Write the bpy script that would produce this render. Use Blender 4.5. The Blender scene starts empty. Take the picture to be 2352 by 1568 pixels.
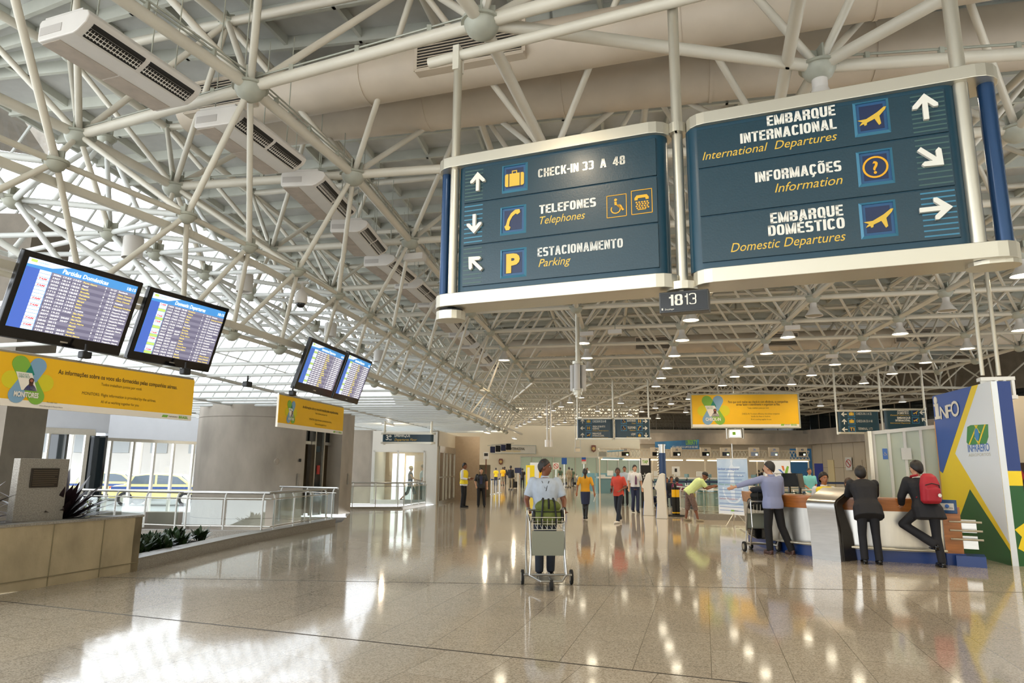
import bpy, bmesh, math, random
from mathutils import Vector, Matrix
random.seed(7)
sc=bpy.context.scene; COL=sc.collection
PI=math.pi
# ---------------------------------------------------------------- camera
F=1568.0; CH=1.6
th=math.atan(292/F); rho=math.radians(0.55)
r0=Vector((1,0,0)); u0=Vector((0,-math.sin(th),math.cos(th))); fw=Vector((0,math.cos(th),math.sin(th)))
CR=r0*math.cos(rho)+u0*math.sin(rho); CP=u0*math.cos(rho)-r0*math.sin(rho)
cam=bpy.data.cameras.new('camera'); cam.sensor_width=36; cam.lens=24.0; cam.clip_end=400; cam.clip_start=.05
co=bpy.data.objects.new('camera',cam); COL.objects.link(co)
co.matrix_world=Matrix(((CR.x,CP.x,-fw.x,0),(CR.y,CP.y,-fw.y,0),(CR.z,CP.z,-fw.z,CH),(0,0,0,1)))
sc.camera=co
# ---------------------------------------------------------------- world, light, exposure
W=bpy.data.worlds.new('overcast_sky'); sc.world=W; W.use_nodes=True
bg=W.node_tree.nodes['Background']; bg.inputs[0].default_value=(.90,.95,1.0,1); bg.inputs[1].default_value=3.3
sc.view_settings.view_transform='Standard'; sc.view_settings.look='None'; sc.view_settings.gamma=1
sc.view_settings.use_curve_mapping=False; sc.view_settings.exposure=0.38
sc.cycles.max_bounces=5; sc.cycles.diffuse_bounces=2; sc.cycles.glossy_bounces=3; sc.cycles.transmission_bounces=2; sc.cycles.transparent_max_bounces=8
sc.cycles.use_adaptive_sampling=True; sc.cycles.adaptive_threshold=.1; sc.cycles.sample_clamp_indirect=8; sc.cycles.caustics_reflective=False; sc.cycles.caustics_refractive=False
LAMP_W=46; LAMP_E=14
def light(name,loc,power,color=(1,.86,.66),r=.1,kind='POINT',rot=None,angle=None,parent=None,blend=.5):
    l=bpy.data.lights.new(name,kind); l.energy=power; l.color=color; l.shadow_soft_size=r
    if kind=='SPOT': l.spot_size=angle or 2.2; l.spot_blend=blend
    o=bpy.data.objects.new(name,l); COL.objects.link(o); o.location=loc
    if rot: o.rotation_euler=rot
    if parent: o.parent=parent
    return o
# ---------------------------------------------------------------- pixel -> place helpers (used to measure where things stand)
def ray(x,y): return fw+CR*((x-1176)/F)+CP*((784-y)/F)
def atz(x,y,z=0):
    d=ray(x,y); t=(z-CH)/d.z; return Vector((d.x*t,d.y*t,z))
def aty(x,y,Y):
    d=ray(x,y); t=Y/d.y; return Vector((d.x*t,Y,CH+d.z*t))
def zat(px,py,v):   # height seen at pixel row py above floor point v
    return aty(px,py,v.y).z
# ---------------------------------------------------------------- materials
def mat(name,col,rough=.5,metal=0,bump=0,bscale=40,var=0,vscale=8,emit=None,estr=0,alpha=None,spec=None,coat=0,vcol=None,stretch=None):
    m=bpy.data.materials.new(name); m.use_nodes=True; nt=m.node_tree; b=nt.nodes['Principled BSDF']
    b.inputs['Base Color'].default_value=(*col,1); b.inputs['Roughness'].default_value=rough; b.inputs['Metallic'].default_value=metal
    if spec is not None: b.inputs['Specular IOR Level'].default_value=spec
    if coat: b.inputs['Coat Weight'].default_value=coat; b.inputs['Coat Roughness'].default_value=.15
    if var or bump:
        tc=nt.nodes.new('ShaderNodeTexCoord'); mp=nt.nodes.new('ShaderNodeMapping'); nt.links.new(tc.outputs['Object'],mp.inputs[0])
        if stretch: mp.inputs['Scale'].default_value=stretch
    if var:
        n=nt.nodes.new('ShaderNodeTexNoise'); n.inputs['Scale'].default_value=vscale; n.inputs['Detail'].default_value=5
        nt.links.new(mp.outputs[0],n.inputs['Vector'])
        mx=nt.nodes.new('ShaderNodeMix'); mx.data_type='RGBA'
        c2=vcol or tuple(min(1,c*(1+var)) for c in col); c1=tuple(c*(1-var) for c in col)
        mx.inputs[6].default_value=(*c1,1); mx.inputs[7].default_value=(*c2,1)
        rp=nt.nodes.new('ShaderNodeMapRange'); rp.inputs[1].default_value=.3; rp.inputs[2].default_value=.7
        nt.links.new(n.outputs[0],rp.inputs[0]); nt.links.new(rp.outputs[0],mx.inputs[0]); nt.links.new(mx.outputs[2],b.inputs['Base Color'])
    if bump:
        n2=nt.nodes.new('ShaderNodeTexNoise'); n2.inputs['Scale'].default_value=bscale; n2.inputs['Detail'].default_value=4
        nt.links.new(mp.outputs[0],n2.inputs['Vector'])
        bp=nt.nodes.new('ShaderNodeBump'); bp.inputs['Strength'].default_value=bump; bp.inputs['Distance'].default_value=.02
        nt.links.new(n2.outputs[0],bp.inputs['Height']); nt.links.new(bp.outputs[0],b.inputs['Normal'])
    if emit: b.inputs['Emission Color'].default_value=(*emit,1); b.inputs['Emission Strength'].default_value=estr
    M[name]=m
    return m
def glassmat(name,tint=(1,1,1),refl=.12,rough=.02):
    m=bpy.data.materials.new(name); m.use_nodes=True; nt=m.node_tree; nt.nodes.clear()
    o=nt.nodes.new('ShaderNodeOutputMaterial'); t=nt.nodes.new('ShaderNodeBsdfTransparent'); g=nt.nodes.new('ShaderNodeBsdfGlossy'); mx=nt.nodes.new('ShaderNodeMixShader')
    t.inputs[0].default_value=(*tint,1); g.inputs['Roughness'].default_value=rough
    lw=nt.nodes.new('ShaderNodeLayerWeight'); lw.inputs[0].default_value=.25
    ad=nt.nodes.new('ShaderNodeMath'); ad.operation='MULTIPLY_ADD'; ad.inputs[1].default_value=.6; ad.inputs[2].default_value=refl*.4
    nt.links.new(lw.outputs['Fresnel'],ad.inputs[0]); nt.links.new(ad.outputs[0],mx.inputs[0])
    nt.links.new(t.outputs[0],mx.inputs[1]); nt.links.new(g.outputs[0],mx.inputs[2]); nt.links.new(mx.outputs[0],o.inputs[0]); return m
M={}
def c(h):  # srgb hex -> linear
    v=[int(h[i:i+2],16)/255 for i in (0,2,4)]
    return tuple(x/12.92 if x<=.04045 else ((x+.055)/1.055)**2.4 for x in v)
def MM(k,h,**kw):
    if k not in M: M[k]=mat(k,c(h),**kw)
    return M[k]
MM('steel_paint','d0cab9',rough=.38,var=.05,vscale=2)
MM('node_paint','a8a99a',rough=.45,metal=.1,var=.1,vscale=6)
MM('duct_paint','c9bca8',rough=.5,var=.06,vscale=2,bump=.05,bscale=3)
MM('ceiling_panel','c6c6c0',rough=.8,var=.06,vscale=3)
MM('ceiling_rib','c4c5b8',rough=.7,var=.05,vscale=3)
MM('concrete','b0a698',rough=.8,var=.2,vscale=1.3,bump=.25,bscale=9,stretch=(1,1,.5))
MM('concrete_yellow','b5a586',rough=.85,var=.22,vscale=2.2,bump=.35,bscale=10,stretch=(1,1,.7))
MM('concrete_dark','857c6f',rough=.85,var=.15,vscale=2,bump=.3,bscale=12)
MM('granite','8d877d',rough=.35,var=.35,vscale=90,bump=.03,bscale=90)
MM('granite_slab','9c958a',rough=.6,var=.3,vscale=60,bump=.1,bscale=60)
MM('aluminium','c9c6bd',rough=.28,metal=.9,var=.04,vscale=20)
MM('alu_warm','cfc9b8',rough=.33,metal=.75)
MM('stainless','b9b7b2',rough=.3,metal=1,var=.06,vscale=3,stretch=(1,1,9))
MM('white_paint','e2e2dd',rough=.5)
MM('white_wall','d8dade',rough=.7,var=.03,vscale=2)
MM('beige_wall','d6c4a4',rough=.75,var=.04,vscale=.6)
MM('beige_panel','cbbfa9',rough=.6,var=.04,vscale=.8)
MM('plastic_white','d9d4cc',rough=.35,var=.03,vscale=5)
MM('plastic_black','0c0c0e',rough=.12)
MM('rubber','1a1a1a',rough=.8)
MM('sign_blue','133d4e',rough=.32,var=.03,vscale=30)
MM('sign_panel','0a3340',rough=.3,coat=.22,var=.05,vscale=60,bump=.05,bscale=60)
MM('sign_blue_gloss','26456a',rough=.2,metal=.3)
MM('sign_stripe','3c7d98',rough=.4)
MM('sign_stripe_dull','3f5c58',rough=.4)
MM('sign_frame','447e98',rough=.25,metal=.2)
MM('sign_navy','12254a',rough=.4)
MM('sign_white','e6e2d4',rough=.5)
MM('sign_gold','d9b23c',rough=.45)
MM('sign_amber','e8a812',rough=.45)
MM('dark_glass','1c2224',rough=.06,spec=.8)
MM('black','0a0a0a',rough=.5)
M['glass']=glassmat('clear_glass'); M['glass_green']=glassmat('green_glass',(.93,.97,.95),.15)
M['skyglass']=glassmat('roof_glass',(.96,.98,1),.1)
M['lamp_glow']=mat('lamp_glow',(1,.9,.7),emit=(1,.90,.68),estr=LAMP_E)
M['strip_glow']=mat('strip_glow',(1,.9,.7),emit=(1,.88,.62),estr=2.2)
# ---------------------------------------------------------------- mesh building
class MB:
    def __init__(s): s.v=[]; s.f=[]
    def box(s,c0,size,rz=0,R=None):
        hx,hy,hz=[q/2 for q in size]; R=R or Matrix.Rotation(rz,3,'Z'); c0=Vector(c0); b=len(s.v)
        for dx in (-1,1):
            for dy in (-1,1):
                for dz in (-1,1): s.v.append(c0+R@Vector((dx*hx,dy*hy,dz*hz)))
        for q in ((0,1,3,2),(4,6,7,5),(0,4,5,1),(2,3,7,6),(0,2,6,4),(1,5,7,3)): s.f.append(tuple(b+i for i in q))
        return s
    def bb(s,x0,x1,y0,y1,z0,z1): return s.box(((x0+x1)/2,(y0+y1)/2,(z0+z1)/2),(abs(x1-x0),abs(y1-y0),abs(z1-z0)))
    def tube(s,p,q,r,r2=None,n=8,caps=True,sx=1):
        p=Vector(p); q=Vector(q); d=q-p
        if d.length<1e-6: return s
        d.normalize(); a=d.cross(Vector((0,0,1))) 
        if a.length<.05: a=Vector((1,0,0))
        a.normalize(); bb=d.cross(a); r2=r if r2 is None else r2; b=len(s.v)
        for (o,rr) in ((p,r),(q,r2)):
            for i in range(n):
                t=2*PI*i/n; s.v.append(o+a*math.cos(t)*rr*sx+bb*math.sin(t)*rr)
        for i in range(n): s.f.append((b+i,b+(i+1)%n,b+n+(i+1)%n,b+n+i))
        if caps: s.f.append(tuple(b+n-1-i for i in range(n))); s.f.append(tuple(b+n+i for i in range(n)))
        return s
    def path(s,pts,r,n=8):
        for i in range(len(pts)-1): s.tube(pts[i],pts[i+1],r,n=n)
        for p in pts[1:-1]: s.ell(p,(r,r,r),n=n,m=4)
        return s
    def ell(s,c0,rad,n=10,m=6,R=None):
        c0=Vector(c0); b=len(s.v); R=R or Matrix.Identity(3)
        s.v.append(c0+R@Vector((0,0,rad[2])))
        for j in range(1,m):
            ph=PI*j/m
            for i in range(n):
                t=2*PI*i/n; s.v.append(c0+R@Vector((rad[0]*math.sin(ph)*math.cos(t),rad[1]*math.sin(ph)*math.sin(t),rad[2]*math.cos(ph))))
        s.v.append(c0+R@Vector((0,0,-rad[2])))
        for i in range(n): s.f.append((b,b+1+i,b+1+(i+1)%n))
        for j in range(m-2):
            for i in range(n): s.f.append((b+1+j*n+i,b+1+(j+1)*n+i,b+1+(j+1)*n+(i+1)%n,b+1+j*n+(i+1)%n))
        e=b+1+(m-1)*n; k=b+1+(m-2)*n
        for i in range(n): s.f.append((k+i,e,k+(i+1)%n))
        return s
    def prism(s,poly,y0,y1,fr=None):   # poly in local x,z ; extruded y0..y1
        fr=fr or (lambda x,y,z:(x,y,z)); b=len(s.v); n=len(poly)
        ar=sum(poly[i][0]*poly[(i+1)%n][1]-poly[(i+1)%n][0]*poly[i][1] for i in range(n))
        if ar<0: poly=poly[::-1]
        for y in (y0,y1):
            for (x,z) in poly: s.v.append(Vector(fr(x,y,z)))
        s.f.append(tuple(b+i for i in range(n)))
        if y0!=y1:
            s.f.append(tuple(b+2*n-1-i for i in range(n)))
            for i in range(n): s.f.append((b+i,b+n+i,b+n+(i+1)%n,b+(i+1)%n))
        return s
    def slab(s,poly,z0,z1):            # poly in x,y ; extruded in z
        return s.prism(poly,z0,z1,lambda x,y,z:(x,z,y))
    def lathe(s,prof,n=20,o=(0,0,0),cap=True):   # prof (r,z)
        b=len(s.v); o=Vector(o)
        for (r,z) in prof:
            for i in range(n):
                t=2*PI*i/n; s.v.append(o+Vector((r*math.cos(t),r*math.sin(t),z)))
        for j in range(len(prof)-1):
            for i in range(n): s.f.append((b+j*n+i,b+j*n+(i+1)%n,b+(j+1)*n+(i+1)%n,b+(j+1)*n+i))
        if cap:
            s.f.append(tuple(b+n-1-i for i in range(n))); e=b+(len(prof)-1)*n; s.f.append(tuple(e+i for i in range(n)))
        return s
    def loft(s,rings,cap=True):  # rings: list of (center, axX, axY, rx, ry)
        n=14; b=len(s.v)
        for (o,ax,ay,rx,ry) in rings:
            for i in range(n):
                t=2*PI*i/n; cx,sy=math.cos(t),math.sin(t)
                cx=math.copysign(abs(cx)**.85,cx); sy=math.copysign(abs(sy)**.85,sy)
                s.v.append(Vector(o)+ax*cx*rx+ay*sy*ry)
        for j in range(len(rings)-1):
            for i in range(n): s.f.append((b+j*n+i,b+j*n+(i+1)%n,b+(j+1)*n+(i+1)%n,b+(j+1)*n+i))
        if cap:
            s.f.append(tuple(b+n-1-i for i in range(n))); e=b+(len(rings)-1)*n; s.f.append(tuple(e+i for i in range(n)))
        return s
    def quad(s,a,b_,c_,d):
        b=len(s.v); s.v+= [Vector(a),Vector(b_),Vector(c_),Vector(d)]; s.f.append((b,b+1,b+2,b+3)); return s
    def build(s,name,m,parent=None,smooth=False,bevel=0):
        me=bpy.data.meshes.new(name); me.from_pydata([tuple(v) for v in s.v],[],s.f); me.validate(); 
        bm=bmesh.new(); bm.from_mesh(me); bmesh.ops.recalc_face_normals(bm,faces=bm.faces); bm.to_mesh(me); bm.free()
        me.materials.append(M[m] if isinstance(m,str) else m)
        o=bpy.data.objects.new(name,me); COL.objects.link(o)
        if parent: o.parent=parent
        if smooth:
            me.shade_smooth()
            try: me.set_sharp_from_angle(angle=math.radians(40))
            except Exception: pass
        if bevel:
            bv=o.modifiers.new('bevel','BEVEL'); bv.width=bevel; bv.segments=2; bv.limit_method='ANGLE'
        return o
def tag(o,label,cat,group=None,kind=None):
    if label: o['label']=label
    if cat: o['category']=cat
    if group: o['group']=group
    if kind: o['kind']=kind
    return o
def struct(o,kind='structure'): o['kind']=kind; return o
def thing(name,label,cat,loc=(0,0,0),rz=0,group=None):
    o=bpy.data.objects.new(name,None); o.empty_display_size=.1; COL.objects.link(o); o.location=loc; o.rotation_euler=(0,0,rz)
    return tag(o,label,cat,group)
def copy_tree(o,parent=None):
    d=o.copy(); COL.objects.link(d); d.parent=parent
    for ch in list(o.children): copy_tree(ch,d)
    return d
TX=[]
def T(parent,s,x,z,h,m,w=None,al='L',bold=0,shear=0,y=-.012,name='lettering'):
    cu=bpy.data.curves.new(name,'FONT'); cu.body=s; cu.size=h/.73; cu.offset=bold*h; cu.shear=shear; cu.resolution_u=3
    o=bpy.data.objects.new('tmp_text',cu); COL.objects.link(o); TX.append((o,parent,x,z,w,al,m,y,name,h))
def finish_text():
    dg=bpy.context.evaluated_depsgraph_get(); dg.update()
    for (o,parent,x,z,w,al,m,y,name,h) in TX:
        me=bpy.data.meshes.new_from_object(o.evaluated_get(dg))
        if len(me.vertices):
            xs=[v.co.x for v in me.vertices]; a,b=min(xs),max(xs); k=(w/(b-a)) if w else 1; W_=(b-a)*k
            off={'L':x,'C':x-W_/2,'R':x-W_}[al]
            for v in me.vertices: v.co=Vector((off+(v.co.x-a)*k,y,z+v.co.y))
            me.materials.clear(); me.materials.append(M[m] if isinstance(m,str) else m)
            n=bpy.data.objects.new(name,me); COL.objects.link(n); n.parent=parent
        cu=o.data; bpy.data.objects.remove(o); bpy.data.curves.remove(cu)
class PL:   # a vertical plane through two floor points; local x runs left to right, -y faces the viewer
    def __init__(s,p0,p1):
        s.p0=Vector((p0[0],p0[1],0)); d=Vector((p1[0]-p0[0],p1[1]-p0[1],0)); s.len=d.length; s.d=d.normalized(); s.n=Vector((-s.d.y,s.d.x,0)); s.rz=math.atan2(s.d.y,s.d.x)
    def l(s,x,y):
        r=ray(x,y); t=s.p0.dot(s.n)/r.dot(s.n); P=Vector((0,0,CH))+r*t
        return ((P-s.p0).dot(s.d),P.z)
    def poly(s,pts): return [s.l(*p) for p in pts]
    def w(s,a,y=0): return s.p0+s.d*a+s.n*y
def disc(cx,cz,r,n=24): return [(cx+r*math.cos(2*PI*i/n),cz+r*math.sin(2*PI*i/n)) for i in range(n)]
def rect(x0,z0,x1,z1): return [(x0,z0),(x1,z0),(x1,z1),(x0,z1)]
def rot2(poly,a,cx=0,cz=0,sc_=1): 
    ca,sa=math.cos(a),math.sin(a); return [(cx+sc_*(x*ca-z*sa),cz+sc_*(x*sa+z*ca)) for x,z in poly]
def stadium(x0,x1,y0,y1,n=8):
    r=abs(y1-y0)/2; cy=(y0+y1)/2; P=[]
    for i in range(n+1): t=-PI/2+PI*i/n; P.append((x1-r+r*math.cos(t),cy+r*math.sin(t)))
    for i in range(n+1): t=PI/2+PI*i/n; P.append((x0+r+r*math.cos(t),cy+r*math.sin(t)))
    return P
# ================================================================ FLOOR
def floor_material():
    m=bpy.data.materials.new('polished_granite_tiles'); m.use_nodes=True; nt=m.node_tree; b=nt.nodes['Principled BSDF']; L=nt.links; N=nt.nodes.new
    uv=N('ShaderNodeUVMap'); br=N('ShaderNodeTexBrick'); br.offset=.5
    br.inputs['Scale'].default_value=1; br.inputs['Brick Width'].default_value=1.25; br.inputs['Row Height'].default_value=.62
    br.inputs['Mortar Size'].default_value=.0028; br.inputs['Mortar Smooth'].default_value=.2
    br.inputs['Color1'].default_value=(*c('bdb4a6'),1); br.inputs['Color2'].default_value=(*c('b3a99a'),1); br.inputs['Mortar'].default_value=(*c('6f6454'),1)
    L.new(uv.outputs[0],br.inputs['Vector'])
    tc=N('ShaderNodeTexCoord')
    def noise(s,d=3):
        n=N('ShaderNodeTexNoise'); n.inputs['Scale'].default_value=s; n.inputs['Detail'].default_value=d; L.new(tc.outputs['Object'],n.inputs['Vector']); return n
    def mix(fac,a,bc,t='MULTIPLY',f=1):
        x=N('ShaderNodeMix'); x.data_type='RGBA'; x.blend_type=t
        if fac is None: x.inputs[0].default_value=f
        else: L.new(fac,x.inputs[0])
        L.new(a,x.inputs[6]); 
        if isinstance(bc,tuple): x.inputs[7].default_value=bc
        else: L.new(bc,x.inputs[7])
        return x
    v=N('ShaderNodeTexVoronoi'); v.inputs['Scale'].default_value=95; L.new(tc.outputs['Object'],v.inputs['Vector'])
    cr=N('ShaderNodeValToRGB'); cr.color_ramp.elements[0].position=.1; cr.color_ramp.elements[0].color=(.66,.64,.60,1); cr.color_ramp.elements[1].position=.7; cr.color_ramp.elements[1].color=(1.12,1.1,1.06,1)
    sp=N('ShaderNodeSeparateColor'); L.new(v.outputs['Color'],sp.inputs[0]); L.new(sp.outputs[0],cr.inputs[0])
    x1=mix(None,br.outputs['Color'],cr.outputs[0])
    n2=noise(.5); cr2=N('ShaderNodeValToRGB'); cr2.color_ramp.elements[0].position=.35; cr2.color_ramp.elements[0].color=(.93,.93,.93,1); cr2.color_ramp.elements[1].position=.65; cr2.color_ramp.elements[1].color=(1.05,1.04,1.02,1); L.new(n2.outputs[0],cr2.inputs[0])
    x2=mix(None,x1.outputs[2],cr2.outputs[0]); L.new(x2.outputs[2],b.inputs['Base Color'])
    n3=noise(7); mr=N('ShaderNodeMapRange'); mr.inputs[3].default_value=.045; mr.inputs[4].default_value=.105; L.new(n3.outputs[0],mr.inputs[0]); L.new(mr.outputs[0],b.inputs['Roughness'])
    n4=noise(3,2); bp=N('ShaderNodeBump'); bp.inputs['Strength'].default_value=.008; bp.inputs['Distance'].default_value=.02; L.new(n4.outputs[0],bp.inputs['Height']); L.new(bp.outputs[0],b.inputs['Normal'])
    b.inputs['Specular IOR Level'].default_value=.75
    return m
M['floor']=floor_material()
j1=(atz(0,1380),atz(1720,1568)); j2=(atz(820,1335),atz(2352,1360))
def on(l,x): a,b=l; return Vector((x,a.y+(b.y-a.y)*(x-a.x)/(b.x-a.x),0))
XL,XR=-4.6,30
def curbline(Y):   # left edge of the hall floor
    P=[(-7.8,3.5),(-6.43,9.07),(-5.85,11.21),(-5.95,11.7),(-5.08,20.46),(-5.0,20.7),(-5.0,26.5),(-4.2,27.6),(-3.5,31)]
    return P
polys=[([(-14,-8),(20,-8),(20,on(j1,20).y),tuple(on(j1,-6.43).xy)],23.5),
       ([tuple(on(j1,-6.35).xy),tuple(on(j1,12.5).xy),tuple(on(j2,12.5).xy),tuple(on(j2,-6.1).xy)],15.5),
       ([tuple(on(j2,-6.1).xy),(30,on(j2,30).y),(30,100),(-30,100),(-30,42),(-13,42),(-3.4,31.2),(-4.0,27.9),(-6.35,27.5),(-5.84,25.9),(-5.0,20.9),(-5.05,20.5),(-5.9,11.5)],7.9)]
me=bpy.data.meshes.new('floor'); vs=[];fs=[];uvs=[]
for P,ang in polys:
    b=len(vs); vs+= [(x,y,0) for x,y in P]; fs.append(tuple(range(b,b+len(P)))); a=math.radians(ang)
    uvs+=[(x*math.sin(a)+y*math.cos(a),x*math.cos(a)-y*math.sin(a)) for x,y in P]
me.from_pydata(vs,[],fs); ul=me.uv_layers.new(name='UVMap')
for i,l in enumerate(me.loops): ul.data[i].uv=uvs[l.vertex_index]
bm=bmesh.new(); bm.from_mesh(me); 
for f in bm.faces:
    if f.normal.z<0: f.normal_flip()
bm.to_mesh(me); bm.free()
me.materials.append(M['floor']); fo=bpy.data.objects.new('floor',me); COL.objects.link(fo); struct(fo)
MM('joint','3d372f',rough=.6)
for k,(l,x0,x1) in enumerate(((j1,-6.3,12),(j2,-6.0,25))):
    a,b=on(l,x0),on(l,x1); struct(MB().box((a+b)/2+Vector((0,0,-.0015)),((b-a).length,.022,.006),math.atan2((b-a).y,(b-a).x)).build('trim_%d'%(k+1),'joint'))
# lower level ground seen through the void at left
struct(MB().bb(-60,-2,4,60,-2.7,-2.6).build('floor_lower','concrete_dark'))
# ================================================================ ROOF SPACE FRAME
S=.72
A=[(-7.7,3.2),(-6.07,6.88),(-4.47,10.58),(-3.51,14.05),(-2.90,18.46),(-2.30,22.9),(-1.71,27.3),(-1.04,31.34),(-.41,35.5),(.17,39.7),(.75,43.9),(1.35,48.3)]
A=[Vector((x*S,y*S,0)) for x,y in A]; NJ=len(A)
DJ=[118,116,113.8,100,102.5,103,103,102.5,102.5,102.5,102.5,102.5]
ZB,ZT,ZU,ZL=1.6+6.3*S,1.6+9.2*S,1.6+4.1*S,1.6+2.6*S
CW=3.14
def nd(i,j,z=None):
    j=max(0,min(NJ-1,j)); a=int(j); f=j-a
    def p(k):
        d=math.radians(DJ[k]); return A[k]+Vector((math.sin(d),math.cos(d),0))*CW*i
    q=p(a) if f==0 else p(a).lerp(p(min(a+1,NJ-1)),f)
    return Vector((q.x,q.y,ZB if z is None else z))
def nt_(i,j): return nd(i+.5,j+.5,ZT)
IMIN,IMAX=-1,6
chords=[];diags=[];nodes=[];tops=[]
for j in range(NJ):
    for i in range(IMIN,IMAX+1):
        nodes.append(nd(i,j))
        if i<IMAX: chords.append((nd(i,j),nd(i+1,j)))
        if j<NJ-1: chords.append((nd(i,j),nd(i,j+1)))
        for (di,dj) in ((0,0),(-1,0),(0,-1),(-1,-1)):
            ii,jj=i+di,j+dj
            if jj<0 or jj>=NJ-1 or ii<IMIN-1 or ii>IMAX: continue
            diags.append((nd(i,j),nt_(ii,jj)))
for j in range(NJ-1):
    for i in range(IMIN-1,IMAX+1):
        tops.append(nt_(i,j))
        if i<IMAX: chords.append((nt_(i,j),nt_(i+1,j)))
        if j<NJ-2: chords.append((nt_(i,j),nt_(i,j+1)))
# wedge node D with the nearest lamp
D=atz(1880,154,ZB); nodes.append(D)
D2=Vector((D.x+2.6,D.y-.35,ZB)); D0=nd(2,3)
chords+= [(D,D2),(D,nd(3,2)),(D,nd(2,3)),(D,nd(1,2))]
for q in ((1.5,2.2),(2.5,2.2),(1.5,3.2),(2.5,3)): diags.append((D,nd(q[0],q[1],ZT)))
# left girder
U=[(-9.4,1.6),(-8.35,4.0),(-7.3,6.4),(-6.31,8.81),(-5.44,10.81),(-5.0,12.4),(-4.56,13.98),(-4.21,16.03)]
x,y=-3.89,18.1
while y<50: U.append((x,y)); x+=.288; y+=2.08
U=[Vector((a*S,b*S,ZU)) for a,b in U]; NU=len(U)
def perp(L,k):
    a=L[max(0,k-1)]; b=L[min(len(L)-1,k+1)]; d=(b-a); d.z=0; d.normalize(); return Vector((-d.y,d.x,0)),d   # left-pointing, along
girder=[];gn=[];Lw=[];V=[];VV=[]
for k in range(NU):
    n,d=perp(U,k); h=(U[min(k+1,NU-1)]-U[max(k-1,0)]).length/4
    Lw.append(Vector((U[k].x,U[k].y,ZL))+d*h+n*.62)
    V.append(U[k]+n*2.1+d*h+Vector((0,0,.25)))
    VV.append(U[k]+n*4.3+Vector((0,0,.2)))
for k in range(NU):
    gn+= [U[k],Lw[k]]
    girder.append((U[k],Lw[k]))
    if k<NU-1:
        girder+= [(U[k],U[k+1]),(Lw[k],Lw[k+1]),(U[k+1],Lw[k])]
MM('steel_pale','d9dbd6',rough=.38)  # paler, cooler steel for the skylight frame, roof edge and mullions
left=[];ln=[]
for k in range(NU):
    n,d=perp(U,k)
    ln+= [V[k]]
    left+= [(U[k],V[k]),(V[k],VV[k]),(Lw[k],V[k])]
    if k<NU-1: left+= [(V[k],V[k+1]),(V[k],U[k+1]),(V[k],VV[k+1]),(VV[k],VV[k+1]),(Lw[k+1],V[k])]
    if k%2==0 and k<NU-2:
        m1=VV[k]+n*2.4+d*1.2+Vector((0,0,1.6)); m2=V[k]+n*1.1+d*.6+Vector((0,0,1.9))
        left+= [(V[k],m2),(V[k+1],m2),(VV[k],m2),(VV[k+1],m2)]
        ln+= [m2]
    # lower annex roof bars seen edge on
    p=Lw[k]; q=p+n*11
    left.append((p,q))
    if k>=11: left.append((p.lerp(Lw[min(k+1,NU-1)],.5),q+d*.75))
for s_ in (3.2,6.4,9.6):
    for k in range(2,NU-1):
        n,d=perp(U,k); n2,_=perp(U,k+1); left.append((Lw[k]+n*s_,Lw[k+1]+n2*s_))
# bars between main frame and girder
link=[]
for j in range(1,NJ-1):
    a=nd(0,j); ks=sorted(range(NU),key=lambda k:(Vector((U[k].x,U[k].y,0))-Vector((a.x-1.5,a.y+.3,0))).length)[:3]
    for k in ks[:2]: link.append((a,U[k]))
    b=nd(-1,j); ks=sorted(range(NU),key=lambda k:(V[k]-Vector((b.x,b.y,V[k].z))).length)[:2]
    for k in ks: link.append((b,V[k])); 
    link.append((b,U[sorted(range(NU),key=lambda k:(U[k]-Vector((b.x,b.y,U[k].z))).length)[0]]))
# far roof after the bend
A2=A[-1]; far=[]; fn=[]
def fd(i,j,z=ZB):
    a=math.radians(-6.5); d=math.radians(88)
    base=A2+Vector((.2,1.2,0)); 
    return Vector((base.x+math.sin(a)*3.02*j+math.sin(d)*CW*i, base.y+math.cos(a)*3.02*j+math.cos(d)*CW*i, z))
for j in range(0,13):
    for i in range(-2,9):
        fn.append(fd(i,j))
        if i<8: far.append((fd(i,j),fd(i+1,j),1))
        if j<12: far.append((fd(i,j),fd(i,j+1),1))
        for di,dj in ((-.5,-.5),(.5,.5),(-.5,.5),(.5,-.5)): far.append((fd(i,j),fd(i+di,j+dj,ZT),0))
        if j<12 and i<8: far.append((fd(i+.5,j+.5,ZT),fd(i+1.5,j+.5,ZT),0))
C0=Vector((0,0,CH))
def vis(a,b=None):
    q=a if b is None else (a+b)/2; v=q-C0; z=v.dot(fw)
    if z<.3: return 1e9
    x=v.dot(CR)/z; y=v.dot(CP)/z
    return z if abs(x)<.95 and abs(y)<.7 else 500+z
def emit_members(root,name,L,r,m,n=10,limit=95):
    L=sorted(L,key=lambda t:vis(t[0],t[1]))
    for (a,b) in [t[:2] for t in L[:limit]]:
        MB().tube(a,b,r,n=n).build(name,m,root,smooth=True)
    if len(L)>limit:
        q=MB()
        for t in L[limit:]: q.tube(t[0],t[1],r,n=6)
        o=q.build(name,m,root,smooth=True); o['kind']='stuff'
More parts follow.
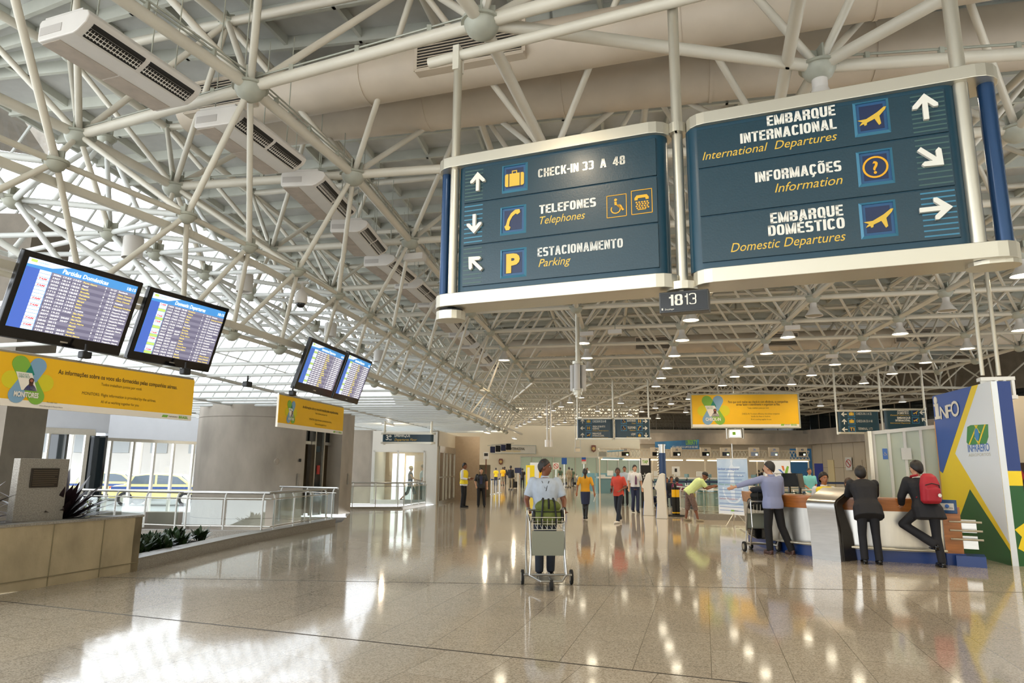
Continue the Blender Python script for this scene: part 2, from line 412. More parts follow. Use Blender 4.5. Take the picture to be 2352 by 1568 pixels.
def emit_nodes(root,name,L,m,r,h,limit=95):
    L=sorted(L,key=lambda t:vis(t))
    pr=[(r*.25,-h),(r*.8,-h*.75),(r,-h*.2),(r,0),(r*.98,.02),(.03,.03)]
    base=MB().lathe([(.01,-h*1.05),(r*.4,-h*.98),(r*.72,-h*.7),(r*.9,-h*.3),(r*.93,-.02),(r*1.08,-.018),(r*1.08,.012),(r*.2,.014)],n=20).bb(-.012,.012,-r*.7,r*.7,0,r*1.1).bb(-r*.7,r*.7,-.012,.012,0,r*1.0)
    o=base.build(name,m,root,smooth=True); o.location=L[0]
    for p in L[1:limit]: d=o.copy(); COL.objects.link(d); d.parent=root; d.location=p
    if len(L)>limit:
        q=MB()
        for p in L[limit:]: q.lathe([(r*.3,-h),(r,-.02),(r*.2,.03)],n=6,o=p)
        s=q.build(name,m,root); s['kind']='stuff'
sf=thing('space_frame','off white tubular steel space frame carrying the main hall ceiling','roof frame')
emit_members(sf,'chord_tube',chords,.07,'steel_paint')
emit_members(sf,'diagonal_tube',diags,.046,'steel_paint')
emit_nodes(sf,'node_cup',nodes,'node_paint',.2,.17)
emit_nodes(sf,'top_node',tops,'node_paint',.13,.1)
gf=thing('edge_girder','tall slender white tube girder running along the left side of the hall','girder')
emit_members(gf,'girder_tube',girder,.032,'steel_paint')
emit_nodes(gf,'girder_node',gn,'node_paint',.11,.1)
emit_members(gf,'tie_tube',link,.038,'steel_paint')
lf=thing('skylight_frame','pale tube frame beneath the bright glazed roof on the left','roof frame')
emit_members(lf,'frame_tube',left,.037,'steel_pale')
emit_nodes(lf,'frame_node',ln,'node_paint',.14,.12)
ff=thing('far_space_frame','space frame over the far half of the hall beyond the bend','roof frame')
emit_members(ff,'chord_tube',[t for t in far if t[2]],.07,'steel_paint',n=6)
emit_members(ff,'diagonal_tube',[t for t in far if not t[2]],.045,'steel_paint',n=6)
# extra vertical support ties: conduits clipped along the near chords
cd=thing('conduit_run','thin grey conduits clipped along the nearest roof tubes','conduit'); 
for (a,b,off) in ((nd(0,2),nd(0,3),.13),(nd(0,3),nd(0,4),.13),(nd(0,2),nd(1,2),.12),(nd(0,1),nd(0,2),.13),(nd(-1,2),nd(0,2),.1),(nd(-1,3),nd(0,3),.12),(D,D2,.12)):
    q=MB(); up=Vector((0,0,off)); 
    for e in (0,.035): q.tube(a+up+Vector((e,e,e)),b+up+Vector((e,e,e)),.011,n=6)
    q.build('conduit','node_paint',cd)
    cl=MB()
    for t in (.2,.5,.8): cl.box(a.lerp(b,t)+up*.8,(.05,.05,.09))
    cl.build('clip','node_paint',cd)
# edge rails along the girder
rl=thing('equipment_rail','long thin white rail carrying monitors and cameras along the girder','rail')
up_px=[(0,371),(441,539),(600,613),(836,739),(1018,850),(1199,959)]; lo_px=[(0,605),(523,742),(698,800),(849,860),(1020,925),(1199,997)]
RU=[atz(*p,1.6+3.9*S) for p in up_px]; RL=[atz(*p,ZL) for p in lo_px]
for nm,R_ in (('upper_rail',RU),('lower_rail',RL)):
    R_.insert(0,R_[0]+(R_[0]-R_[1])*.8); q=MB()
    for a,b in zip(R_[:-1],R_[1:]):
        d=b-a; q.box((a+b)/2,(d.length,.06,.085),math.atan2(d.y,d.x))
    q.build(nm,'steel_paint',rl)
# ================================================================ CEILING SLAB + RIBS
ZC=ZT+.45
def strip(name,m,f,j0,j1,i0,i1,z0,z1):
    q=MB(); js=[j0+k for k in range(int(j1-j0)+1)]
    for a,b in zip(js[:-1],js[1:]):
        q.slab([f(i0,a).xy,f(i1,a).xy,f(i1,b).xy,f(i0,b).xy],z0,z1)
    return struct(q.build(name,m))
strip('ceiling','ceiling_panel',lambda i,j:nd(i,j,0),0,NJ-1,-2.5,9,ZC,ZC+.15)
strip('ceiling_far','ceiling_panel',lambda i,j:fd(i,j,0),-1,14,-3,9,ZC,ZC+.15)
q=MB()
for j2_ in range(0,(NJ-1)*3+1):
    j=j2_/3
    for i in [x*1.0 for x in range(-3,9)]:
        a,b=nd(-2.5 if i==-3 else i,j,ZC-.11),nd(i+1,j,ZC-.11); d=b-a; q.box((a+b)/2,(d.length+.05,.07,.22),math.atan2(d.y,d.x))
struct(q.build('ceiling_ribs','ceiling_rib'))
q=MB()
for k in range(-6,23):
    i=k/2.4
    for j in range(NJ-1):
        a,b=nd(i,j,ZC-.08),nd(i,j+1,ZC-.08); d=b-a; q.box((a+b)/2,(d.length+.05,.06,.16),math.atan2(d.y,d.x))
struct(q.build('ceiling_battens','ceiling_rib'))
q=MB()
for k in range(0,28):
    a,b=fd(-3,k/2,ZC-.11),fd(9,k/2,ZC-.11); d=b-a; q.box((a+b)/2,(d.length,.08,.22),math.atan2(d.y,d.x))
struct(q.build('ceiling_far_ribs','ceiling_rib'))
# fascia at the roof's left edge, and glazing of the skylight
q=MB()
for j in range(NJ-1):
    a,b=nd(-2.5,j,ZC+.05),nd(-2.5,j+1,ZC+.05); d=b-a; q.box((a+b)/2,(d.length+.05,.18,.22),math.atan2(d.y,d.x))
struct(q.build('trim_3','steel_pale'))
q=MB(); mu=MB()
def ge(j,t): # skylight glazing line: t=0 at the ceiling edge, t=1 at its foot
    a=nd(-2.52,j,ZC); b=nd(-3.5,j,4.0); return a.lerp(b,t)
for j in range(NJ-1):
    q.quad(ge(j,0),ge(j+1,0),ge(j+1,1),ge(j,1))
    for f in (0,.25,.5,.75): mu.tube(ge(j+f,0),ge(j+f,1),.03,n=6)
    for t_ in (.33,.66,1): mu.tube(ge(j,t_),ge(j+1,t_),.03,n=6)
struct(q.build('window_1','skyglass')); struct(mu.build('trim_4','steel_pale'))
# the hall carries on behind the viewpoint
struct(MB().bb(-12,26,-26,2.6,ZC,ZC+.15).build('ceiling_behind','ceiling_panel'))
struct(MB().slab([tuple(nd(4,2).xy),(45,0),(45,95),tuple(fd(6,12).xy),tuple(nd(4,NJ-1).xy)],ZC+.16,ZC+.3).build('ceiling_right','ceiling_panel'))
struct(MB().bb(-12,26,-26,-25.7,0,ZC).build('wall_behind','beige_wall'))
struct(MB().slab([(19,-26),(19.3,-26),(27.5,22),(27.2,22)],0,ZC).build('wall_right_side','concrete'))
# ================================================================ DUCTS
def duct(label,pts,r,grilles,group='round air ducts crossing the hall'):
    t=thing('air_duct',label,'duct',group=group)
    a,b=pts; d=(b-a).normalized(); L=(b-a).length
    n=28; q=MB(); q.tube(a,b,r,n=n,caps=True); q.build('duct_tube','duct_paint',t,smooth=True)
    k=0; s=1.0
    while s<L:
        q=MB(); q.tube(a+d*s,a+d*(s+.05),r+.012,n=n); q.build('joint_band','duct_paint',t,smooth=True); s+=2.3
    for g,gl in grilles:
        o=a+d*g; nrm=Vector((d.y,-d.x,0)); 
        if nrm.y>0: nrm=-nrm
        R=Matrix((d,-nrm,Vector((0,0,1)))).transposed()
        MB().box(o+nrm*(r*.55),(gl,r*.95,r*1.5),R=R).build('grille_box','duct_paint',t)
        f=MB(); fr=MB()
        zt=r*.68
        for e in (-1,1):
            fr.box(o+nrm*(r*1.04)+Vector((0,0,e*zt)),(gl,.03,.05),R=R); fr.box(o+nrm*(r*1.04)+d*(e*gl/2),(.05,.03,zt*2),R=R)
        g_=fr.build('grille_frame','duct_paint',t)
        MB().box(o+nrm*(r*1.03),(gl-.05,.01,zt*2),R=R).build('grille_back','black',g_)
        z=-zt
        while z<zt: f.box(o+nrm*(r*1.05)+Vector((0,0,z)),(gl-.04,.03,.012),R=R); z+=.045
        f.build('grille_slats','duct_paint',g_)
    return t
def through(p,q,z,e0,e1):
    a,b=atz(*p,z),atz(*q,z); d=(b-a).normalized(); return [a-d*e0,b+d*e1]
zd=1.6+8.0*S
P=through((700,212),(1500,66),zd,2.2,6); d_=(P[1]-P[0]).normalized(); gx=(atz(1098,140,zd)-P[0]).length
duct('near beige round duct with a louvred grille above the left blue sign',P,.36,[(gx,1.6),(.9,1.3)])
P=through((700,268),(1500,178),zd+.35,1,9)
duct('second beige round duct running just behind the grilled one',P,.46,[])
P=[nd(-.3,10.35,zd),nd(8,10.35,zd)]
duct('distant beige duct crossing above the hanging lamps far down the hall',P,.42,[(7,1.6),(12.5,1.6),(18,1.6)])
for k,(i,j) in enumerate(((.35,1.6),(1.3,1.9),(2.3,1.2))):
    p=nd(i,j,ZC-.55); t=thing('amber_uplight','small amber uplight tucked among the top roof tubes, %s of three'%['left','middle','right'][k],'lamp',p,0,'amber uplights on the ceiling'); MB().tube((0,0,-.1),(0,0,0),.06,.09,n=12).build('lamp_body','node_paint',t); MB().tube((0,0,-.4),(0,0,-.1),.015,n=6).build('stem','node_paint',t)
    light('uplight_lamp',(0,0,.06),7,(1,.5,.15),.05,parent=t)
# ================================================================ BELL LAMPS
def bell(root):
    MB().lathe([(.085,.0),(.085,-.13),(.09,-.14),(.12,-.2),(.15,-.26),(.215,-.34),(.225,-.37),(.215,-.365),(.14,-.26),(.1,-.18),(.02,-.17)],n=20,cap=False).build('lamp_shade','plastic_white',root,smooth=True)
    MB().lathe([(.0,-.345),(.205,-.345),(.205,-.352),(0,-.352)],n=20,cap=False).build('lamp_lens','lamp_glow',root)
lp=None; nl=0
DARK=MM('lamp_off','8d8877',rough=.4)
def lamp(p,label,group,on_=True,power=1.0):
    global lp,nl
    if lp is None:
        lp=thing('bell_lamp',label,'lamp',p,0,group); bell(lp); o=lp
    else:
        o=copy_tree(lp); o.location=p; tag(o,label,'lamp',group)
    if not on_:
        for ch in o.children:
            if ch.name.startswith('lamp_lens'):
                ch.data=ch.data.copy(); ch.data.materials.clear(); ch.data.materials.append(DARK)
    elif power>0:
        light('lamp_light',Vector((0,0,-.42)),LAMP_W*power,(1,.80,.55),.12,'SPOT',angle=2.6,parent=o,blend=.8)
    nl+=1; return o
down=Vector((0,0,-.14))
od=['nearest','second','third','fourth','fifth','sixth','seventh','eighth','ninth','tenth','eleventh','twelfth']
lamp(D+down,'large lit bell lamp glaring just above the right blue sign',None,power=2.5)
rows={1:'in the row behind the hanging camera post',2:'in the row receding from beneath the flip clock',3:'in the row left of the yellow check-in banner',4:'in the row ending above the yellow check-in banner',5:'in the rightmost row above the information tower'}
for i in (2,3,4,5):
    cnt=0
    for j in range(3,NJ):
        if i==3 and j in (3,5) : continue
        if i==4 and j in (3,): pass
        p=nd(i,j)+down; lamp(p,'%s bell lamp %s'%(od[cnt],rows[i]),'bell lamps under the roof frame',on_=not((i,j) in ((3,6),(4,6),(5,5),(5,4))),power=1 if (j+i)%2==0 else 0); cnt+=1
cnt=0
for j in (7,8,9): lamp(nd(1,j)+down,'%s bell lamp %s'%(od[cnt],rows[1]),'bell lamps under the roof frame',power=1 if j!=8 else 0); cnt+=1
lamp(nd(0,8)+down,'lone bell lamp hanging where the left girder meets the roof',None,power=.5)
for i in range(0,8):
    for j in range(1,12):
        if (i+j)%2 and j<9 and i not in (1,3): continue
        if i==0 and j<4: continue
        lamp(fd(i,j)+down,'small bell lamp over the far end of the hall beyond the bend','far bell lamps',power=1.6 if (i*3+j)%5==0 else 0)
for i,j,l in ((1,3,'lamp hidden above the left half of the big sign'),(0,2,'small round lamp on the big roof joint by the air conditioners')):
    pass
# ================================================================ CEILING AIR CONDITIONERS
def aircon():
    t=thing('ceiling_air_conditioner','','air conditioner',group='white air conditioners hung in a line along the left')
    L=1.45; Wd=.70
    # cross-section in (x across, z): rounded nose on the right (hall side)
    prof=[(-Wd/2,.02),(-Wd/2,.21),(-Wd/2+.03,.24),(Wd/2-.13,.24),(Wd/2-.03,.215),(Wd/2,.16),(Wd/2-.04,.09),(Wd/2-.14,.02),(Wd/2-.2,0),(-Wd/2+.03,0)]
    MB().prism(prof,-L/2,L/2).build('casing','plastic_white',t,bevel=.012)
    MB().prism([(x*.8+.02,.24+(.06 if z_>.1 else 0)) for x,z_ in prof[:6]][::1] if 0 else [(-.3,.24),(.22,.24),(.22,.27),(-.3,.27)],-L/2+.02,L/2-.02).build('top_plate','plastic_white',t)
    a=math.atan2(.09,.16)
    q=MB(); s=MB(); sq=MB()
    for (y0,y1) in ((-L/2+.08,-.03),(.03,L/2-.08)):
        q.prism([(Wd/2-.165,.001),(Wd/2-.145,.012),(Wd/2-.04,.08),(Wd/2-.025,.105),(Wd/2-.035,.11),(Wd/2-.16,.02)],y0,y1)
        for e in (.25,.5,.75):
            x=Wd/2-.165+.13*e; z=.0+.1*e-.006; s.box((x,(y0+y1)/2,z),(.012,y1-y0,.008))
        n=16
        for k in range(n): 
            y=y0+(y1-y0)*(k+.5)/n; s.box((Wd/2-.1,y,.05),(.12,.006,.02),R=Matrix.Rotation(-.68,3,'Y'))
    o=q.build('outlet_slot','black',t); s.build('louvre','plastic_white',o)
    MB().bb(-Wd/2+.02,-Wd/2+.27,-L/2+.04,-.02,-.006,0).bb(-Wd/2+.02,-Wd/2+.27,.0,L/2-.04,-.006,0).build('intake_panel',MM('intake_beige','b3a698',rough=.5,var=.12,vscale=6),t)
    MB().bb(-Wd/2+.03,-.02,-L/2-.004,-L/2,.06,.15).build('end_grille',MM('ac_grey','b9b3ab',rough=.5),t)
    q=MB()
    for y in (-.5,.5):
        for x in (-.25,.15): q.tube((x,y,.24),(x,y,2.0),.008,n=6)
    q.build('hanger_rod','node_paint',t)
    return t
ac0=aircon()
acz=7.4*S+1.6*(1-S)
anchors=[((232,137),(415,250),0),((520,345),(655,410),0)]
u1=(atz(190,50,acz)+atz(98,112,acz))/2; u1b=(atz(465,235,acz)+atz(360,262,acz))/2
pos=[]
for (n1,n2) in (((98,112),(190,50)),((450,290),(550,285)),((655,428),(735,425)),((768,535),(835,530)),((845,612),(897,608)),((917,664),(960,660)),((968,707),(1008,703)),((1011,743),(1045,740)),((1042,776),(1068,773))):
    pos.append((atz(*n1,acz)+atz(*n2,acz))/2)
for k in range(9,12): pos.append(pos[8]+(pos[8]-pos[6])/2*(k-8))
nth=['nearest','second nearest','third nearest','fourth nearest','fifth nearest','sixth nearest','seventh nearest','eighth nearest','ninth nearest','tenth nearest','eleventh nearest','farthest']
for k,p in enumerate(pos):
    o=ac0 if k==0 else copy_tree(ac0)
    nx=pos[k+1] if k<len(pos)-1 else p+(p-pos[k-1]); d=(nx-p); d.normalize()
    if k==0: d=(u1b-u1).normalized()
    o.location=p+d*.72; o.rotation_euler=(0,0,math.atan2(d.y,d.x)-PI/2)
    tag(o,'%s white slotted air conditioner hanging under the roof frame'%nth[k],'air conditioner','white air conditioners hung in a line along the left')
# ================================================================ BIG HANGING SIGN
def C(o,s,*p): return None
ARROW=[(-.05,-.5),(.17-.05-.0,-.5),(.12,.0),(.33,-.18),(.45,-.06),(.45,-.0),(.035,.5),(-.38,-.0),(-.38,-.06),(-.26,-.18),(-.05,.0)]
ARROW=[(-.085,-.5),(.085,-.5),(.085,.13),(.26,-.05),(.40,-.05),(.40,.06),(0,.5),(-.40,.06),(-.40,-.05),(-.26,-.05),(-.085,.13)]
def arrow(par,cx,cz,s,ang,y0=-.03,y1=0,m='sign_white'): MB().prism(rot2(ARROW,ang,cx,cz,s),y0,y1).build('arrow',m,par)
def picto_frame(par,x0,z0,x1,z1,yf,b=.02):
    q=MB(); o=[(x0,z0),(x1,z0),(x1,z1),(x0,z1)]; i=[(x0+b,z0+b),(x1-b,z0+b),(x1-b,z1-b),(x0+b,z1-b)]
    for k in range(4):
        a,b_,c_,d=o[k],o[(k+1)%4],i[(k+1)%4],i[k]
        q.quad((a[0],yf,a[1]),(b_[0],yf,b_[1]),(c_[0],yf-.014,c_[1]),(d[0],yf-.014,d[1]))
        q.quad((d[0],yf-.014,d[1]),(c_[0],yf-.014,c_[1]),(c_[0],yf-.001,c_[1]),(d[0],yf-.001,d[1]))
    fr=q.build('pictogram_frame','sign_frame',par)
    w=x1-x0; e=w*.09; MB().prism(rect(x0+b,z0+b,x1-b,z1-b),yf-.003,yf).build('pictogram_back',MM('sign_mid','1f4f78',rough=.4),fr)
    MB().prism(rect(x0+b+e,z0+b+e,x1-b-e,z1-b-e),yf-.005,yf-.003).build('pictogram_ground','sign_navy',fr)
    return fr
def icon(par,kind,cx,cz,s,y=-.012,m='sign_gold'):
    q=MB(); P=lambda poly: q.prism([(cx+a*s,cz+b*s) for a,b in poly],y-.004,y)
    if kind=='case':
        P([(-.5,-.32),(-.44,-.38),(-.32,-.38),(-.32,.28),(-.44,.28),(-.5,.22)]); P(rect(-.27,-.38,.27,.28)); P([(.5,-.32),(.44,-.38),(.32,-.38),(.32,.28),(.44,.28),(.5,.22)])
        P(rect(-.14,.28,-.09,.42)); P(rect(.09,.28,.14,.42)); P(rect(-.14,.38,.14,.43))
    elif kind=='phone':
        P([(-.36,-.5),(-.18,-.5),(-.12,-.36),(-.2,-.28),(-.16,-.05),(-.02,.18),(.14,.3),(.24,.24),(.38,.34),(.34,.5),(.12,.5),(-.1,.34),(-.28,.05),(-.36,-.24),(-.44,-.3)])
    elif kind=='plane':
        P([(-.52,-.02),(-.2,.0),(.2,.22),(.46,.42),(.55,.42),(.5,.3),(.28,.06),(.32,-.28),(.24,-.34),(.1,-.04),(-.18,-.16),(-.2,-.26),(-.28,-.28),(-.3,-.2),(-.46,-.26),(-.4,-.16),(-.34,-.12)])
    elif kind=='question':
        n=24
        for k in range(n):
            a,b=2*PI*k/n,2*PI*(k+1)/n; P([(.5*math.cos(a),.5*math.sin(a)),(.5*math.cos(b),.5*math.sin(b)),(.42*math.cos(b),.42*math.sin(b)),(.42*math.cos(a),.42*math.sin(a))])
    elif kind=='wheel':
        P(disc(-.06,.4,.09,12)); P([(-.14,.28),(.0,.28),(.02,.08),(.22,.08),(.22,.0),(.02,-.0),(.22,-.02),(.36,-.34),(.46,-.3),(.44,-.24),(.38,-.24),(.26,.06),(-.12,.06)])
        n=16
        for k in range(n-3):
            a,b=2*PI*(k+5.5)/n+.4,2*PI*(k+6.5)/n+.4; P([(-.06+.32*math.cos(a),-.2+.3*math.sin(a)),(-.06+.32*math.cos(b),-.2+.3*math.sin(b)),(-.06+.25*math.cos(b),-.2+.235*math.sin(b)),(-.06+.25*math.cos(a),-.2+.235*math.sin(a))])
    elif kind=='tty':
        P([(-.42,.12),(-.42,.26),(-.3,.42),(.3,.42),(.42,.26),(.42,.12),(.24,.12),(.22,.24),(-.22,.24),(-.24,.12)])
        for r in range(4):
            for k in range(5): a=-.36+k*.16+(.05 if r%2 else 0); b=.02-r*.12; P(rect(a,b-.08,a+.1,b))
        P(rect(-.25,-.5,.25,-.45))
    elif kind=='people':
        for e in (-.22,.22): P(disc(e,.36,.1,10)); P([(e-.14,.22),(e+.14,.22),(e+.18,-.1),(e+.08,-.1),(e+.07,-.48),(e-.07,-.48),(e-.08,-.1),(e-.18,-.1)])
    elif kind=='bag':
        P(rect(-.34,-.4,.34,.12)); P([(-.2,.12),(-.12,.36),(.12,.36),(.2,.12),(.13,.12),(.08,.28),(-.08,.28),(-.13,.12)])
    o=q.build('pictogram',m,par); 
    if kind=='question': T(par,'?',cx,cz-.29*s,.58*s,m,al='C',bold=.025,y=y-.004)
    return o
SG=PL((-.51*1.1,5.94*1.1),(3.21*1.1,4.43*1.1)); L_=SG.l
TH=.26
def beam_trim(root,x0,x1,z0,z1):
    MB().slab(stadium(x0,x1,-.05,TH+.05),z0,z1).build('end_trim','alu_warm',root,bevel=.004)
def board(root,x0,x1,z0,z1,ins):
    MB().slab(stadium(x0,x1,0,TH,10),z0,z1).build('board_body','sign_blue',root,smooth=True)
    ps=[]
    for (za,zb) in ins: ps.append(MB().prism(rect(ins_x[0],za,ins_x[1],zb),-.012,.02).build('sign_strip','sign_panel',root,bevel=.002))
    return ps
sgn=thing('hanging_direction_sign','big left blue board reading CHECK-IN 33 A 48, TELEFONES and ESTACIONAMENTO','sign',SG.p0,SG.rz)
sgr=thing('hanging_direction_sign','big right blue board reading EMBARQUE INTERNACIONAL, INFORMAÇÕES and EMBARQUE DOMÉSTICO','sign',SG.p0,SG.rz)
zt0,zt1=L_(1000,395)[1],L_(1000,372)[1]; zb0,zb1=L_(992,708)[1],L_(992,680)[1]
xa=L_(1001,400)[0]; xb=L_(1537,300)[0]; xc=L_(1571,290)[0]; xd=L_(2290,160)[0]+.03
beam_trim(sgn,xa,xb,zt0,zt1); beam_trim(sgn,xa,L_(1557,640)[0],zb0,zb1)
beam_trim(sgr,xc,xd,zt0,zt1); beam_trim(sgr,L_(1588,640)[0],xd,zb0,zb1)
bz0,bz1=zb1,zt0
def build_board(root,x0,x1,ix0,ix1,flip):
    MB().slab(stadium(x0,x1,0,TH,12),bz0,bz1).build('board_body','sign_blue',root,smooth=True)
    zz=[L_(1065,660)[1],L_(1062,567)[1],L_(1065,470)[1],L_(1068,390)[1]]
    out=[]
    for k in range(3):
        out.append(MB().prism(rect(ix0,zz[k]+.006,ix1,zz[k+1]-.006),-.014,.02).build('sign_strip','sign_panel',root,bevel=.003))
    for k in range(3):
        za,zb=zz[k],zz[k+1]; sx0,sx1=(ix0+.01,ix0+.21) if not flip else (ix1-.24,ix1-.01)
        q=MB()
        for r in range(9): z=za+.035+(zb-za-.07)*r/8; q.prism(rect(sx0,z-.006,sx1,z+.006),-.0155,-.014)
        q.build('stripes','sign_stripe' if k==(1 if not flip else 0) else 'sign_stripe_dull',root)
    return zz
ixa,ixb=L_(1066,500)[0],L_(1510,450)[0]
zz=build_board(sgn,L_(1045,500)[0],L_(1530,400)[0],ixa,ixb,False)
ixc,ixd=L_(1607,450)[0],L_(2185,350)[0]
build_board(sgr,L_(1576,450)[0],L_(2222,350)[0],ixc,ixd,True)
# posts
def stub(root,x,z0,z1,r,m,name='post',y=TH/2): return MB().tube((x,y,z0),(x,y,z1),r,n=16).build(name,m,root,smooth=True)
xp=L_(1040,500)[0]; stub(sgn,xp,zb0-.0,5.85,.045,'alu_warm','hanging_post',y=.03)
stub(sgn,L_(1011,500)[0],zb1,zt0,.05,'sign_blue_gloss','end_column')
pm=L_(1556,450)[0]; MB().tube((pm,TH/2,zb0-.02),(pm,TH/2,6.05),.05,n=16).build('hanging_post','alu_warm',sgr,smooth=True)
MB().slab(stadium(pm-.09,pm+.09,.03,TH-.03),zt0+.02,zt1+.0).build('post_collar','alu_warm',sgr)
stub(sgr,L_(2233,400)[0],zb0,6.3,.055,'alu_warm','hanging_post',y=.05)
stub(sgr,L_(2305,400)[0]-.01,zb1,zt0,.06,'sign_blue_gloss','end_column')
q=thing('clamp_shoe','silver rounded foot under the left end of the big sign','bracket',SG.p0,SG.rz); 
MB().slab(stadium(xa+.0,xa+.3,.0,TH),zb0-.11,zb0-.025).build('shoe','alu_warm',q); MB().slab(stadium(xa+.03,xa+.27,.03,TH-.03),zb0-.03,zb0).build('shim','black',q)
for (x0,x1,l) in ((pm-.14,pm+.14,'silver rounded foot above the flip clock'),(xd-.36,xd,'silver rounded foot under the right end of the big sign')):
    q=thing('clamp_shoe',l,'bracket',SG.p0,SG.rz); zs=L_(1570,643)[1] if 'clock' in l else L_(2290,582)[1]; MB().slab(stadium(x0,x1,.0,TH),zs-.07,zs).build('shoe','alu_warm',q); MB().slab(stadium(x0+.03,x1-.03,.03,TH-.03),zs,zb0+.01).build('shim','black',q)
# carrying pipe on which the sign hangs
q=thing('sign_carrier_pipe','pale pipe across the roof nodes from which the big sign hangs','pipe')
a=SG.w(xp-.35,.03)+Vector((0,0,5.9)); b=SG.w(4.6+.8,.03)+Vector((0,0,5.98)); MB().tube(a,b,.055,n=14).build('pipe','steel_paint',q,smooth=True)
MB().box(SG.w(xp,.03)+Vector((0,0,5.86)),(.07,.13,.28),SG.rz).build('clamp_plate','steel_paint',q)
lc=light('sign_lamp_light',D+Vector((0,0,-.62)),0.1,(1,.85,.6),.08)
bpy.data.objects.remove(lc)
# ---- heavy condensed capitals for the big sign, drawn as strokes
def _arc(q,x0,z0,x1,z1,a0,a1,t,h,y0,y1,n=14):
    cx,cz,rx,rz=(x0+x1)/2,(z0+z1)/2,(x1-x0)/2,(z1-z0)/2; e=.62
    def pt(a,rx_,rz_):
        ca,sa=math.cos(a),math.sin(a); return (cx+rx_*math.copysign(abs(ca)**e,ca),cz+rz_*math.copysign(abs(sa)**e,sa))
    for k in range(n):
        a,b=[math.radians(a0+(a1-a0)*f/n) for f in (k,k+1)]
        q.append([pt(a,rx,rz),pt(b,rx,rz),pt(b,rx-t,rz-h),pt(a,rx-t,rz-h)])
def glyph(ch,t=.21,h=.155):
    P=[]; R=lambda a,b,c_,d: P.append([(a,b),(c_,b),(c_,d),(a,d)]); A_=lambda *a:_arc(P,*a,t,h,0,0)
    D_=lambda xa,za,xb,zb,w_=t: P.append([(xa,za),(xa+w_,za),(xb+w_,zb),(xb,zb)])
    w=.56; acc=None
    if ch in 'ÇÕÉ': acc=ch; ch={'Ç':'C','Õ':'O','É':'E'}[ch]
    if ch==' ': return [],.22
    if ch=='-': R(0,.38,.3,.54); w=.3
    elif ch=='I': R(0,0,t,1); w=t
    elif ch=='1': R(.13,0,.13+t,1); P.append([(0,.68),(.14,.68),(.14,.84),(0,.80)]); w=.13+t
    elif ch in 'EFL':
        R(0,0,t,1); w=.50
        if ch!='F': R(0,0,w,h)
        if ch!='L': R(0,1-h,w,1); R(0,.43,w-.04,.43+h)
    elif ch=='T': w=.54; R((w-t)/2,0,(w+t)/2,1); R(0,1-h,w,1)
    elif ch=='H': R(0,0,t,1); R(w-t,0,w,1); R(0,.42,w,.42+h)
    elif ch=='N': R(0,0,t*.9,1); R(w-t*.9,0,w,1); D_(w-t,0,0,1)
    elif ch=='M': w=.76; R(0,0,t*.9,1); R(w-t*.9,0,w,1); D_(w/2-t/2,.0,.0,1,t); D_(w/2-t/2,.0,w-t,1,t)
    elif ch=='A': w=.62; D_(0,0,w/2-t*.55,1,t); D_(w-t,0,w/2-t*.45,1,t); R(.13,.2,w-.13,.2+h*.9)
    elif ch=='K': w=.58; R(0,0,t,1); D_(w-t,0,t*.7,.62,t); D_(t*.7,.36,w-t,1,t)
    elif ch in 'OQ': A_(0,0,w,1,0,360); 
    elif ch=='C': A_(0,0,w,1,28,332)
    elif ch=='U': R(0,.4,t,1); R(w-t,.4,w,1); A_(0,0,w,.9,180,360)
    elif ch=='D': R(0,0,t,1); A_(-.1,0,w,1,-90,90); R(0,0,.25,h); R(0,1-h,.25,1)
    elif ch in 'BRP':
        R(0,0,t,1); A_(-.1,.43,w,1,-90,90); R(0,1-h,.25,1); R(0,.43,.25,.43+h)
        if ch=='B': A_(-.1,0,w+.01,.57,-90,90); R(0,0,.25,h)
        if ch=='R': R(w-t-.01,0,w-.01,.38); P.append([(.2,.43),(w-t,.43+h),(w-.01,.38),(w-t-.01,.34)])
    elif ch=='S': A_(0,.42,w,1,20,270); A_(0,0,w,.58,-160,90)
    elif ch=='3': A_(0,.42,w,1,-90,160); A_(0,0,w,.58,-160,90)
    elif ch=='8': A_(.02,.44,w-.02,1,0,360); A_(0,0,w,.57,0,360)
    elif ch=='4': w=.6; R(w-t-.1,0,w-.1,1); R(0,.2,w,.2+h); P.append([(0,.3),(.14,.3),(w-.12,1),(w-t-.1,1)])
    if ch=='Q': P.append([(.3,.22),(.42,.28),(w+.02,.0),(w-.12,-.08)])
    if acc=='É': P.append([(.2,1.06),(.34,1.06),(.46,1.26),(.26,1.26)])
    if acc=='Õ': P.append([(.06,1.06),(.06,1.18),(.24,1.22),(.34,1.14),(.5,1.2),(.5,1.1),(.34,1.04),(.22,1.11)])
    if acc=='Ç': P.append([(.22,.02),(.36,.02),(.38,-.12),(.3,-.22),(.16,-.22),(.16,-.15),(.26,-.13),(.26,-.08),(.2,-.06)])
    return P,w
def T2(par,s,a,b,h,m,pl=None,y=-.0145,name='lettering',t=.21,box=None,hs=.155):
    pl=pl or SG
    if box: x0,x1,zc=box
    else:
        (x0,z0),(x1,z1)=pl.l(*a),pl.l(*b); zc=(z0+z1)/2
    gl=[glyph(c_,t,hs) for c_ in s]; tot=sum(g[1] for g in gl)+.07*(len(gl)-1); k=(x1-x0)/tot; x=0; q=MB()
    for P,w in gl:
        for p in P: q.prism([(x0+(x+u)*k,zc+v*h) for u,v in p],y-.003,y)
        x+=w+.07
    return q.build(name,m,par)
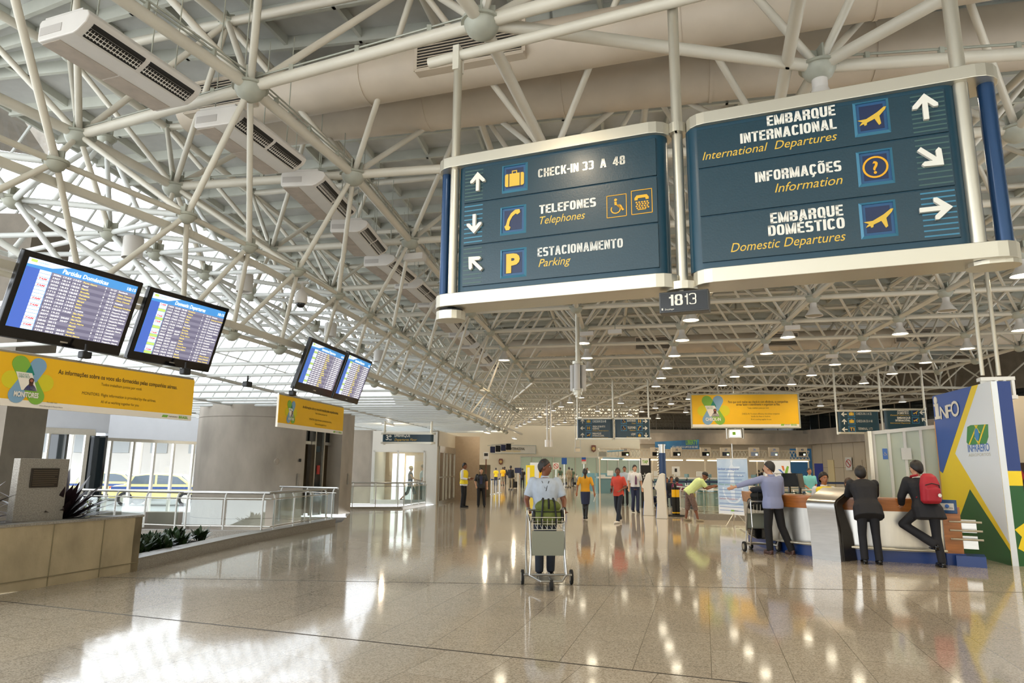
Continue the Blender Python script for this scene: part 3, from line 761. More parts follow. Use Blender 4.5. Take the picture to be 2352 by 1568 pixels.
# left board content
y_=-.0145
def txt(par,s,a,b,h,m,w_from=None,al='L',bold=.03,shear=0,pl=None,yy=y_):
    (x0,z0),(x1,z1)=(pl or SG).l(*a),(pl or SG).l(*b)
    T(par,s,x0 if al=='L' else x1,(z0+z1)/2,h,m,w=abs(x1-x0),al=al,bold=bold,shear=shear,y=yy)
for px,ang in (((1101,420),0),((1093,517),PI),((1095,607),PI/4)): x,z=L_(*px); arrow(sgn,x,z,.20,ang,-.045,-.012)
for (pa,pb,k) in (((1155,383),(1214,437),'case'),((1151,478),(1212,534),'phone'),((1151,575),(1210,634),'P')):
    (x0,z1),(x1,z0)=L_(*pa),L_(*pb); x1=x0+.27; z0=z1-.29; picto_frame(sgn,x0,z0,x1,z1,-.014)
    if k=='P': T(sgn,'P',(x0+x1)/2,(z0+z1)/2-.088,.18,'sign_gold',w=.14,al='C',bold=.07,y=-.025)
    else: icon(sgn,k,(x0+x1)/2,(z0+z1)/2-(.0 if k=='phone' else .01),.2 if k=='case' else .2,y=-.02)
MM('sign_metal','bcbcb4',rough=.25,metal=.6)
T2(sgn,'CHECK-IN 33  A  48',(1237,411),(1437,377),.088,'sign_metal')
T2(sgn,'TELEFONES',(1240,494),(1370,474),.088,'sign_white')
txt(sgn,'Telephones',(1241,517),(1345,502),.08,'sign_gold',bold=.0,shear=.3)
T2(sgn,'ESTACIONAMENTO',(1236,592),(1432,568),.088,'sign_metal')
txt(sgn,'Parking',(1238,615),(1312,605),.08,'sign_gold',bold=.0,shear=.3)
for (pa,pb,k) in (((1394,452),(1441,497),'wheel'),((1450,440),(1500,489),'tty')):
    (x0,z1),(x1,z0)=L_(*pa),L_(*pb); q=MB(); t_=.006
    for r in (rect(x0,z0,x1,z0+t_),rect(x0,z1-t_,x1,z1),rect(x0,z0,x0+t_,z1),rect(x1-t_,z0,x1,z1)): q.prism(r,-.018,-.014)
    q.build('pictogram_border','sign_amber',sgn); icon(sgn,k,(x0+x1)/2,(z0+z1)/2,(x1-x0)*.8,y=-.014,m='sign_amber')
# right board content
for px,ang in (((2123,250),0),((2137,365),-PI*.75),((2148,483),-PI/2)): x,z=L_(*px); arrow(sgr,x,z,.22,ang,-.045,-.012)
for (pa,k) in (((1957,240),'plane'),((1965,352),'question'),((1971,469),'plane')):
    x0,z1=L_(*pa); x1=x0+.26; z0=z1-.3; picto_frame(sgr,x0,z0,x1,z1,-.014); icon(sgr,k,(x0+x1)/2,(z0+z1)/2-(.01 if k=='plane' else 0),.2 if k=='plane' else .185,y=-.02,m='sign_gold' if k=='plane' else 'sign_amber')
T2(sgr,'EMBARQUE',(1762,292),(1919,266),.092,'sign_white')
T2(sgr,'INTERNACIONAL',(1701,331),(1922,298),.092,'sign_white')
txt(sgr,'International  Departures',(1614,370),(1923,322),.078,'sign_gold',al='R',bold=.0,shear=.3)
T2(sgr,'INFORMAÇÕES',(1735,420),(1933,395),.092,'sign_white')
txt(sgr,'Information',(1780,443),(1936,424),.082,'sign_gold',al='R',bold=.0,shear=.3)
T2(sgr,'EMBARQUE',(1770,515),(1937,496),.092,'sign_white')
T2(sgr,'DOMÉSTICO',(1765,543),(1941,526),.092,'sign_white')
txt(sgr,'Domestic Departures',(1679,580),(1943,553),.082,'sign_gold',al='R',bold=.0,shear=.3)
# lamp whose glare shows on the left board, hung behind the viewpoint
_r=ray(1340,368); _t=(SG.p0.dot(SG.n))/_r.dot(SG.n); _p=Vector((0,0,CH))+_r*_t; _d=_r-SG.n*2*_r.dot(SG.n); _k=(ZB-.35-_p.z)/_d.z if _d.z>0 else 3
lamp(_p+_d*_k+Vector((0,0,.35)),'bell lamp behind the viewpoint whose glare shows on the left blue board',None,power=2.0)
# flip clock
ck=thing('flip_clock','black flip clock reading 18 13 hanging under the big sign','clock',SG.p0,SG.rz)
(x0,z1),(x1,z0)=L_(1512,672),L_(1628,712); z1=L_(1512,670)[1]; z0=L_(1514,718)[1]
MB().bb(x0,x1,.03,.16,z0,z1).build('clock_case',MM('clock_grey','4a4a48',rough=.35,metal=.4),ck,bevel=.006)
MB().prism(rect(x0+.012,z0+.012,x1-.012,z1-.012),.022,.03).build('clock_face','plastic_black',ck)
h=(z1-z0); wk=x1-x0; T2(ck,'18',0,0,h*.52,'sign_white',y=.02,box=(x0+wk*.21,x0+wk*.49,z0+h*.31),t=.17,hs=.12); T2(ck,'13',0,0,h*.52,'sign_white',y=.02,box=(x0+wk*.53,x0+wk*.76,z0+h*.31),t=.09,hs=.07)
T(ck,'Decadiager',x0+.05,z0+.022,.014,'sign_white',w=.08,y=.018)
MB().bb(x0+.022,x0+.034,.016,.02,z0+.022,z0+.04).build('maker_mark','sign_white',ck)
MB().tube(((x0+x1)/2,.1,z1),((x0+x1)/2,.1,L_(1570,655)[1]),.02,n=8).build('stem','black',ck)
# ================================================================ SMALLER HANGING SIGNS
def small_sign(name,label,Pn,boxes,posts,cat='sign'):
    t=thing(name,label,cat,Pn.p0,Pn.rz); return t
def far_sign(pts,Y0,Y1,label,content,posts):
    # pts: board corner pixels (left,top)-(right,bottom) for each board
    p0=aty(pts[0][0],pts[0][1],Y0); p1=aty(pts[-1][2],pts[-1][3],Y1); P=PL(p0,p1)
    t=thing('hanging_direction_sign',label,'sign',P.p0,P.rz)
    for k,(x0,y0,x1,y1) in enumerate(pts):
        a=P.l(x0,y0); b=P.l(x1,y1); z0=P.l((x0+x1)/2,y1)[1]; z1=P.l((x0+x1)/2,y0)[1]
        MB().slab(stadium(a[0],b[0],0,.2,6),z0+.08,z1-.08).build('board_body','sign_panel',t)
        for (za,zb) in ((z0,z0+.08),(z1-.08,z1)): MB().slab(stadium(a[0]-.08,b[0]+.08,-.03,.23,6),za,zb).build('end_trim','alu_warm',t)
        for kind,args in content[k]:
            if kind=='a': x,z=P.l(*args[0]); arrow(t,x,z,.24,args[1],-.02,0)
            elif kind=='t': 
                x0_,zq=P.l(*args[1]); x1_,z_=P.l(*args[2]); T(t,args[0],x0_,(zq+z_)/2,args[3],args[4],w=x1_-x0_,bold=.03 if args[4]!='sign_gold' else 0,shear=.3 if args[4]=='sign_gold' else 0,y=-.006)
            elif kind=='i':
                x,z=P.l(*args[0]); s=.2; fr=MB().prism(rect(x-.15,z-.14,x+.15,z+.14),-.01,0).build('pictogram_frame','sign_frame',t); MB().prism(rect(x-.12,z-.11,x+.12,z+.11),-.013,-.01).build('pictogram_ground','sign_navy',fr); 
                if args[1]=='T1': T(t,'T1',x,z-.07,.14,'sign_gold',al='C',bold=.05,y=-.015)
                else: icon(t,args[1],x,z,s,y=-.014)
    for (px,py,ztop,m) in posts:
        x,z=P.l(px,py); MB().tube((x,.1,P.l(px,pts[0][3])[1]-.03),(x,.1,ztop),.045,n=10).build('hanging_post','alu_warm',t,smooth=True)
        MB().tube((x,.1,z-.0),(x,.1,z+.02),.07,n=10).build('post_collar','alu_warm',t)
    return t,P
U_=0; 
cs,CS=far_sign([(1325,959,1407,1009),(1412,959,1493,1008)],36,35.2,'double blue hanging sign over the middle of the hall listing CHECK-IN and SANITÁRIOS',
 [[('a',((1338,967),0)),('a',((1338,983),PI/2)),('a',((1338,999),0)),('i',((1352,967),'case')),('i',((1352,983),'people')),('i',((1352,999),'plane')),
   ('t',('CHECK-IN 33 A 48',(1361,970),(1392,970),.13,'sign_metal')),('t',('VENDA DE BILHETES',(1361,981),(1390,981),.09,'sign_white')),('t',('RESERVAS',(1361,986),(1376,986),.09,'sign_white')),('t',('Tickets Reservations',(1361,990),(1398,990),.07,'sign_gold')),('t',('EMBARQUE',(1361,997),(1381,997),.09,'sign_white')),('t',('INTERNACIONAL',(1361,1002),(1388,1002),.09,'sign_white')),('t',('International Departures',(1361,1006),(1397,1006),.07,'sign_gold'))],
  [('a',((1482,967),-PI/2)),('a',((1482,983),-PI/2)),('a',((1484,999),PI)),('i',((1469,967),'people')),('i',((1469,983),'phone')),('i',((1469,999),'bag')),
   ('t',('SANITÁRIOS',(1440,968),(1460,968),.11,'sign_white')),('t',('Toilets',(1451,973),(1460,973),.07,'sign_gold')),('t',('TELEFONES',(1441,984),(1460,984),.11,'sign_white')),('t',('Telephones',(1446,989),(1460,989),.07,'sign_gold')),('t',('LOJAS',(1450,999),(1460,999),.11,'sign_white')),('t',('Shopping Area',(1439,1005),(1461,1005),.07,'sign_gold')),('i',((1433,967),'wheel')),('i',((1433,983),'wheel'))]],
 [(1326,959,6.2,0),(1408,959,6.2,0),(1490,959,6.2,0)])
rs,RS=far_sign([(1924,941,2023,996),(2031,938,2130,990)],30.5,30,'double blue hanging sign left of the INFO tower pointing to CHECK-IN 1 A 32',
 [[('a',((1938,951),PI/2)),('a',((1939,968),0)),('a',((1940,986),PI/2)),('i',((1955,950),'case')),('i',((1956,967),'case')),('i',((1957,985),'T1')),
   ('t',('CHECK-IN 1 A 32',(1966,953),(2002,952),.11,'sign_metal')),('t',('CHECK-IN 33 A 48',(1967,970),(2004,969),.11,'sign_metal')),('t',('TERMINAL 1-T1',(1971,988),(2004,986),.11,'sign_metal'))],
  [('a',((2118,947),PI/2)),('a',((2122,964),PI/4)),('i',((2102,948),'plane')),('i',((2103,965),'plane')),
   ('t',('EMBARQUE',(2061,945),(2087,944),.09,'sign_white')),('t',('DOMÉSTICO',(2061,951),(2087,950),.09,'sign_white')),('t',('Domestic Departures',(2045,955),(2089,954),.06,'sign_gold')),('t',('EMBARQUE',(2061,962),(2091,961),.09,'sign_white')),('t',('INTERNACIONAL',(2057,968),(2091,967),.09,'sign_white')),('t',('International Departures',(2045,973),(2091,972),.06,'sign_gold'))]],
 [(1922,941,6.2,0),(2026,940,6.2,0),(2126,937,6.2,0)])
es,ES=far_sign([(878,993,994,1019)],28,27.7,'small blue EMBARQUE sign hanging before the white glazed kiosk',
 [[('t',('3º',(886,1010),(899,1010),.2,'sign_white')),('t',('PISO',(893,1011),(900,1011),.06,'sign_white')),('t',('EMBARQUE',(906,1003),(942,1003),.13,'sign_white')),('t',('Departures Floor',(906,1012),(958,1012),.1,'sign_gold'))]],
 [(882,990,3.9,0),(990,990,3.9,0)])
# beige wall sign far
def board_sign(name,label,cat,pl,px,m,edge=None,depth=.08,th_=.06):
    (x0,y0,x1,y1)=px; a=pl.l(x0,y0); b=pl.l(x1,y1); t=thing(name,label,cat,pl.p0,pl.rz)
    z1=a[1]; z0=b[1]
    MB().prism(rect(a[0],z0,b[0],z1),0,depth).build('panel',m,t)
    if edge:
        q=MB(); e=th_
        for r in (rect(a[0]-e,z0-e,b[0]+e,z0),rect(a[0]-e,z1,b[0]+e,z1+e),rect(a[0]-e,z0,a[0],z1),rect(b[0],z0,b[0]+e,z1)): q.prism(r,-.02,depth+.01)
        q.build('frame',edge,t)
    return t,(a[0],z0,b[0],z1)
# ---------------------------------------------------------------- yellow campaign banners
YEL=MM('banner_yellow','efba0a',rough=.35,var=.05,vscale=1.2); ORG=MM('banner_orange','e39a18',rough=.35)
for k,h in (('petal_green','7fb23c'),('petal_blue','7fa6c4'),('petal_lime','d8cc1c'),('petal_teal','15806f'),('ink_dark','3a2c10'),('banner_white','ece6da'),('skin_print','a5674a'),('hair_print','4a2a1a'),('cloth_print','3b3f7a')): MM(k,h,rough=.5)
def capsule(x0,z0,x1,z1,r,n=10):
    a=math.atan2(z1-z0,x1-x0); P=[]
    for i in range(n+1): t=a-PI/2+PI*i/n; P.append((x1+r*math.cos(t),z1+r*math.sin(t)))
    for i in range(n+1): t=a+PI/2+PI*i/n; P.append((x0+r*math.cos(t),z0+r*math.sin(t)))
    return P
def campaign(t,x0,z0,x1,z1,word,lines,y=-.004,white=.13,lw=None,gx=.3,petalx=.13,ps=1):
    H_=z1-z0; W_=x1-x0; zw=z0+H_*white
    MB().prism(rect(x0,z0,x1,zw),y,0).build('white_strip','banner_white',t)
    MB().prism(rect(x0,zw,x1,z1),y,0).build('yellow_field',YEL,t)
    cx=x0+W_*petalx; cz=z0+H_*.52; s=H_*ps
    d=.005
    def pt(poly,m,l): MB().prism([(cx+a*s,cz+b*s) for a,b in poly],y-d*l*.3-.001,y-d*(l-1)*.3 if l>1 else y).build('petal',m,t)
    pt(disc(-.30,-.02,.17),'petal_lime',1); pt(disc(.34,-.02,.17),'petal_lime',1)
    pt(capsule(-.17,.30,.2,-.30,.155),'petal_green',2); pt(capsule(.17,.30,-.17,-.30,.155),'petal_blue',3)
    pt(capsule(-.17,.30,-.1,.2,.155),'petal_green',4); pt(capsule(.12,-.18,.2,-.30,.155),'petal_green',4)
    pt([(-.07,.12),(.02,.3),(.11,.12),(.02,.05)],'petal_teal',5)
    pt([(-.24,.14),(.06,.14),(.20,-.2),(-.10,-.2)],'banner_white',6)
    # printed half figure
    def pr(poly,m,l): MB().prism([(cx+a*s,cz+b*s) for a,b in poly],y-.009-.001*l,y-.009).build('print_figure',m,t)
    pr([(-.06,-.2),(.20,-.2),(.16,-.13),(.11,-.08),(.02,-.08),(-.03,-.14)],'cloth_print',1); pr(disc(.065,.0,.05,12),'hair_print',2); pr([(.02,0),(.03,-.11),(.10,-.11),(.11,0)],'hair_print',2); pr(disc(.065,-.005,.03,10),'skin_print',3)
    T(t,'FIQUE POR',cx-.19*s,cz+.085*s,.03*s,'petal_teal',w=.19*s,y=y-.012); T(t,'DENTRO',cx-.18*s,cz+.035*s,.045*s,'petal_teal',w=.2*s,y=y-.012)
    T(t,word,cx-.0*s,cz-.33*s,.10*s,'banner_white',w=.46*s,al='C',bold=.05,y=y-.014)
    for (s_,fx,fz,fh,fw_,b) in lines: T(t,s_,x0+W_*fx,z0+H_*fz,H_*fh,'ink_dark',w=W_*fw_,al='C',bold=b,y=y-.002)
    MB().prism([(x0+W_*a,z0+H_*b) for a,b in ((.83,.035),(.86,.035),(.865,.09),(.835,.09))],y-.002,y).build('airport_logo','petal_green',t)
    T(t,'INFRAERO',x0+W_*.868,z0+H_*.045,H_*.035,'ink_dark',w=W_*.05,y=y-.003)
    T(t,'BRASIL',x0+W_*.925,z0+H_*.035,H_*.06,'petal_green',w=W_*.055,bold=.05,y=y-.003)
MONL=[('As informações sobre os voos são fornecidas pelas companhias aéreas.',.61,.72,.095,.58,.02),('Todos trabalham juntos por você.',.61,.59,.062,.2,.0),('MONITORS: Flight information is provided by the airlines.',.61,.36,.065,.36,.0),('All of us working together for you',.61,.22,.06,.185,.0)]
B1P=PL((-4.5,6.24),(-3.43,8.78))
def banner(label,P,px,word,lines,white=.13,frame=False,**kw):
    t=thing('campaign_banner',label,'banner',P.p0,P.rz); (x0,y0,x1,y1,yl0,yl1)=px
    a=P.l(x0,y0); b=P.l(x1,y1); z1=(P.l(x0,y0)[1]+P.l(x1,yl0)[1])/2; z0=(P.l(x0,yl1)[1]+P.l(x1,y1)[1])/2
    MB().prism(rect(a[0],z0,b[0],z1),.002,.03).build('backing','banner_white',t)
    campaign(t,a[0],z0,b[0],z1,word,lines,white=white,**kw)
    if frame:
        q=MB(); e=.06
        for r in (rect(a[0]-e,z0-e,b[0]+e,z0),rect(a[0]-e,z1,b[0]+e,z1+e),rect(a[0]-e,z0,a[0],z1),rect(b[0],z0,b[0]+e,z1)): q.prism(r,-.03,.12)
        q.build('frame','node_paint',t)
        MB().tube((a[0]+1.2,.06,z0),(a[0]+1.2,.06,6.1),.02,n=6).build('hanger_rod','steel_paint',t)
    else:
        MB().tube((a[0],.02,z1+.012),(b[0],.02,z1+.012),.015,n=8).build('top_bar','aluminium',t)
    return t
x0,x1=-60,439
tb=banner('wide yellow MONITORES banner below the two near flight monitors',B1P,(-62,795,438,966,873,925),'MONITORES',MONL,petalx=.205)
T(tb,'Para saber mais:',B1P.l(118,925)[0],B1P.l(118,926)[1],.014,'ink_dark',w=.1,al='C',y=-.01); T(tb,'www.infraero.gov.br/fiqueppordentro'.replace('pp','p'),B1P.l(116,934)[0],B1P.l(116,935)[1],.014,'ink_dark',w=.22,al='C',y=-.01)
B2P=PL((-3.1,10.6),(-2.6,13.4))
tb2=banner('small yellow MONITORES banner in front of the round concrete tower',B2P,(642,904,786,1001,938,976),'MONITORES',MONL,petalx=.16,ps=.8)
p0=aty(1587,985,31.4); p1=aty(1837,980,30.6); B3P=PL(p0,p1)
CHK=[('Para que você realize seu check-in com eficiência, as companhias',.63,.74,.075,.56,.02),('aéreas fazem o atendimento e organizam as filas.',.63,.66,.075,.41,.02),('Todos trabalham juntos por você.',.63,.56,.05,.2,.0),('CHECK-IN: To ensure efficiency, the airlines companies',.65,.38,.05,.35,.0),('handle the lines at check-in.',.65,.30,.05,.18,.0),('All of us working together for you',.65,.21,.05,.19,.0)]
banner('large framed yellow CHECK-IN banner hanging over the right side of the hall',B3P,(1588,907,1836,978,905,982),'CHECK-IN',CHK,white=.08,frame=True,petalx=.2)
# ================================================================ FLIGHT MONITORS
SCR_BG=mat('screen_blue',(.1,.3,.7),rough=.15,emit=c('3f8fd0'),estr=0.65)
SCR_A=mat('screen_row_dark',(.1,.1,.15),rough=.15,emit=c('84809a'),estr=0.54); SCR_B=mat('screen_row_light',(.1,.1,.15),rough=.15,emit=c('9c98ae'),estr=0.61)
SCR_W=mat('screen_white',(1,1,1),rough=.2,emit=c('ffffff'),estr=0.72); SCR_Y=mat('screen_yellow',(1,.8,.2),rough=.2,emit=c('f2dc70'),estr=0.72)
SCR_R=mat('screen_red',(1,.1,.1),rough=.2,emit=c('d84055'),estr=0.65); SCR_L=mat('screen_pale',(1,1,1),rough=.2,emit=c('dfe8f4'),estr=0.65); SCR_G=mat('screen_green',(.6,.8,.3),rough=.2,emit=c('b5cf5a'),estr=0.65); SCR_D=mat('screen_deep',(.1,.1,.5),rough=.2,emit=c('3f78cc'),estr=0.58)
CITY=['Porto Alegre','Natal','Maceió','Brasília','Fortaleza','Vitória','Macapá','Belém','Belém','Teresina','São Paulo','Brasília','São Paulo','Porto Alegre','Maceió','Natal','Goiânia','Porto Alegre']
FL=['3086','3307','3152','2020','1604','1712','1907','3002','6316','3544','1793','3016','3077','3417','5846','3436','5848','5765']
TM=['17:57','18:14','18:25','18:33','18:38','18:42','19:03','19:03','19:03','19:11','19:30','19:32','20:03','20:07','20:12','20:26','20:29','20:43']
ST=['Decolando','Última Chamada','Última Chamada','Última Chamada','Atrasado','Embarque Imediato','Despacho Aberto','Despacho Aberto','Despacho Aberto','Despacho Aberto','Despacho Aberto','Cancelado','Despacho Aberto','Despacho Aberto','Cancelado','Cancelado','Despacho Aberto','Despacho Aberto']
def monitor(label,P,q4,title,rows=18,seed=0,w=None,detail=True,tilt=18):
    # q4: pixels of the casing corners TL,TR,BR,BL
    a,b,c_,d=[P.l(*p) for p in q4]
    xl,xr=(a[0]+d[0])/2,(b[0]+c_[0])/2; zt,zb=(a[1]+b[1])/2,(c_[1]+d[1])/2
    W_=xr-xl; H_=(zt-zb); cx,cz=(xl+xr)/2,(zt+zb)/2
    t=thing('flight_monitor',label,'monitor'); ce=P.w(cx,0); t.location=(ce.x,ce.y,cz); t.rotation_euler=(math.radians(-tilt)*-1,0,P.rz)
    H_=H_/math.cos(math.radians(tilt))
    MB().prism(rect(-W_/2,-H_/2,W_/2,H_/2),0,.07).build('casing','plastic_black',t,bevel=.012)
    e=W_*.045; x0,x1=-W_/2+e,W_/2-e; z0,z1=-H_/2+e*2.0,H_/2-e
    scn=MB().prism(rect(x0,z0,x1,z1),-.003,0).build('screen',SCR_BG,t)
    MB().prism(rect(x0,z0,x0+(x1-x0)*.12,z1-(z1-z0)*.13),-.004,-.003).build('side_band',SCR_D,t)
    h=(z1-z0)*.86/rows; ww=x1-x0; X=lambda f:x0+ww*f
    hd=z1-(z1-z0)*.13; rh=(hd-z0)/rows
    A_,B_,Lg,Lr=MB(),MB(),MB(),MB()
    for r in range(rows):
        zz_=hd-(r+1)*rh; (A_ if r%2 else B_).prism(rect(X(.21),zz_,x1,zz_+rh),-.005,-.003)
        (Lr if (r*7+seed)%3==0 else Lg).prism(rect(X(.11),zz_+rh*.06,X(.205),zz_+rh*.94),-.005,-.003)
    A_.build('row_band',SCR_A,t); B_.build('row_band',SCR_B,t); Lg.build('airline_tile',SCR_L,t); Lr.build('airline_tile',SCR_G if seed else SCR_L,t)
    MB().prism([(X(0),z1-.001),(X(.35),z1-.001),(X(.2),hd+(z1-hd)*.4),(X(0),hd+(z1-hd)*.3)],-.005,-.003).build('header_swoosh',SCR_L,t)
    T(t,title,X(.5),z1-(z1-hd)*.8,(z1-hd)*.5,SCR_W,w=ww*.42,al='C',bold=.03,shear=.15,y=-.007)
    T(t,'18:15',X(.9),z1-(z1-hd)*.75,(z1-hd)*.38,SCR_W,w=ww*.09,y=-.007,bold=.03)
    T(t,'INFRAERO',X(.08),hd+(z1-hd)*.62,(z1-hd)*.16,SCR_BG,w=ww*.1,y=-.007)
    MB().prism(rect(X(.02),hd+(z1-hd)*.6,X(.07),hd+(z1-hd)*.9),-.006,-.005).build('airport_logo',SCR_G,t)
    if detail:
        cols=[(.23,FL,.07,'w'),(.32,TM,.075,'w'),(.41,TM,.075,'w'),(.5,CITY,None,'y'),(.7,None,.01,'w'),(.76,None,.06,'w'),(.84,ST,None,'s')]
        for r in range(rows):
            zz_=hd-(r+1)*rh+rh*.22; g=(r*5+seed*3)%18
            rr=(r+seed)%18
            T(t,FL[rr],X(.225),zz_,rh*.5,SCR_W,w=ww*.065,y=-.006,bold=.03); T(t,TM[rr],X(.31),zz_,rh*.5,SCR_W,w=ww*.07,y=-.006,bold=.03)
            if rr not in (11,14,15): T(t,TM[rr],X(.40),zz_,rh*.5,SCR_W,w=ww*.07,y=-.006,bold=.03)
            T(t,CITY[rr],X(.49),zz_,rh*.5,SCR_Y if rr not in (1,9) else SCR_W,w=ww*.0105*len(CITY[rr]),y=-.006,bold=.03)
            T(t,'2' if rr%3 else '1',X(.70),zz_,rh*.5,SCR_W,w=ww*.01,y=-.006); T(t,'01-27' if rr<4 else '10-13',X(.75),zz_,rh*.5,SCR_W,w=ww*.06,y=-.006,bold=.03)
            T(t,ST[rr],X(.83),zz_,rh*.5,SCR_Y if rr in (1,2,3,5) else SCR_W,w=ww*.0102*len(ST[rr]),y=-.006,bold=.03)
            if (r*7+seed)%3!=0 and r%2==0: T(t,'TAM',X(.12),zz_,rh*.55,SCR_R,w=ww*.07,y=-.006,bold=.05,shear=.3)
    else:
        q=MB(); q2=MB()
        for r in range(rows):
            zz_=hd-(r+1)*rh+rh*.3
            for f0,f1 in ((.225,.29),(.31,.38),(.40,.47),(.7,.71),(.75,.81),(.83,.95)): q.prism(rect(X(f0),zz_,X(f1),zz_+rh*.4),-.006,-.005)
            q2.prism(rect(X(.49),zz_,X(.49+.05+.02*(r%4)),zz_+rh*.4),-.006,-.005)
        q.build('row_text',SCR_W,t); q2.build('row_text',SCR_Y,t)
    MB().box((0,-.002,-H_/2+e*.9),(W_*.06,.004,e*.25)).build('maker_mark','aluminium',t)
    MB().box((0,.11,.0),(W_*.4,.1,H_*.4)).tube((0,.1,0),(0,.18,.25),.03,n=8).build('wall_bracket','plastic_white',t)
    return t
monitor('larger near flight monitor titled Partidas Domésticas at the far left',B1P,((52,582),(332,656),(272,812),(-8,768)),'Partidas Domésticas')
monitor('near flight monitor titled Domestic Departures beside the larger one',B1P,((353,668),(529,716),(478,850),(284,820)),'Domestic Departures',seed=4)
M2P=PL((-3.1,10.6),(-2.65,13.4))
monitor('left one of the paired distant flight monitors over the small yellow banner',M2P,((716,783),(797,815),(760,912),(676,886)),'International Departures',seed=2,detail=False)
monitor('right one of the paired distant flight monitors over the small yellow banner',M2P,((800,816),(855,834),(822,927),(765,909)),'International Departures',seed=3,detail=False)
for (px,l) in (((195,815),'black spotlight clipped under the larger near monitor'),((425,853),'black spotlight clipped under the second near monitor'),((568,882),'small black spotlight hanging from a thin cable on the girder'),((672,903),'black spotlight above the small yellow banner')):
    P_=B1P if px[0]<600 else M2P
    a=P_.l(*px); t=thing('spot_lamp',l,'spotlight',P_.w(a[0],0)+Vector((0,0,a[1])),P_.rz)
    MB().box((0,0,0),(.1,.08,.07)).build('lamp_body','black',t,bevel=.01); MB().tube((0,0,.03),(0,0,.11),.012,n=6).build('stem','black',t)
# dome camera on the upper rail
p=atz(691,672,4.0); p=aty(691,690,atz(691,660,1.6+3.9*S).y); t=thing('dome_camera','white dome camera with dark lens hanging from the upper rail','camera',p)
MB().lathe([(.03,.2),(.05,.16),(.085,.12),(.1,.05),(.1,-.03),(.085,-.05)],n=20).build('housing','plastic_white',t,smooth=True); MB().ell((0,0,-.05),(.07,.07,.07),n=16,m=8).build('dome','plastic_black',t,smooth=True)
MB().tube((0,0,.18),(0,0,.3),.03,n=8).bb(-.1,.1,-.03,.03,.28,.31).build('mount','plastic_white',t)
# cylinder skylight lamps
cyl=None
for k,(px,s_,l) in enumerate((((308,575),1,'nearest white cylinder lamp in the skylight frame'),((564,655),1,'second white cylinder lamp in the skylight frame'),((760,760),1,'third white cylinder lamp right of the paired monitors'),((870,815),1,'farthest white cylinder lamp in the skylight frame'))):
    p=atz(px[0],[545,630,742,805][k],4.7)
    if cyl is None:
        cyl=thing('cylinder_lamp',l,'lamp',p,0,'cylinder lamps hung in the skylight frame'); MB().lathe([(.12,0),(.13,-.02),(.13,-.3),(.12,-.3),(.12,-.27)],n=20,cap=False).build('lamp_can','plastic_white',cyl,smooth=True); MB().lathe([(0,-.265),(.12,-.265),(.12,-.26),(0,-.26)],n=20,cap=False).build('lamp_lens','plastic_white',cyl); MB().tube((0,0,0),(0,0,.15),.01,n=6).build('stem','node_paint',cyl)
    else: o=copy_tree(cyl); o.location=p; tag(o,l,'lamp')
# tannoy / camera post in centre
p=atz(1327,1100,0); P0=aty(1327,860,20)
t=thing('camera_post','silver hanging post with a cluster of white cylindrical speakers above the centre','speaker',(P0.x,P0.y,0))
z0=aty(1327,905,20).z; z1=aty(1327,830,20).z
MB().tube((0,0,z1-.02),(0,0,6.2),.065,n=14).build('hanging_post','alu_warm',t,smooth=True)
MB().tube((0,0,z1-.08),(0,0,z1),.16,n=18).tube((0,0,z0+.06),(0,0,z0+.16),.16,n=18).tube((0,0,z0-.03),(0,0,z0+.06),.13,n=18).tube((0,0,z0-.1),(0,0,z0-.03),.08,n=14).build('collar','alu_warm',t,smooth=True)
for a in (0,2.1,4.2): MB().tube((.17*math.cos(a+.3),.17*math.sin(a+.3),z0+.1),(.17*math.cos(a+.3),.17*math.sin(a+.3),z1-.1),.09,n=14).build('speaker_body','plastic_white',t,smooth=True)
MB().tube((0,0,z0+.1),(0,0,z1-.1),.09,n=12).build('core','dark_glass',t)
P0=aty(1261,1010,45); t=thing('camera_post','slim hanging post with small white speakers near the far wall','speaker',(P0.x,P0.y,0)); z0=aty(1261,1026,45).z; z1=aty(1261,1010,45).z
MB().tube((-.12,0,z1),(-.12,0,6.1),.05,n=8).tube((.12,0,z1),(.12,0,6.1),.05,n=8).build('hanging_post','plastic_white',t); MB().tube((-.12,0,z0),(-.12,0,z1),.15,n=12).tube((.12,0,z0),(.12,0,z1),.12,n=12).build('speaker_body','plastic_white',t,smooth=True)
# illuminated exit boxes
P4=PL(aty(1664,1008,34),aty(1705,1004,33.6)); t,b=board_sign('exit_light_box','glowing white exit box hanging beneath the yellow check-in banner','sign',P4,(1676,988,1701,1002),mat('box_glow',(1,1,.95),emit=(1,1,.85),estr=1.6),'aluminium',.15)
MB().prism(rect(b[0]+.12,(b[1]+b[3])/2-.08,b[0]+.28,(b[1]+b[3])/2+.08),-.006,0).build('pictogram','petal_green',t)
for x in (b[0]-.15,b[2]+.12): MB().tube((x,.07,b[1]-.1),(x,.07,b[3]+.1),.05,n=8).build('side_column','aluminium',t)
MB().tube(((b[0]+b[2])/2,.07,b[3]),((b[0]+b[2])/2,.07,6.1),.015,n=6).build('hanger_rod','aluminium',t)
P4=PL(aty(1320,1030,44),aty(1340,1030,44)); t,b=board_sign('exit_light_box','small beige exit box hanging below the central blue sign','sign',P4,(1322,1029,1333,1037),'beige_panel','aluminium',.15)
MB().tube((b[0],.07,b[3]),(b[0],.07,6.1),.02,n=6).tube((b[2],.07,b[3]),(b[2],.07,6.1),.02,n=6).build('hanger_rod','aluminium',t)
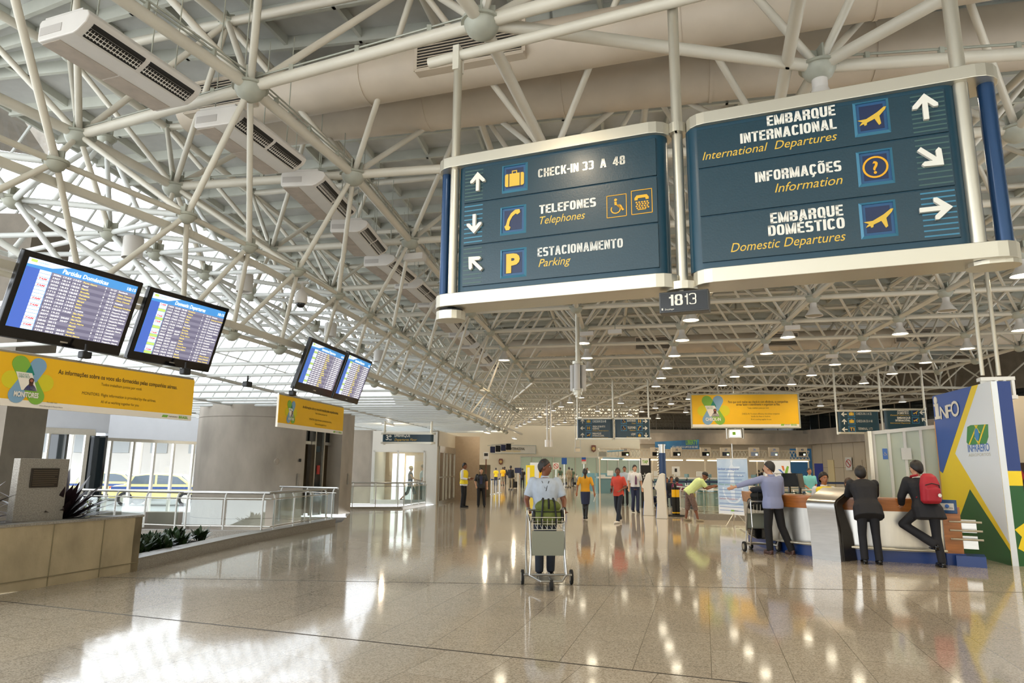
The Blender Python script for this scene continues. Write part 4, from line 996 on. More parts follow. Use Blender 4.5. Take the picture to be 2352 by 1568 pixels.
for (px,Y,l) in (((953,591),17,'nearest grey roof box under the sign\'s left edge'),((1348,767),24,'small grey sensor box under the roof left of centre'),((1652,652),14,'white roof box just right of the flip clock'),((1820,753),20,'white roof box on the third row of nodes'),((1910,818),25,'pale roof box left of the right-hand lamp rows'),((1413,762),30,'tiny pale roof box between the lamp rows')):
    d=ray(*px); kk=(ZB-.3-CH)/d.z; p=Vector((d.x*kk,d.y*kk,ZB-.3)); t=thing('roof_box',l,'box',p,-.3); MB().box((0,0,0),(.42,.2,.13)).build('box_body','plastic_white',t); MB().tube((0,0,.06),(0,0,.3),.012,n=6).build('stem','node_paint',t)
# ================================================================ LEFT: PLANTER, CURB, RAILINGS
P1,P2=atz(0,1365),atz(315,1311); dP=(P2-P1).normalized(); nP=Vector((-dP.y,dP.x,0)); P0_=P1-dP*2.2
hw=.84
t=thing('planter_wall','tall yellowish board-marked concrete planter at the left edge','planter')
q=MB(); q.slab([tuple((P0_).xy),tuple(P2.xy),tuple((P2+nP*.14).xy),tuple((P0_+nP*.14).xy)],.0,hw-.03); q.slab([tuple((P2-dP*.14).xy),tuple(P2.xy),tuple((P2+nP*1.9).xy),tuple((P2+nP*1.9-dP*.14).xy)],-.6,hw-.03); q.build('wall_panel','concrete_yellow',t)
MB().slab([tuple((P0_-nP*.015).xy),tuple((P2-nP*.015+dP*.015).xy),tuple((P2+nP*.28+dP*.015).xy),tuple((P0_+nP*.28).xy)],hw-.03,hw).build('coping','granite_slab',t)
q=MB()
for s_ in (-.9,.62,1.42): o=P1+dP*s_-nP*.004; q.box((o.x,o.y,hw/2-.015),(.012,.012,hw-.04),math.atan2(dP.y,dP.x))
o=(P0_+P2)/2-nP*.004; q.box((o.x,o.y,.13),((P2-P0_).length-.02,.012,.012),math.atan2(dP.y,dP.x)); q.build('form_joint',MM('joint_tan','8d8165',rough=.9),t)
MB().slab([tuple((P0_+nP*.14).xy),tuple((P2+nP*.14-dP*.14).xy),tuple((P2+nP*1.9-dP*.14).xy),tuple((P0_+nP*1.9).xy)],hw-.2,hw-.1).build('soil',MM('soil','2e2519',rough=1,bump=.6,bscale=30),t)
# monument
a=aty(27,1197,P1.y+.45); a=Vector((P1.x+dP.x*.12+nP.x*.3,0,0))
MP=PL(P1+nP*.33,P2+nP*.33)
(xl,z0),(xr,z1)=MP.l(28,1196),MP.l(145,1180); (x0,zt)=MP.l(45,1052); (x1,zt1)=MP.l(158,1051); z0=hw-.03
t=thing('memorial_stone','upright granite block with a dark bronze plaque standing on the planter','monument',MP.p0,MP.rz)
MB().prism([(xl,z0),(xr,z0),(xr,zt),(xl,zt)],0,.12).build('stone','granite_slab',t,bevel=.006)
(a0,b1),(a1,b0)=MP.l(72,1075),MP.l(130,1118)
pq=MB().prism(rect(a0,b0,a1,b1),-.02,0).build('plaque',MM('bronze','3a3228',rough=.4,metal=.6),t,bevel=.004)
q=MB()
for r in range(8): 
    zz_=b1-.03-(b1-b0-.05)*r/7.5; q.prism(rect(a0+.025,zz_-.006,a1-.025-(.04 if r in (3,7) else 0),zz_+.002),-.024,-.02)
q.build('plaque_relief',MM('bronze_light','6a5c48',rough=.4,metal=.6),pq)
def leaf(q,o,d,L,w,droop=.3,n=4,up=Vector((0,0,1))):
    d=d.normalized(); s=d.cross(up); 
    if s.length<.1: s=Vector((1,0,0))
    s.normalize(); b=len(q.v)
    for k in range(n+1):
        f=k/n; p=o+d*L*f-up*droop*L*f*f; ww=w*math.sin(PI*min(1,.12+f*.88))**.8; 
        q.v.append(p-s*ww); q.v.append(p+s*ww+up*0); 
    for k in range(n): q.f.append((b+2*k,b+2*k+1,b+2*k+3,b+2*k+2))
MM('leaf_purple','2c1d24',rough=.35,var=.3,vscale=9); MM('leaf_dark','2b3f22',rough=.35,var=.3,vscale=9); MM('leaf_light','93a34c',rough=.5,var=.25,vscale=9); MM('stem','5a4a30',rough=.8)
def plant(name,label,cat,o,m,count,L,w,elev=(20,80),droop=.3,spread=.05,group=None,stem=0):
    t=thing(name,label,cat,o,0,group); q=MB()
    for k in range(count):
        a=random.uniform(0,2*PI); e=math.radians(random.uniform(*elev)); h=random.uniform(0,stem) if stem else 0
        leaf(q,Vector((math.cos(a)*spread*random.random(),math.sin(a)*spread*random.random(),h)),Vector((math.cos(a)*math.cos(e),math.sin(a)*math.cos(e),math.sin(e))),L*random.uniform(.6,1.1),w*random.uniform(.7,1.1),droop)
    q.build('leaves',m,t)
    if stem: 
        s=MB(); [s.tube((0,0,0),(random.uniform(-.1,.1),random.uniform(-.1,.1),stem),.008,n=5) for _ in range(4)]; s.build('stem','stem',t)
    return t
def onP(s_,n_,z=hw-.12): v=P1+dP*s_+nP*n_; return (v.x,v.y,z)
plant('broadleaf_plant','dark purple strap-leaved plant right of the memorial stone','plant',onP(1.25,.75),'leaf_purple',170,.95,.055,(20,88),.2,.15)
plant('broadleaf_plant','dark purple strap-leaved plant left of the memorial stone at the picture edge','plant',onP(-.35,.65),'leaf_purple',150,1.0,.058,(20,88),.25,.15)
plant('leafy_shrub','pale yellow-green shrub behind the purple plant by the glass doors','shrub',onP(1.5,1.45),'leaf_light',260,.1,.018,(-20,80),.2,.26,stem=.75)
plant('leafy_shrub','airy yellow-green shrub trailing over the planter end','shrub',onP(2.05,1.1,hw-.3),'leaf_light',140,.1,.014,(-20,60),.4,.3,stem=.5)
# low curb round the planting bed
cpx=[(312,1311),(545,1254),(770,1207)]; CU=[atz(*p) for p in cpx]
t=thing('low_curb','long low granite curb edging the planting bed and stair void','curb')
for a,b in zip(CU[:-1],CU[1:]):
    d=(b-a).normalized(); n=Vector((-d.y,d.x,0)); MB().slab([tuple(a.xy),tuple(b.xy),tuple((b+n*.3).xy),tuple((a+n*.3).xy)],-.4,.16).build('curb_face','granite_slab',t)
    MB().slab([tuple((a-n*.01).xy),tuple((b-n*.01).xy),tuple((b+n*.32).xy),tuple((a+n*.32).xy)],.16,.19).build('curb_top','granite',t)
a,b=CU[0],CU[1]; d=(b-a).normalized(); n=Vector((-d.y,d.x,0))
struct(MB().slab([tuple((a+n*.3).xy),tuple((b+n*.3).xy),tuple((b+n*1.7).xy),tuple((a+n*2.6-d*.3).xy)],-.1,.1).build('trim_5','soil'))
for k in range(26):
    f=random.uniform(.02,.98); w_=random.uniform(.42,1.45); p=a.lerp(b,f)+n*w_
    plant('rosette_plant','low dark green leafy plant in the bed behind the granite curb','plant',(p.x,p.y,.1),'leaf_dark',46,.27,.042,(15,85),.15,.12,group='dark green plants in the low bed',stem=.12)
plant('rosette_plant','taller bright leafy sprig at the near corner of the low bed','plant',tuple((a+d*.35+n*.6).xy)+(.1,),'leaf_light',16,.2,.05,(10,80),.1,.1,stem=.55)
# railings
def railing(label,pts,z0=.19,zt=1.0,glass='glass_green',step=1.15,group=None,steel='stainless'):
    t=thing('glass_railing',label,'railing',group=group)
    P=[Vector((p[0],p[1],0)) for p in pts]; h=MB(); h2=MB(); 
    up=lambda z:Vector((0,0,z))
    inn=[]
    for k,p in enumerate(P):
        a_=P[max(0,k-1)]; b_=P[min(len(P)-1,k+1)]; d_=(b_-a_).normalized(); inn.append(Vector((-d_.y,d_.x,0)))
    h.path([p+up(zt) for p in P],.032,n=12); h.build('handrail',steel,t,smooth=True)
    h2.path([p+inn[k]*-.08+up(zt-.13) for k,p in enumerate(P)],.014,n=8); h2.path([p+inn[k]*-.08+up(z0+.07) for k,p in enumerate(P)],.014,n=8); h2.build('rail_bar','aluminium',t,smooth=True)
    for a_,b_ in zip(P[:-1],P[1:]):
        d_=(b_-a_); L=d_.length; d_.normalize(); n_=Vector((-d_.y,d_.x,0))*-.08; m=max(1,round(L/step))
        for k in range(m):
            f0,f1=a_+d_*(L*k/m+.05)+n_,a_+d_*(L*(k+1)/m-.05)+n_
            MB().box(((f0+f1)/2)+up((z0+zt)/2-.03),((f1-f0).length,.01,zt-z0-.26),math.atan2(d_.y,d_.x)).build('glass_panel',glass,t)
        for k in range(m+1):
            o=a_+d_*(.12+(L-.24)*k/m)+n_; q=MB(); q.path([o+up(z0),o+up(zt-.17),o+n_*-.4+up(zt-.06),o+n_*-1+up(zt-.01)],.021,n=10); q.build('post','white_paint',t,smooth=True)
    return t
r1=CU[1].lerp(CU[2],.30)+n*.15; r2=CU[2]-(CU[2]-CU[1]).normalized()*.4+n*.15
rc=r1
lc_=atz(315,1222); lf_=atz(130,1240)
cor=Vector((rc.x,rc.y,0))
lft=Vector((cor.x-5.6,cor.y+1.2,0))
railing('curved glass railing along the stair void with its corner by the round tower',[lft,Vector((cor.x-2,cor.y+.1,0)),cor,r2],step=1.0)
railing('rear glass railing on the far side of the stair void',[(cor.x-1.5,cor.y+5.2),(r2.x+.1,r2.y+.9)],z0=.0,step=1.2)
struct(MB().slab([(cor.x-9,cor.y+.15),(cor.x,cor.y-.02),(cor.x,cor.y+.2),(cor.x-9,cor.y+.4)],-.5,.16).build('trim_6','granite_slab'))
# low grey walls deep in the void
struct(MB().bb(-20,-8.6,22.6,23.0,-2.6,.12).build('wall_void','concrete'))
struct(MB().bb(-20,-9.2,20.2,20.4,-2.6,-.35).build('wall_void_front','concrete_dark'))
# ================================================================ CONCRETE TOWER WITH LIFTS
e0=atz(695,1187); e1=atz(808,1178); TP=PL((-6.9,22.0),(-5.55,25.6)); 
tl=TP.l(697,1100)[0]; tr=TP.l(781,1100)[0]; te=TP.l(808,1100)[0]
t=thing('lift_tower','round-cornered grey concrete tower housing two lifts','tower',TP.p0,TP.rz)
zt=zat(640,948,TP.w(0))+.25
R_=1.9; bb_=0
def _sil(b_):
    c_=TP.w(tl-b_,R_); z_=Vector((c_.x,c_.y,CH)); t_=math.asin(R_/math.hypot(c_.x,c_.y)); a_=math.atan2(c_.x,c_.y)-t_; return a_
tgt=math.atan2(ray(462,1090).x,ray(462,1090).y)
while _sil(bb_)>tgt and bb_<4: bb_+=.02
q=MB(); pts=[]
n=20
for k in range(n+1):
    a=-PI/2-PI*k/n*.9; pts.append((tl-bb_+R_*math.cos(a),R_+R_*math.sin(a)))
poly=[(tl,0)]+pts+[(tl,2*R_)]
q.slab(poly,-2.6,zt); q.build('tower_wall','concrete',t,smooth=True)
q=MB()
for z in (.02,zt-.42):
    q.slab([(x,y) for x,y in [(tl+.003,-.004)]+[(tl-bb_+(R_+.004)*math.cos(-PI/2-PI*k/n*.9),R_+(R_+.004)*math.sin(-PI/2-PI*k/n*.9)) for k in range(n+1)]+[(tl,2*R_)]],z,z+.018)
q.build('form_joint','concrete_dark',t)
MB().bb(tr,te,0,1.6,-.02,zt).build('pier','concrete',t); MB().bb(tl,tr,0,.9,zt-.45,zt).build('lintel','concrete',t); MB().bb(tl-.01,te,1.5,2*R_,-.02,zt).build('back_wall','concrete_dark',t)
w=tr-tl; 
for k,(f0,f1) in enumerate(((.02,.42),(.70,.98))):
    x0,x1=tl+w*f0,tl+w*f1; d_=MB().bb(x0,x1,.55,.6,0,2.35).build('lift_door',MM('lift_bronze','6b5d48',rough=.35,metal=.7),t); MB().bb((x0+x1)/2-.008,(x0+x1)/2+.008,.545,.551,0,2.3).build('door_gap','black',d_)
    MB().bb(x0,x1,.5,.6,2.45,zt-.5).build('upper_pane','dark_glass',t); MB().bb(x0,x1,.42,.62,2.35,2.45).build('transom','aluminium',t)
x0,x1=tl+w*.44,tl+w*.68; MB().bb(x0,x1,.3,.34,0,zt-.5).build('glass_strip','dark_glass',t)
for x in (x0,x1): MB().bb(x-.03,x+.03,.26,.4,0,zt-.45).build('mullion','aluminium',t)
MB().bb(x0+.05,x1-.2,.28,.3,2.1,2.3).build('floor_plate','sign_panel',t); MB().bb((x0+x1)/2-.07,(x0+x1)/2+.08,.28,.3,1.35,1.65).build('no_smoking_sign',MM('sign_red','b5342c',rough=.5),t)
for x,z in ((tl-.28,1.2),(te-.25,1.2)): MB().bb(x-.045,x+.045,-.02,0,z-.2,z+.18).build('call_panel','stainless',t)
MB().bb(tl-.3,tl-.2,-.02,0,1.75,1.85).build('floor_indicator','black',t)
MB().ell((tl-1.35,-.0,1.75),(.13,.03,.1),n=14).build('concrete_patch','concrete',t)
# ================================================================ LEFT FACADE
G1,G2=aty(225,1168,24.5),aty(470,1168,28.5); FP=PL((G1.x,G1.y),(G2.x,G2.y))
wt=2.5; xe=FP.l(700,1100)[0]+3
struct(MB().slab([tuple(FP.w(-.3).xy),tuple(FP.w(xe).xy),tuple(FP.w(xe,.3).xy),tuple(FP.w(-.3,.3).xy)],wt,4.1).build('wall_left','white_wall'))
q=MB(); x=-.02; 
k=0
edges=[FP.l(px,1100)[0] for px in (232,248,300,350,394,440,488,540)]
for x in edges: q.slab([tuple(FP.w(x-.04,0).xy),tuple(FP.w(x+.04,0).xy),tuple(FP.w(x+.04,.12).xy),tuple(FP.w(x-.04,.12).xy)],-.6,wt)
q.slab([tuple(FP.w(-.02,-.02).xy),tuple(FP.w(xe,-.02).xy),tuple(FP.w(xe,.14).xy),tuple(FP.w(-.02,.14).xy)],wt-.06,wt+.05)
struct(q.build('window_2','aluminium')); q=MB(); q.quad(FP.w(0,.06)+Vector((0,0,-.6)),FP.w(xe,.06)+Vector((0,0,-.6)),FP.w(xe,.06)+Vector((0,0,wt)),FP.w(0,.06)+Vector((0,0,wt))); struct(q.build('window_3','skyglass'))
H1,H2=aty(-60,1168,17.6),aty(205,1168,19.6); HP=PL((H1.x,H1.y),(H2.x,H2.y)); hx=HP.l(205,1100)[0]
struct(MB().slab([tuple(HP.w(-3).xy),tuple(HP.w(hx+.35).xy),tuple(HP.w(hx+.35,.3).xy),tuple(HP.w(-3,.3).xy)],2.5,4.1).build('wall_left_near','white_wall'))
c1=HP.w(hx+.35); c2=FP.w(-.3); struct(MB().slab([tuple(c1.xy),tuple(c2.xy),tuple((c2+Vector((-.2,.2,0))).xy),tuple((c1+Vector((-.2,.2,0))).xy)],-.6,4.1).build('wall_left_return','white_wall'))
q=MB()
for px,wd in ((18,.05),(105,.06),(115,.1),(128,.06),(190,.05),(202,.07)):
    x=HP.l(px,1100)[0]; q.slab([tuple(HP.w(x-wd,0).xy),tuple(HP.w(x+wd,0).xy),tuple(HP.w(x+wd,.14).xy),tuple(HP.w(x-wd,.14).xy)],0,2.5)
q.slab([tuple(HP.w(-.1,-.03).xy),tuple(HP.w(hx,-.03).xy),tuple(HP.w(hx,.16).xy),tuple(HP.w(-.1,.16).xy)],2.42,2.58); struct(q.build('door_1','aluminium'))
q=MB(); q.quad(HP.w(-.1,.07),HP.w(hx,.07),HP.w(hx,.07)+Vector((0,0,2.45)),HP.w(-.1,.07)+Vector((0,0,2.45))); struct(q.build('door_2','skyglass'))
q=MB()
for px in (102,194):
    x=HP.l(px,1100)[0]; q.slab([tuple(HP.w(x,.02).xy),tuple(HP.w(x+.06,.02).xy),tuple(HP.w(x+.3,-.5).xy),tuple(HP.w(x+.24,-.5).xy)],0,2.4)
struct(q.build('door_3','dark_glass'))
# forecourt outside with canopy, kerb and taxis
MM('asphalt','8a8a88',rough=.9,var=.1,vscale=2); MM('far_building','e6e2da',rough=.9,var=.05,vscale=.5)
struct(MB().bb(-90,-13.2,28.9,80,-.35,-.3).bb(-90,-13.5,10,29,-.35,-.3).build('floor_forecourt','asphalt'))
t=thing('canopy_building','pale building with arched canopy seen through the left windows','building'); MB().bb(-45,-14,58,60,-.3,7.5).build('wall','far_building',t)
q=MB()
for k in range(9): q.bb(-43+k*3.2,-41.6+k*3.2,57.9,58.0,2.6,4.2)
q.build('window',MM('far_window','b8bcbc',rough=.4),t); MB().bb(-46,-13,53,58,5.2,5.6).build('canopy','far_building',t)
for k in range(5): MB().tube((-40+k*5.5,54,-.3),(-40+k*5.5,54,5.2),.25,n=8).build('column','far_building',t)
MM('taxi_sunlit_yellow','e6d88a',rough=.25,coat=.5); MM('car_glass','5a6670',rough=.08); MM('taxi_blue','2b4a86',rough=.3)  # taxi yellow lightened: outdoor sun glare and haze painted into the colour
def taxi(label,x,y,rz):
    t=thing('taxi',label,'car',(x,y,-.3),rz)
    side=[(-2.1,.35),(-2.15,.75),(-1.9,.95),(-1.45,1.0),(-1.1,1.42),(-.5,1.52),(.6,1.5),(1.0,1.42),(1.55,1.0),(2.05,.85),(2.15,.6),(2.1,.33)]
    MB().prism(side,-.85,.85).build('body','taxi_sunlit_yellow',t,bevel=.06)
    for s_ in (-1,1):
        MB().prism([(-1.2,1.02),(-1.0,1.38),(-.45,1.44),(-.1,1.44),(-.1,1.02)],s_*.86,s_*.855).prism([(0,1.02),(0,1.44),(.6,1.42),(.9,1.36),(1.35,1.02)],s_*.86,s_*.855).build('window','car_glass',t)
        MB().bb(-2.0,2.0,s_*.855,s_*.865,.78,.9).build('stripe','taxi_blue',t)
        for x_ in (-1.35,1.35): w_=MB().tube((x_,s_*.68,.33),(x_,s_*.9,.33),.33,n=18).build('wheel','rubber',t); MB().tube((x_,s_*.88,.33),(x_,s_*.91,.33),.2,n=12).build('hub','aluminium',w_)
    MB().prism([(1.05,1.38),(1.5,1.0),(1.52,1.02),(1.07,1.41)],-.75,.75).prism([(-1.12,1.38),(-1.42,1.02),(-1.45,1.05),(-1.15,1.42)],-.75,.75).build('windscreen','car_glass',t)
    for s_ in (-.6,.6): MB().box((2.13,s_,.72),(.06,.3,.14)).build('headlamp','white_paint',t); MB().box((-2.12,s_,.8),(.05,.2,.2)).build('tail_lamp','sign_red',t)
    return t
p=aty(345,1160,33); taxi('yellow taxi with a blue stripe outside the left windows',p.x,34,.15); p=aty(255,1150,37); taxi('second yellow taxi parked behind the first outside the windows',p.x-1,38.5,.1)
p=aty(25,1150,26); taxi('taxi partly seen through the glass doors at the far left',p.x-1.2,27,.1)
# concrete pillar, beam and left-edge column
pc=aty(40,560,13.5); ptop=pc.z+.5
struct(MB().bb(pc.x-1.3,pc.x+.35,13.4,14.6,-.5,aty(40,490,13.4).z).build('wall_pillar','concrete_dark'))
a=aty(0,150,12.5); b=aty(95,235,15); d=b-a
struct(MB().box((a+b)/2-Vector((.6,0,0)),(d.length+2,1.0,1.1),math.atan2(d.y,d.x)).build('trim_7','concrete_dark'))
pe=aty(8,1000,15.5); struct(MB().bb(pe.x-.3,pe.x+.22,15.4,15.8,0,4.2).build('wall_post','concrete_dark'))
# ================================================================ WHITE GLAZED KIOSK AND SIDE DOORS
K0,K1=atz(853,1176),Vector((-3.45,31.2,0)); K0=Vector((-6.55,31.0,0)); KP=PL(K0,K1); ka=KP.l(853,1080)[0]; kb=KP.l(1003,1080)[0]
kz=KP.l(930,990)[1]
kt=thing('glazed_lobby','white framed glass lobby with a lit interior behind the second railing','lobby',KP.p0,KP.rz)
g0=KP.l(858,1036); g1=KP.l(973,1150); gm=KP.l(913,1080)[0]; gz1=KP.l(913,1034)[1]; gz0=.12
q=MB(); q.bb(ka,g0[0],0,.15,0,kz).bb(g1[0],kb,0,.15,0,kz).bb(g0[0],g1[0],0,.15,gz1,kz).bb(g0[0],g1[0],0,.15,0,gz0); q.build('front_wall','white_paint',kt)
q=MB()
for x in (g0[0]+.03,gm,g1[0]-.03): q.bb(x-.04,x+.04,-.03,.1,gz0,gz1)
q.bb(g0[0],g1[0],-.03,.1,gz1-.08,gz1).bb(g0[0],g1[0],-.03,.1,gz0,gz0+.08); q.build('window_frame','white_paint',kt); MB().bb(g0[0],g1[0],.04,.05,gz0,gz1).build('pane','glass_green',kt)
MB().bb(ka,kb+2,4.5,4.6,0,kz).build('back_wall',MM('tile_tan','b39c80',rough=.6,var=.05),kt); MB().bb(ka,ka+.1,.15,4.5,0,kz).build('side_wall','beige_panel',kt); MB().bb(ka,kb,.15,4.5,kz-.1,kz).build('lobby_roof','white_paint',kt)
MB().bb(g0[0]+.4,g0[0]+1.0,4.4,4.5,0,2.3).build('lit_door',mat('door_daylight',(1,1,1),emit=(.9,.95,1),estr=1.3),kt); MB().bb(g0[0]+1.1,g0[0]+1.5,4.4,4.5,0,2.2).build('lit_door','door_daylight',kt)
light('lobby_lamp',(0,0,0),60,(1,.95,.85),.3,parent=kt).location=((ka+kb)/2,2.3,kz-.4)
# side face with two sliding doors, running away to the right
S0=KP.w(kb,0); S1=Vector((-2.35,41.5,0)); SP=PL(S0,S1); sl=SP.len
kz2=kz+.05
q=MB(); q.bb(0,.35,0,.3,0,kz2).bb(0,sl,0,.3,2.55,kz2).bb(sl-1.2,sl,0,.3,0,kz2).bb(4.6,5.2,0,.3,0,2.6); o=q.build('wall_side','beige_panel'); o.location=SP.p0; o.rotation_euler=(0,0,SP.rz); struct(o)
for k,(x0,x1) in enumerate(((.45,4.5),(5.3,sl-1.3))):
    q=MB(); 
    for x in (x0,x0+(x1-x0)*.3,(x0+x1)/2-.04,(x0+x1)/2+.04,x0+(x1-x0)*.72,x1): q.bb(x-.035,x+.035,-.04,.08,0,2.45)
    q.bb(x0,x1,-.04,.08,2.3,2.6).bb(x0,x1,-.04,.08,0,.12).bb(x0,x1,-.03,.07,1.15,1.21); o=q.build('door_%d'%(4+k),'aluminium'); o.location=SP.p0; o.rotation_euler=(0,0,SP.rz); struct(o)
    o=MB().bb(x0,x1,.0,.01,.1,2.4).build('window_%d'%(4+k),MM('door_tint','6d6459',rough=.12,metal=0,spec=.8)); o.location=SP.p0; o.rotation_euler=(0,0,SP.rz); struct(o)
t=thing('wall_lantern','glowing wall lantern with steel fins above the sliding doors','lamp',SP.p0,SP.rz)
x,z=SP.l(1053,1022); MB().bb(x-.35,x+.5,-.5,-.05,z-.3,z+.3).build('lantern_body','aluminium',t); MB().bb(x+.2,x+.5,-.52,-.5,z-.25,z+.25).build('lantern_lens','lamp_glow',t)
# concrete wall piece left of kiosk
struct(MB().bb(-7.4,K0.x+KP.d.x*ka,31.4,31.9,0,kz+.05).build('wall_kiosk_side','concrete'))
railing('second glass railing in front of the white lobby',[(-6.3,27.4),(-4.35,27.8),(-3.75,30.6)],z0=.08,step=.9)
struct(MB().slab([(-6.4,27.3),(-4.3,27.7),(-3.7,30.7),(-3.9,30.75),(-4.45,27.9),(-6.4,27.5)],-.3,.08).build('trim_8','granite_slab'))
for k,(x,y,l) in enumerate(((-5.2,29,'nearest'),(-1.2,34.5,'middle'),(.2,41,'farthest'))):
    t=thing('strip_lamp','%s warm strip lamp under the low roof by the lobby doors'%l,'lamp',(x,y,ZL-.12),-.15,'strip lamps under the low roof'); MB().bb(-.08,.08,-.6,.6,0,.08).build('lamp_body','plastic_white',t); MB().bb(-.06,.06,-.58,.58,-.01,0).build('lamp_lens','strip_glow',t); light('strip_light',(0,0,-.15),34,(1,.85,.62),.06,parent=t)
# ================================================================ FAR WALLS
BW=PL(aty(1085,1090,79),aty(1510,1095,81)); 
o=MB().bb(-8,24,0,.3,0,11).build('wall_back','beige_wall'); o.location=BW.p0; o.rotation_euler=(0,0,BW.rz); struct(o)
def onwall(name,label,cat,pl,px,m,d=.06,edge=None):
    t,b=board_sign(name,label,cat,PL(pl.w(0,-.12),pl.w(5,-.12)),px,m,edge,.06); return t,b
t,b=onwall('wall_sign','long beige EMBARQUE INTERNACIONAL sign on the far wall','sign',BW,(1130,1022,1230,1041),'beige_panel',edge='node_paint')
T(t,'EMBARQUE INTERNACIONAL',b[0]+1.0,b[3]-.5,.28,'ink_dark',w=2.8,bold=.03,y=-.02); T(t,'International Departures',b[0]+1.2,b[1]+.15,.22,'sign_gold',w=2.1,shear=.3,y=-.02)
MM('badge_brown','7a4a36',rough=.5); MM('badge_gold','c9a25c',rough=.4)
for (px,py,l) in ((1363,1030,'brown and gold shield crest high on the far wall'),(1150,1060,'small brown shield crest low on the far wall')):
    x,z=BW.l(px,py); s=.42 if px>1200 else .36; t=thing('wall_crest',l,'crest',BW.w(0,-.1),BW.rz); MB().prism([(x-s*.6,z+s*.9),(x,z+s),(x+s*.6,z+s*.9),(x+s*.7,z+s*.3),(x+s*.6,z-s*.6),(x,z-s),(x-s*.6,z-s*.6),(x-s*.7,z+s*.3)],-.04,0).build('shield','badge_brown',t); MB().prism(disc(x,z,s*.45,16),-.06,-.04).build('emblem','badge_gold',t)
MM('teal_glass','a3b09c',rough=.25,var=.05,vscale=.4); MM('blue_glass','a9bcc0',rough=.25)
GP=PL(aty(1195,1100,74),aty(1480,1100,76)); 
q=MB().bb(0,GP.len+14,0,.1,0,2.9); o=q.build('wall_glass_screen','teal_glass'); o.location=GP.p0; o.rotation_euler=(0,0,GP.rz); struct(o)
q=MB()
for k in range(22): q.bb(k*1.2-.03,k*1.2+.03,-.05,0,0,2.95)
q.bb(0,26,-.06,0,2.85,2.98); o=q.build('trim_9','aluminium'); o.location=GP.p0; o.rotation_euler=(0,0,GP.rz); struct(o)
for (px,m,l) in (((1290,1051,1302,1066),MM('blue_sign','24519c',rough=.4),'blue rectangular airline board on a stand left of centre'),((1336,1050,1346,1065),MM('red_sign','c44a50',rough=.4),'red, blue and grey airline board on a stand behind the woman in yellow'),((1270,1062,1284,1078),'white_paint','round no smoking notice board behind the man with the trolley')):
    Pq=PL(aty(1200,1100,55),aty(1400,1100,55)); a=Pq.l(px[0],px[1]); b=Pq.l(px[2],px[3]); t=thing('standing_board',l,'sign',Pq.p0,Pq.rz); MB().prism(rect(a[0],b[1],b[0],a[1]),0,.05).build('board',m,t); MB().tube(((a[0]+b[0])/2,.03,0),((a[0]+b[0])/2,.03,b[1]),.03,n=6).tube(((a[0]+b[0])/2,.03,0),((a[0]+b[0])/2,.03,.03),.2,n=12).build('stand','aluminium',t)
    if 'red' in l: MB().prism(rect(a[0],a[1]-.17,b[0],a[1]),-.01,0).build('board_band','blue_sign',t); MB().prism(rect(a[0],b[1],b[0],b[1]+.2),-.01,0).build('board_band','ceiling_rib',t)
    if 'smoking' in l:
        cx,cz=(a[0]+b[0])/2,(a[1]+b[1])/2; q=MB()
        for k in range(20): a1_,a2_=2*PI*k/20,2*PI*(k+1)/20; q.prism([(cx+.2*math.cos(a1_),cz+.2*math.sin(a1_)),(cx+.2*math.cos(a2_),cz+.2*math.sin(a2_)),(cx+.16*math.cos(a2_),cz+.16*math.sin(a2_)),(cx+.16*math.cos(a1_),cz+.16*math.sin(a1_))],-.01,0)
        q.prism([(cx-.13,cz+.1),(cx-.1,cz+.13),(cx+.13,cz-.1),(cx+.1,cz-.13)],-.012,-.002); q.build('no_smoking_mark','sign_red',t)
# right-hand walls
RW=PL(aty(1500,1100,57),aty(1870,1100,56)); RW2=PL(aty(1870,1100,56),aty(2420,1100,36))
o=MB().bb(-1,RW.len+.1,0,.4,0,10).build('wall_right_far','beige_panel'); o.location=RW.p0; o.rotation_euler=(0,0,RW.rz); struct(o)
o=MB().bb(0,RW2.len+6,0,.4,0,4.1).build('wall_right','beige_panel'); o.location=RW2.p0; o.rotation_euler=(0,0,RW2.rz); struct(o)
for pl,L0,L1,nm,z0,z1 in ((RW,-1,RW.len+.2,'trim_10',3.7,4.6),(RW2,-.2,RW2.len+6,'trim_11',3.75,4.9)):
    o=MB().bb(L0,L1,-.6,.1,z0,z1).build(nm,'concrete'); o.location=pl.p0; o.rotation_euler=(0,0,pl.rz); struct(o)
for pl,L0,L1,nm in ((RW,-1,RW.len+.2,'window_6'),(RW2,-.2,RW2.len+6,'window_7')):
    o=MB().bb(L0,L1,.0,.1,4.9,6.2).build(nm,'dark_glass'); o.location=pl.p0; o.rotation_euler=(0,0,pl.rz); struct(o)
    q=MB(); x=L0
    while x<L1: q.bb(x-.03,x+.03,-.05,0,4.9,6.2); x+=1.4
    q.bb(L0,L1,-.1,.3,6.2,9.5); o=q.build({'window_6':'wall_right_upper','window_7':'wall_right_near_upper'}[nm],'concrete_dark'); o.location=pl.p0; o.rotation_euler=(0,0,pl.rz); struct(o)
q=MB(); 
for k in range(24): q.bb(k*1.25,k*1.25+.02,-.01,0,0,3.75)
q.bb(0,28,-.01,0,1.9,1.92); o=q.build('trim_12','joint_tan'); o.location=RW2.p0; o.rotation_euler=(0,0,RW2.rz); struct(o)
for k,(px,w_) in enumerate(((1902,20),(1964,24),(1992,26))):
    x=RW2.l(px,1060)[0]; x1=RW2.l(px+w_*.7,1060)[0]; z1=RW2.l(px,1056)[1]
    o=MB().bb(x,x1,-.06,0,0,z1).build('door_%d'%(8+k),MM('door_lit','e6d6a8',rough=.6) if k==0 else 'beige_panel'); o.location=RW2.p0; o.rotation_euler=(0,0,RW2.rz); struct(o)
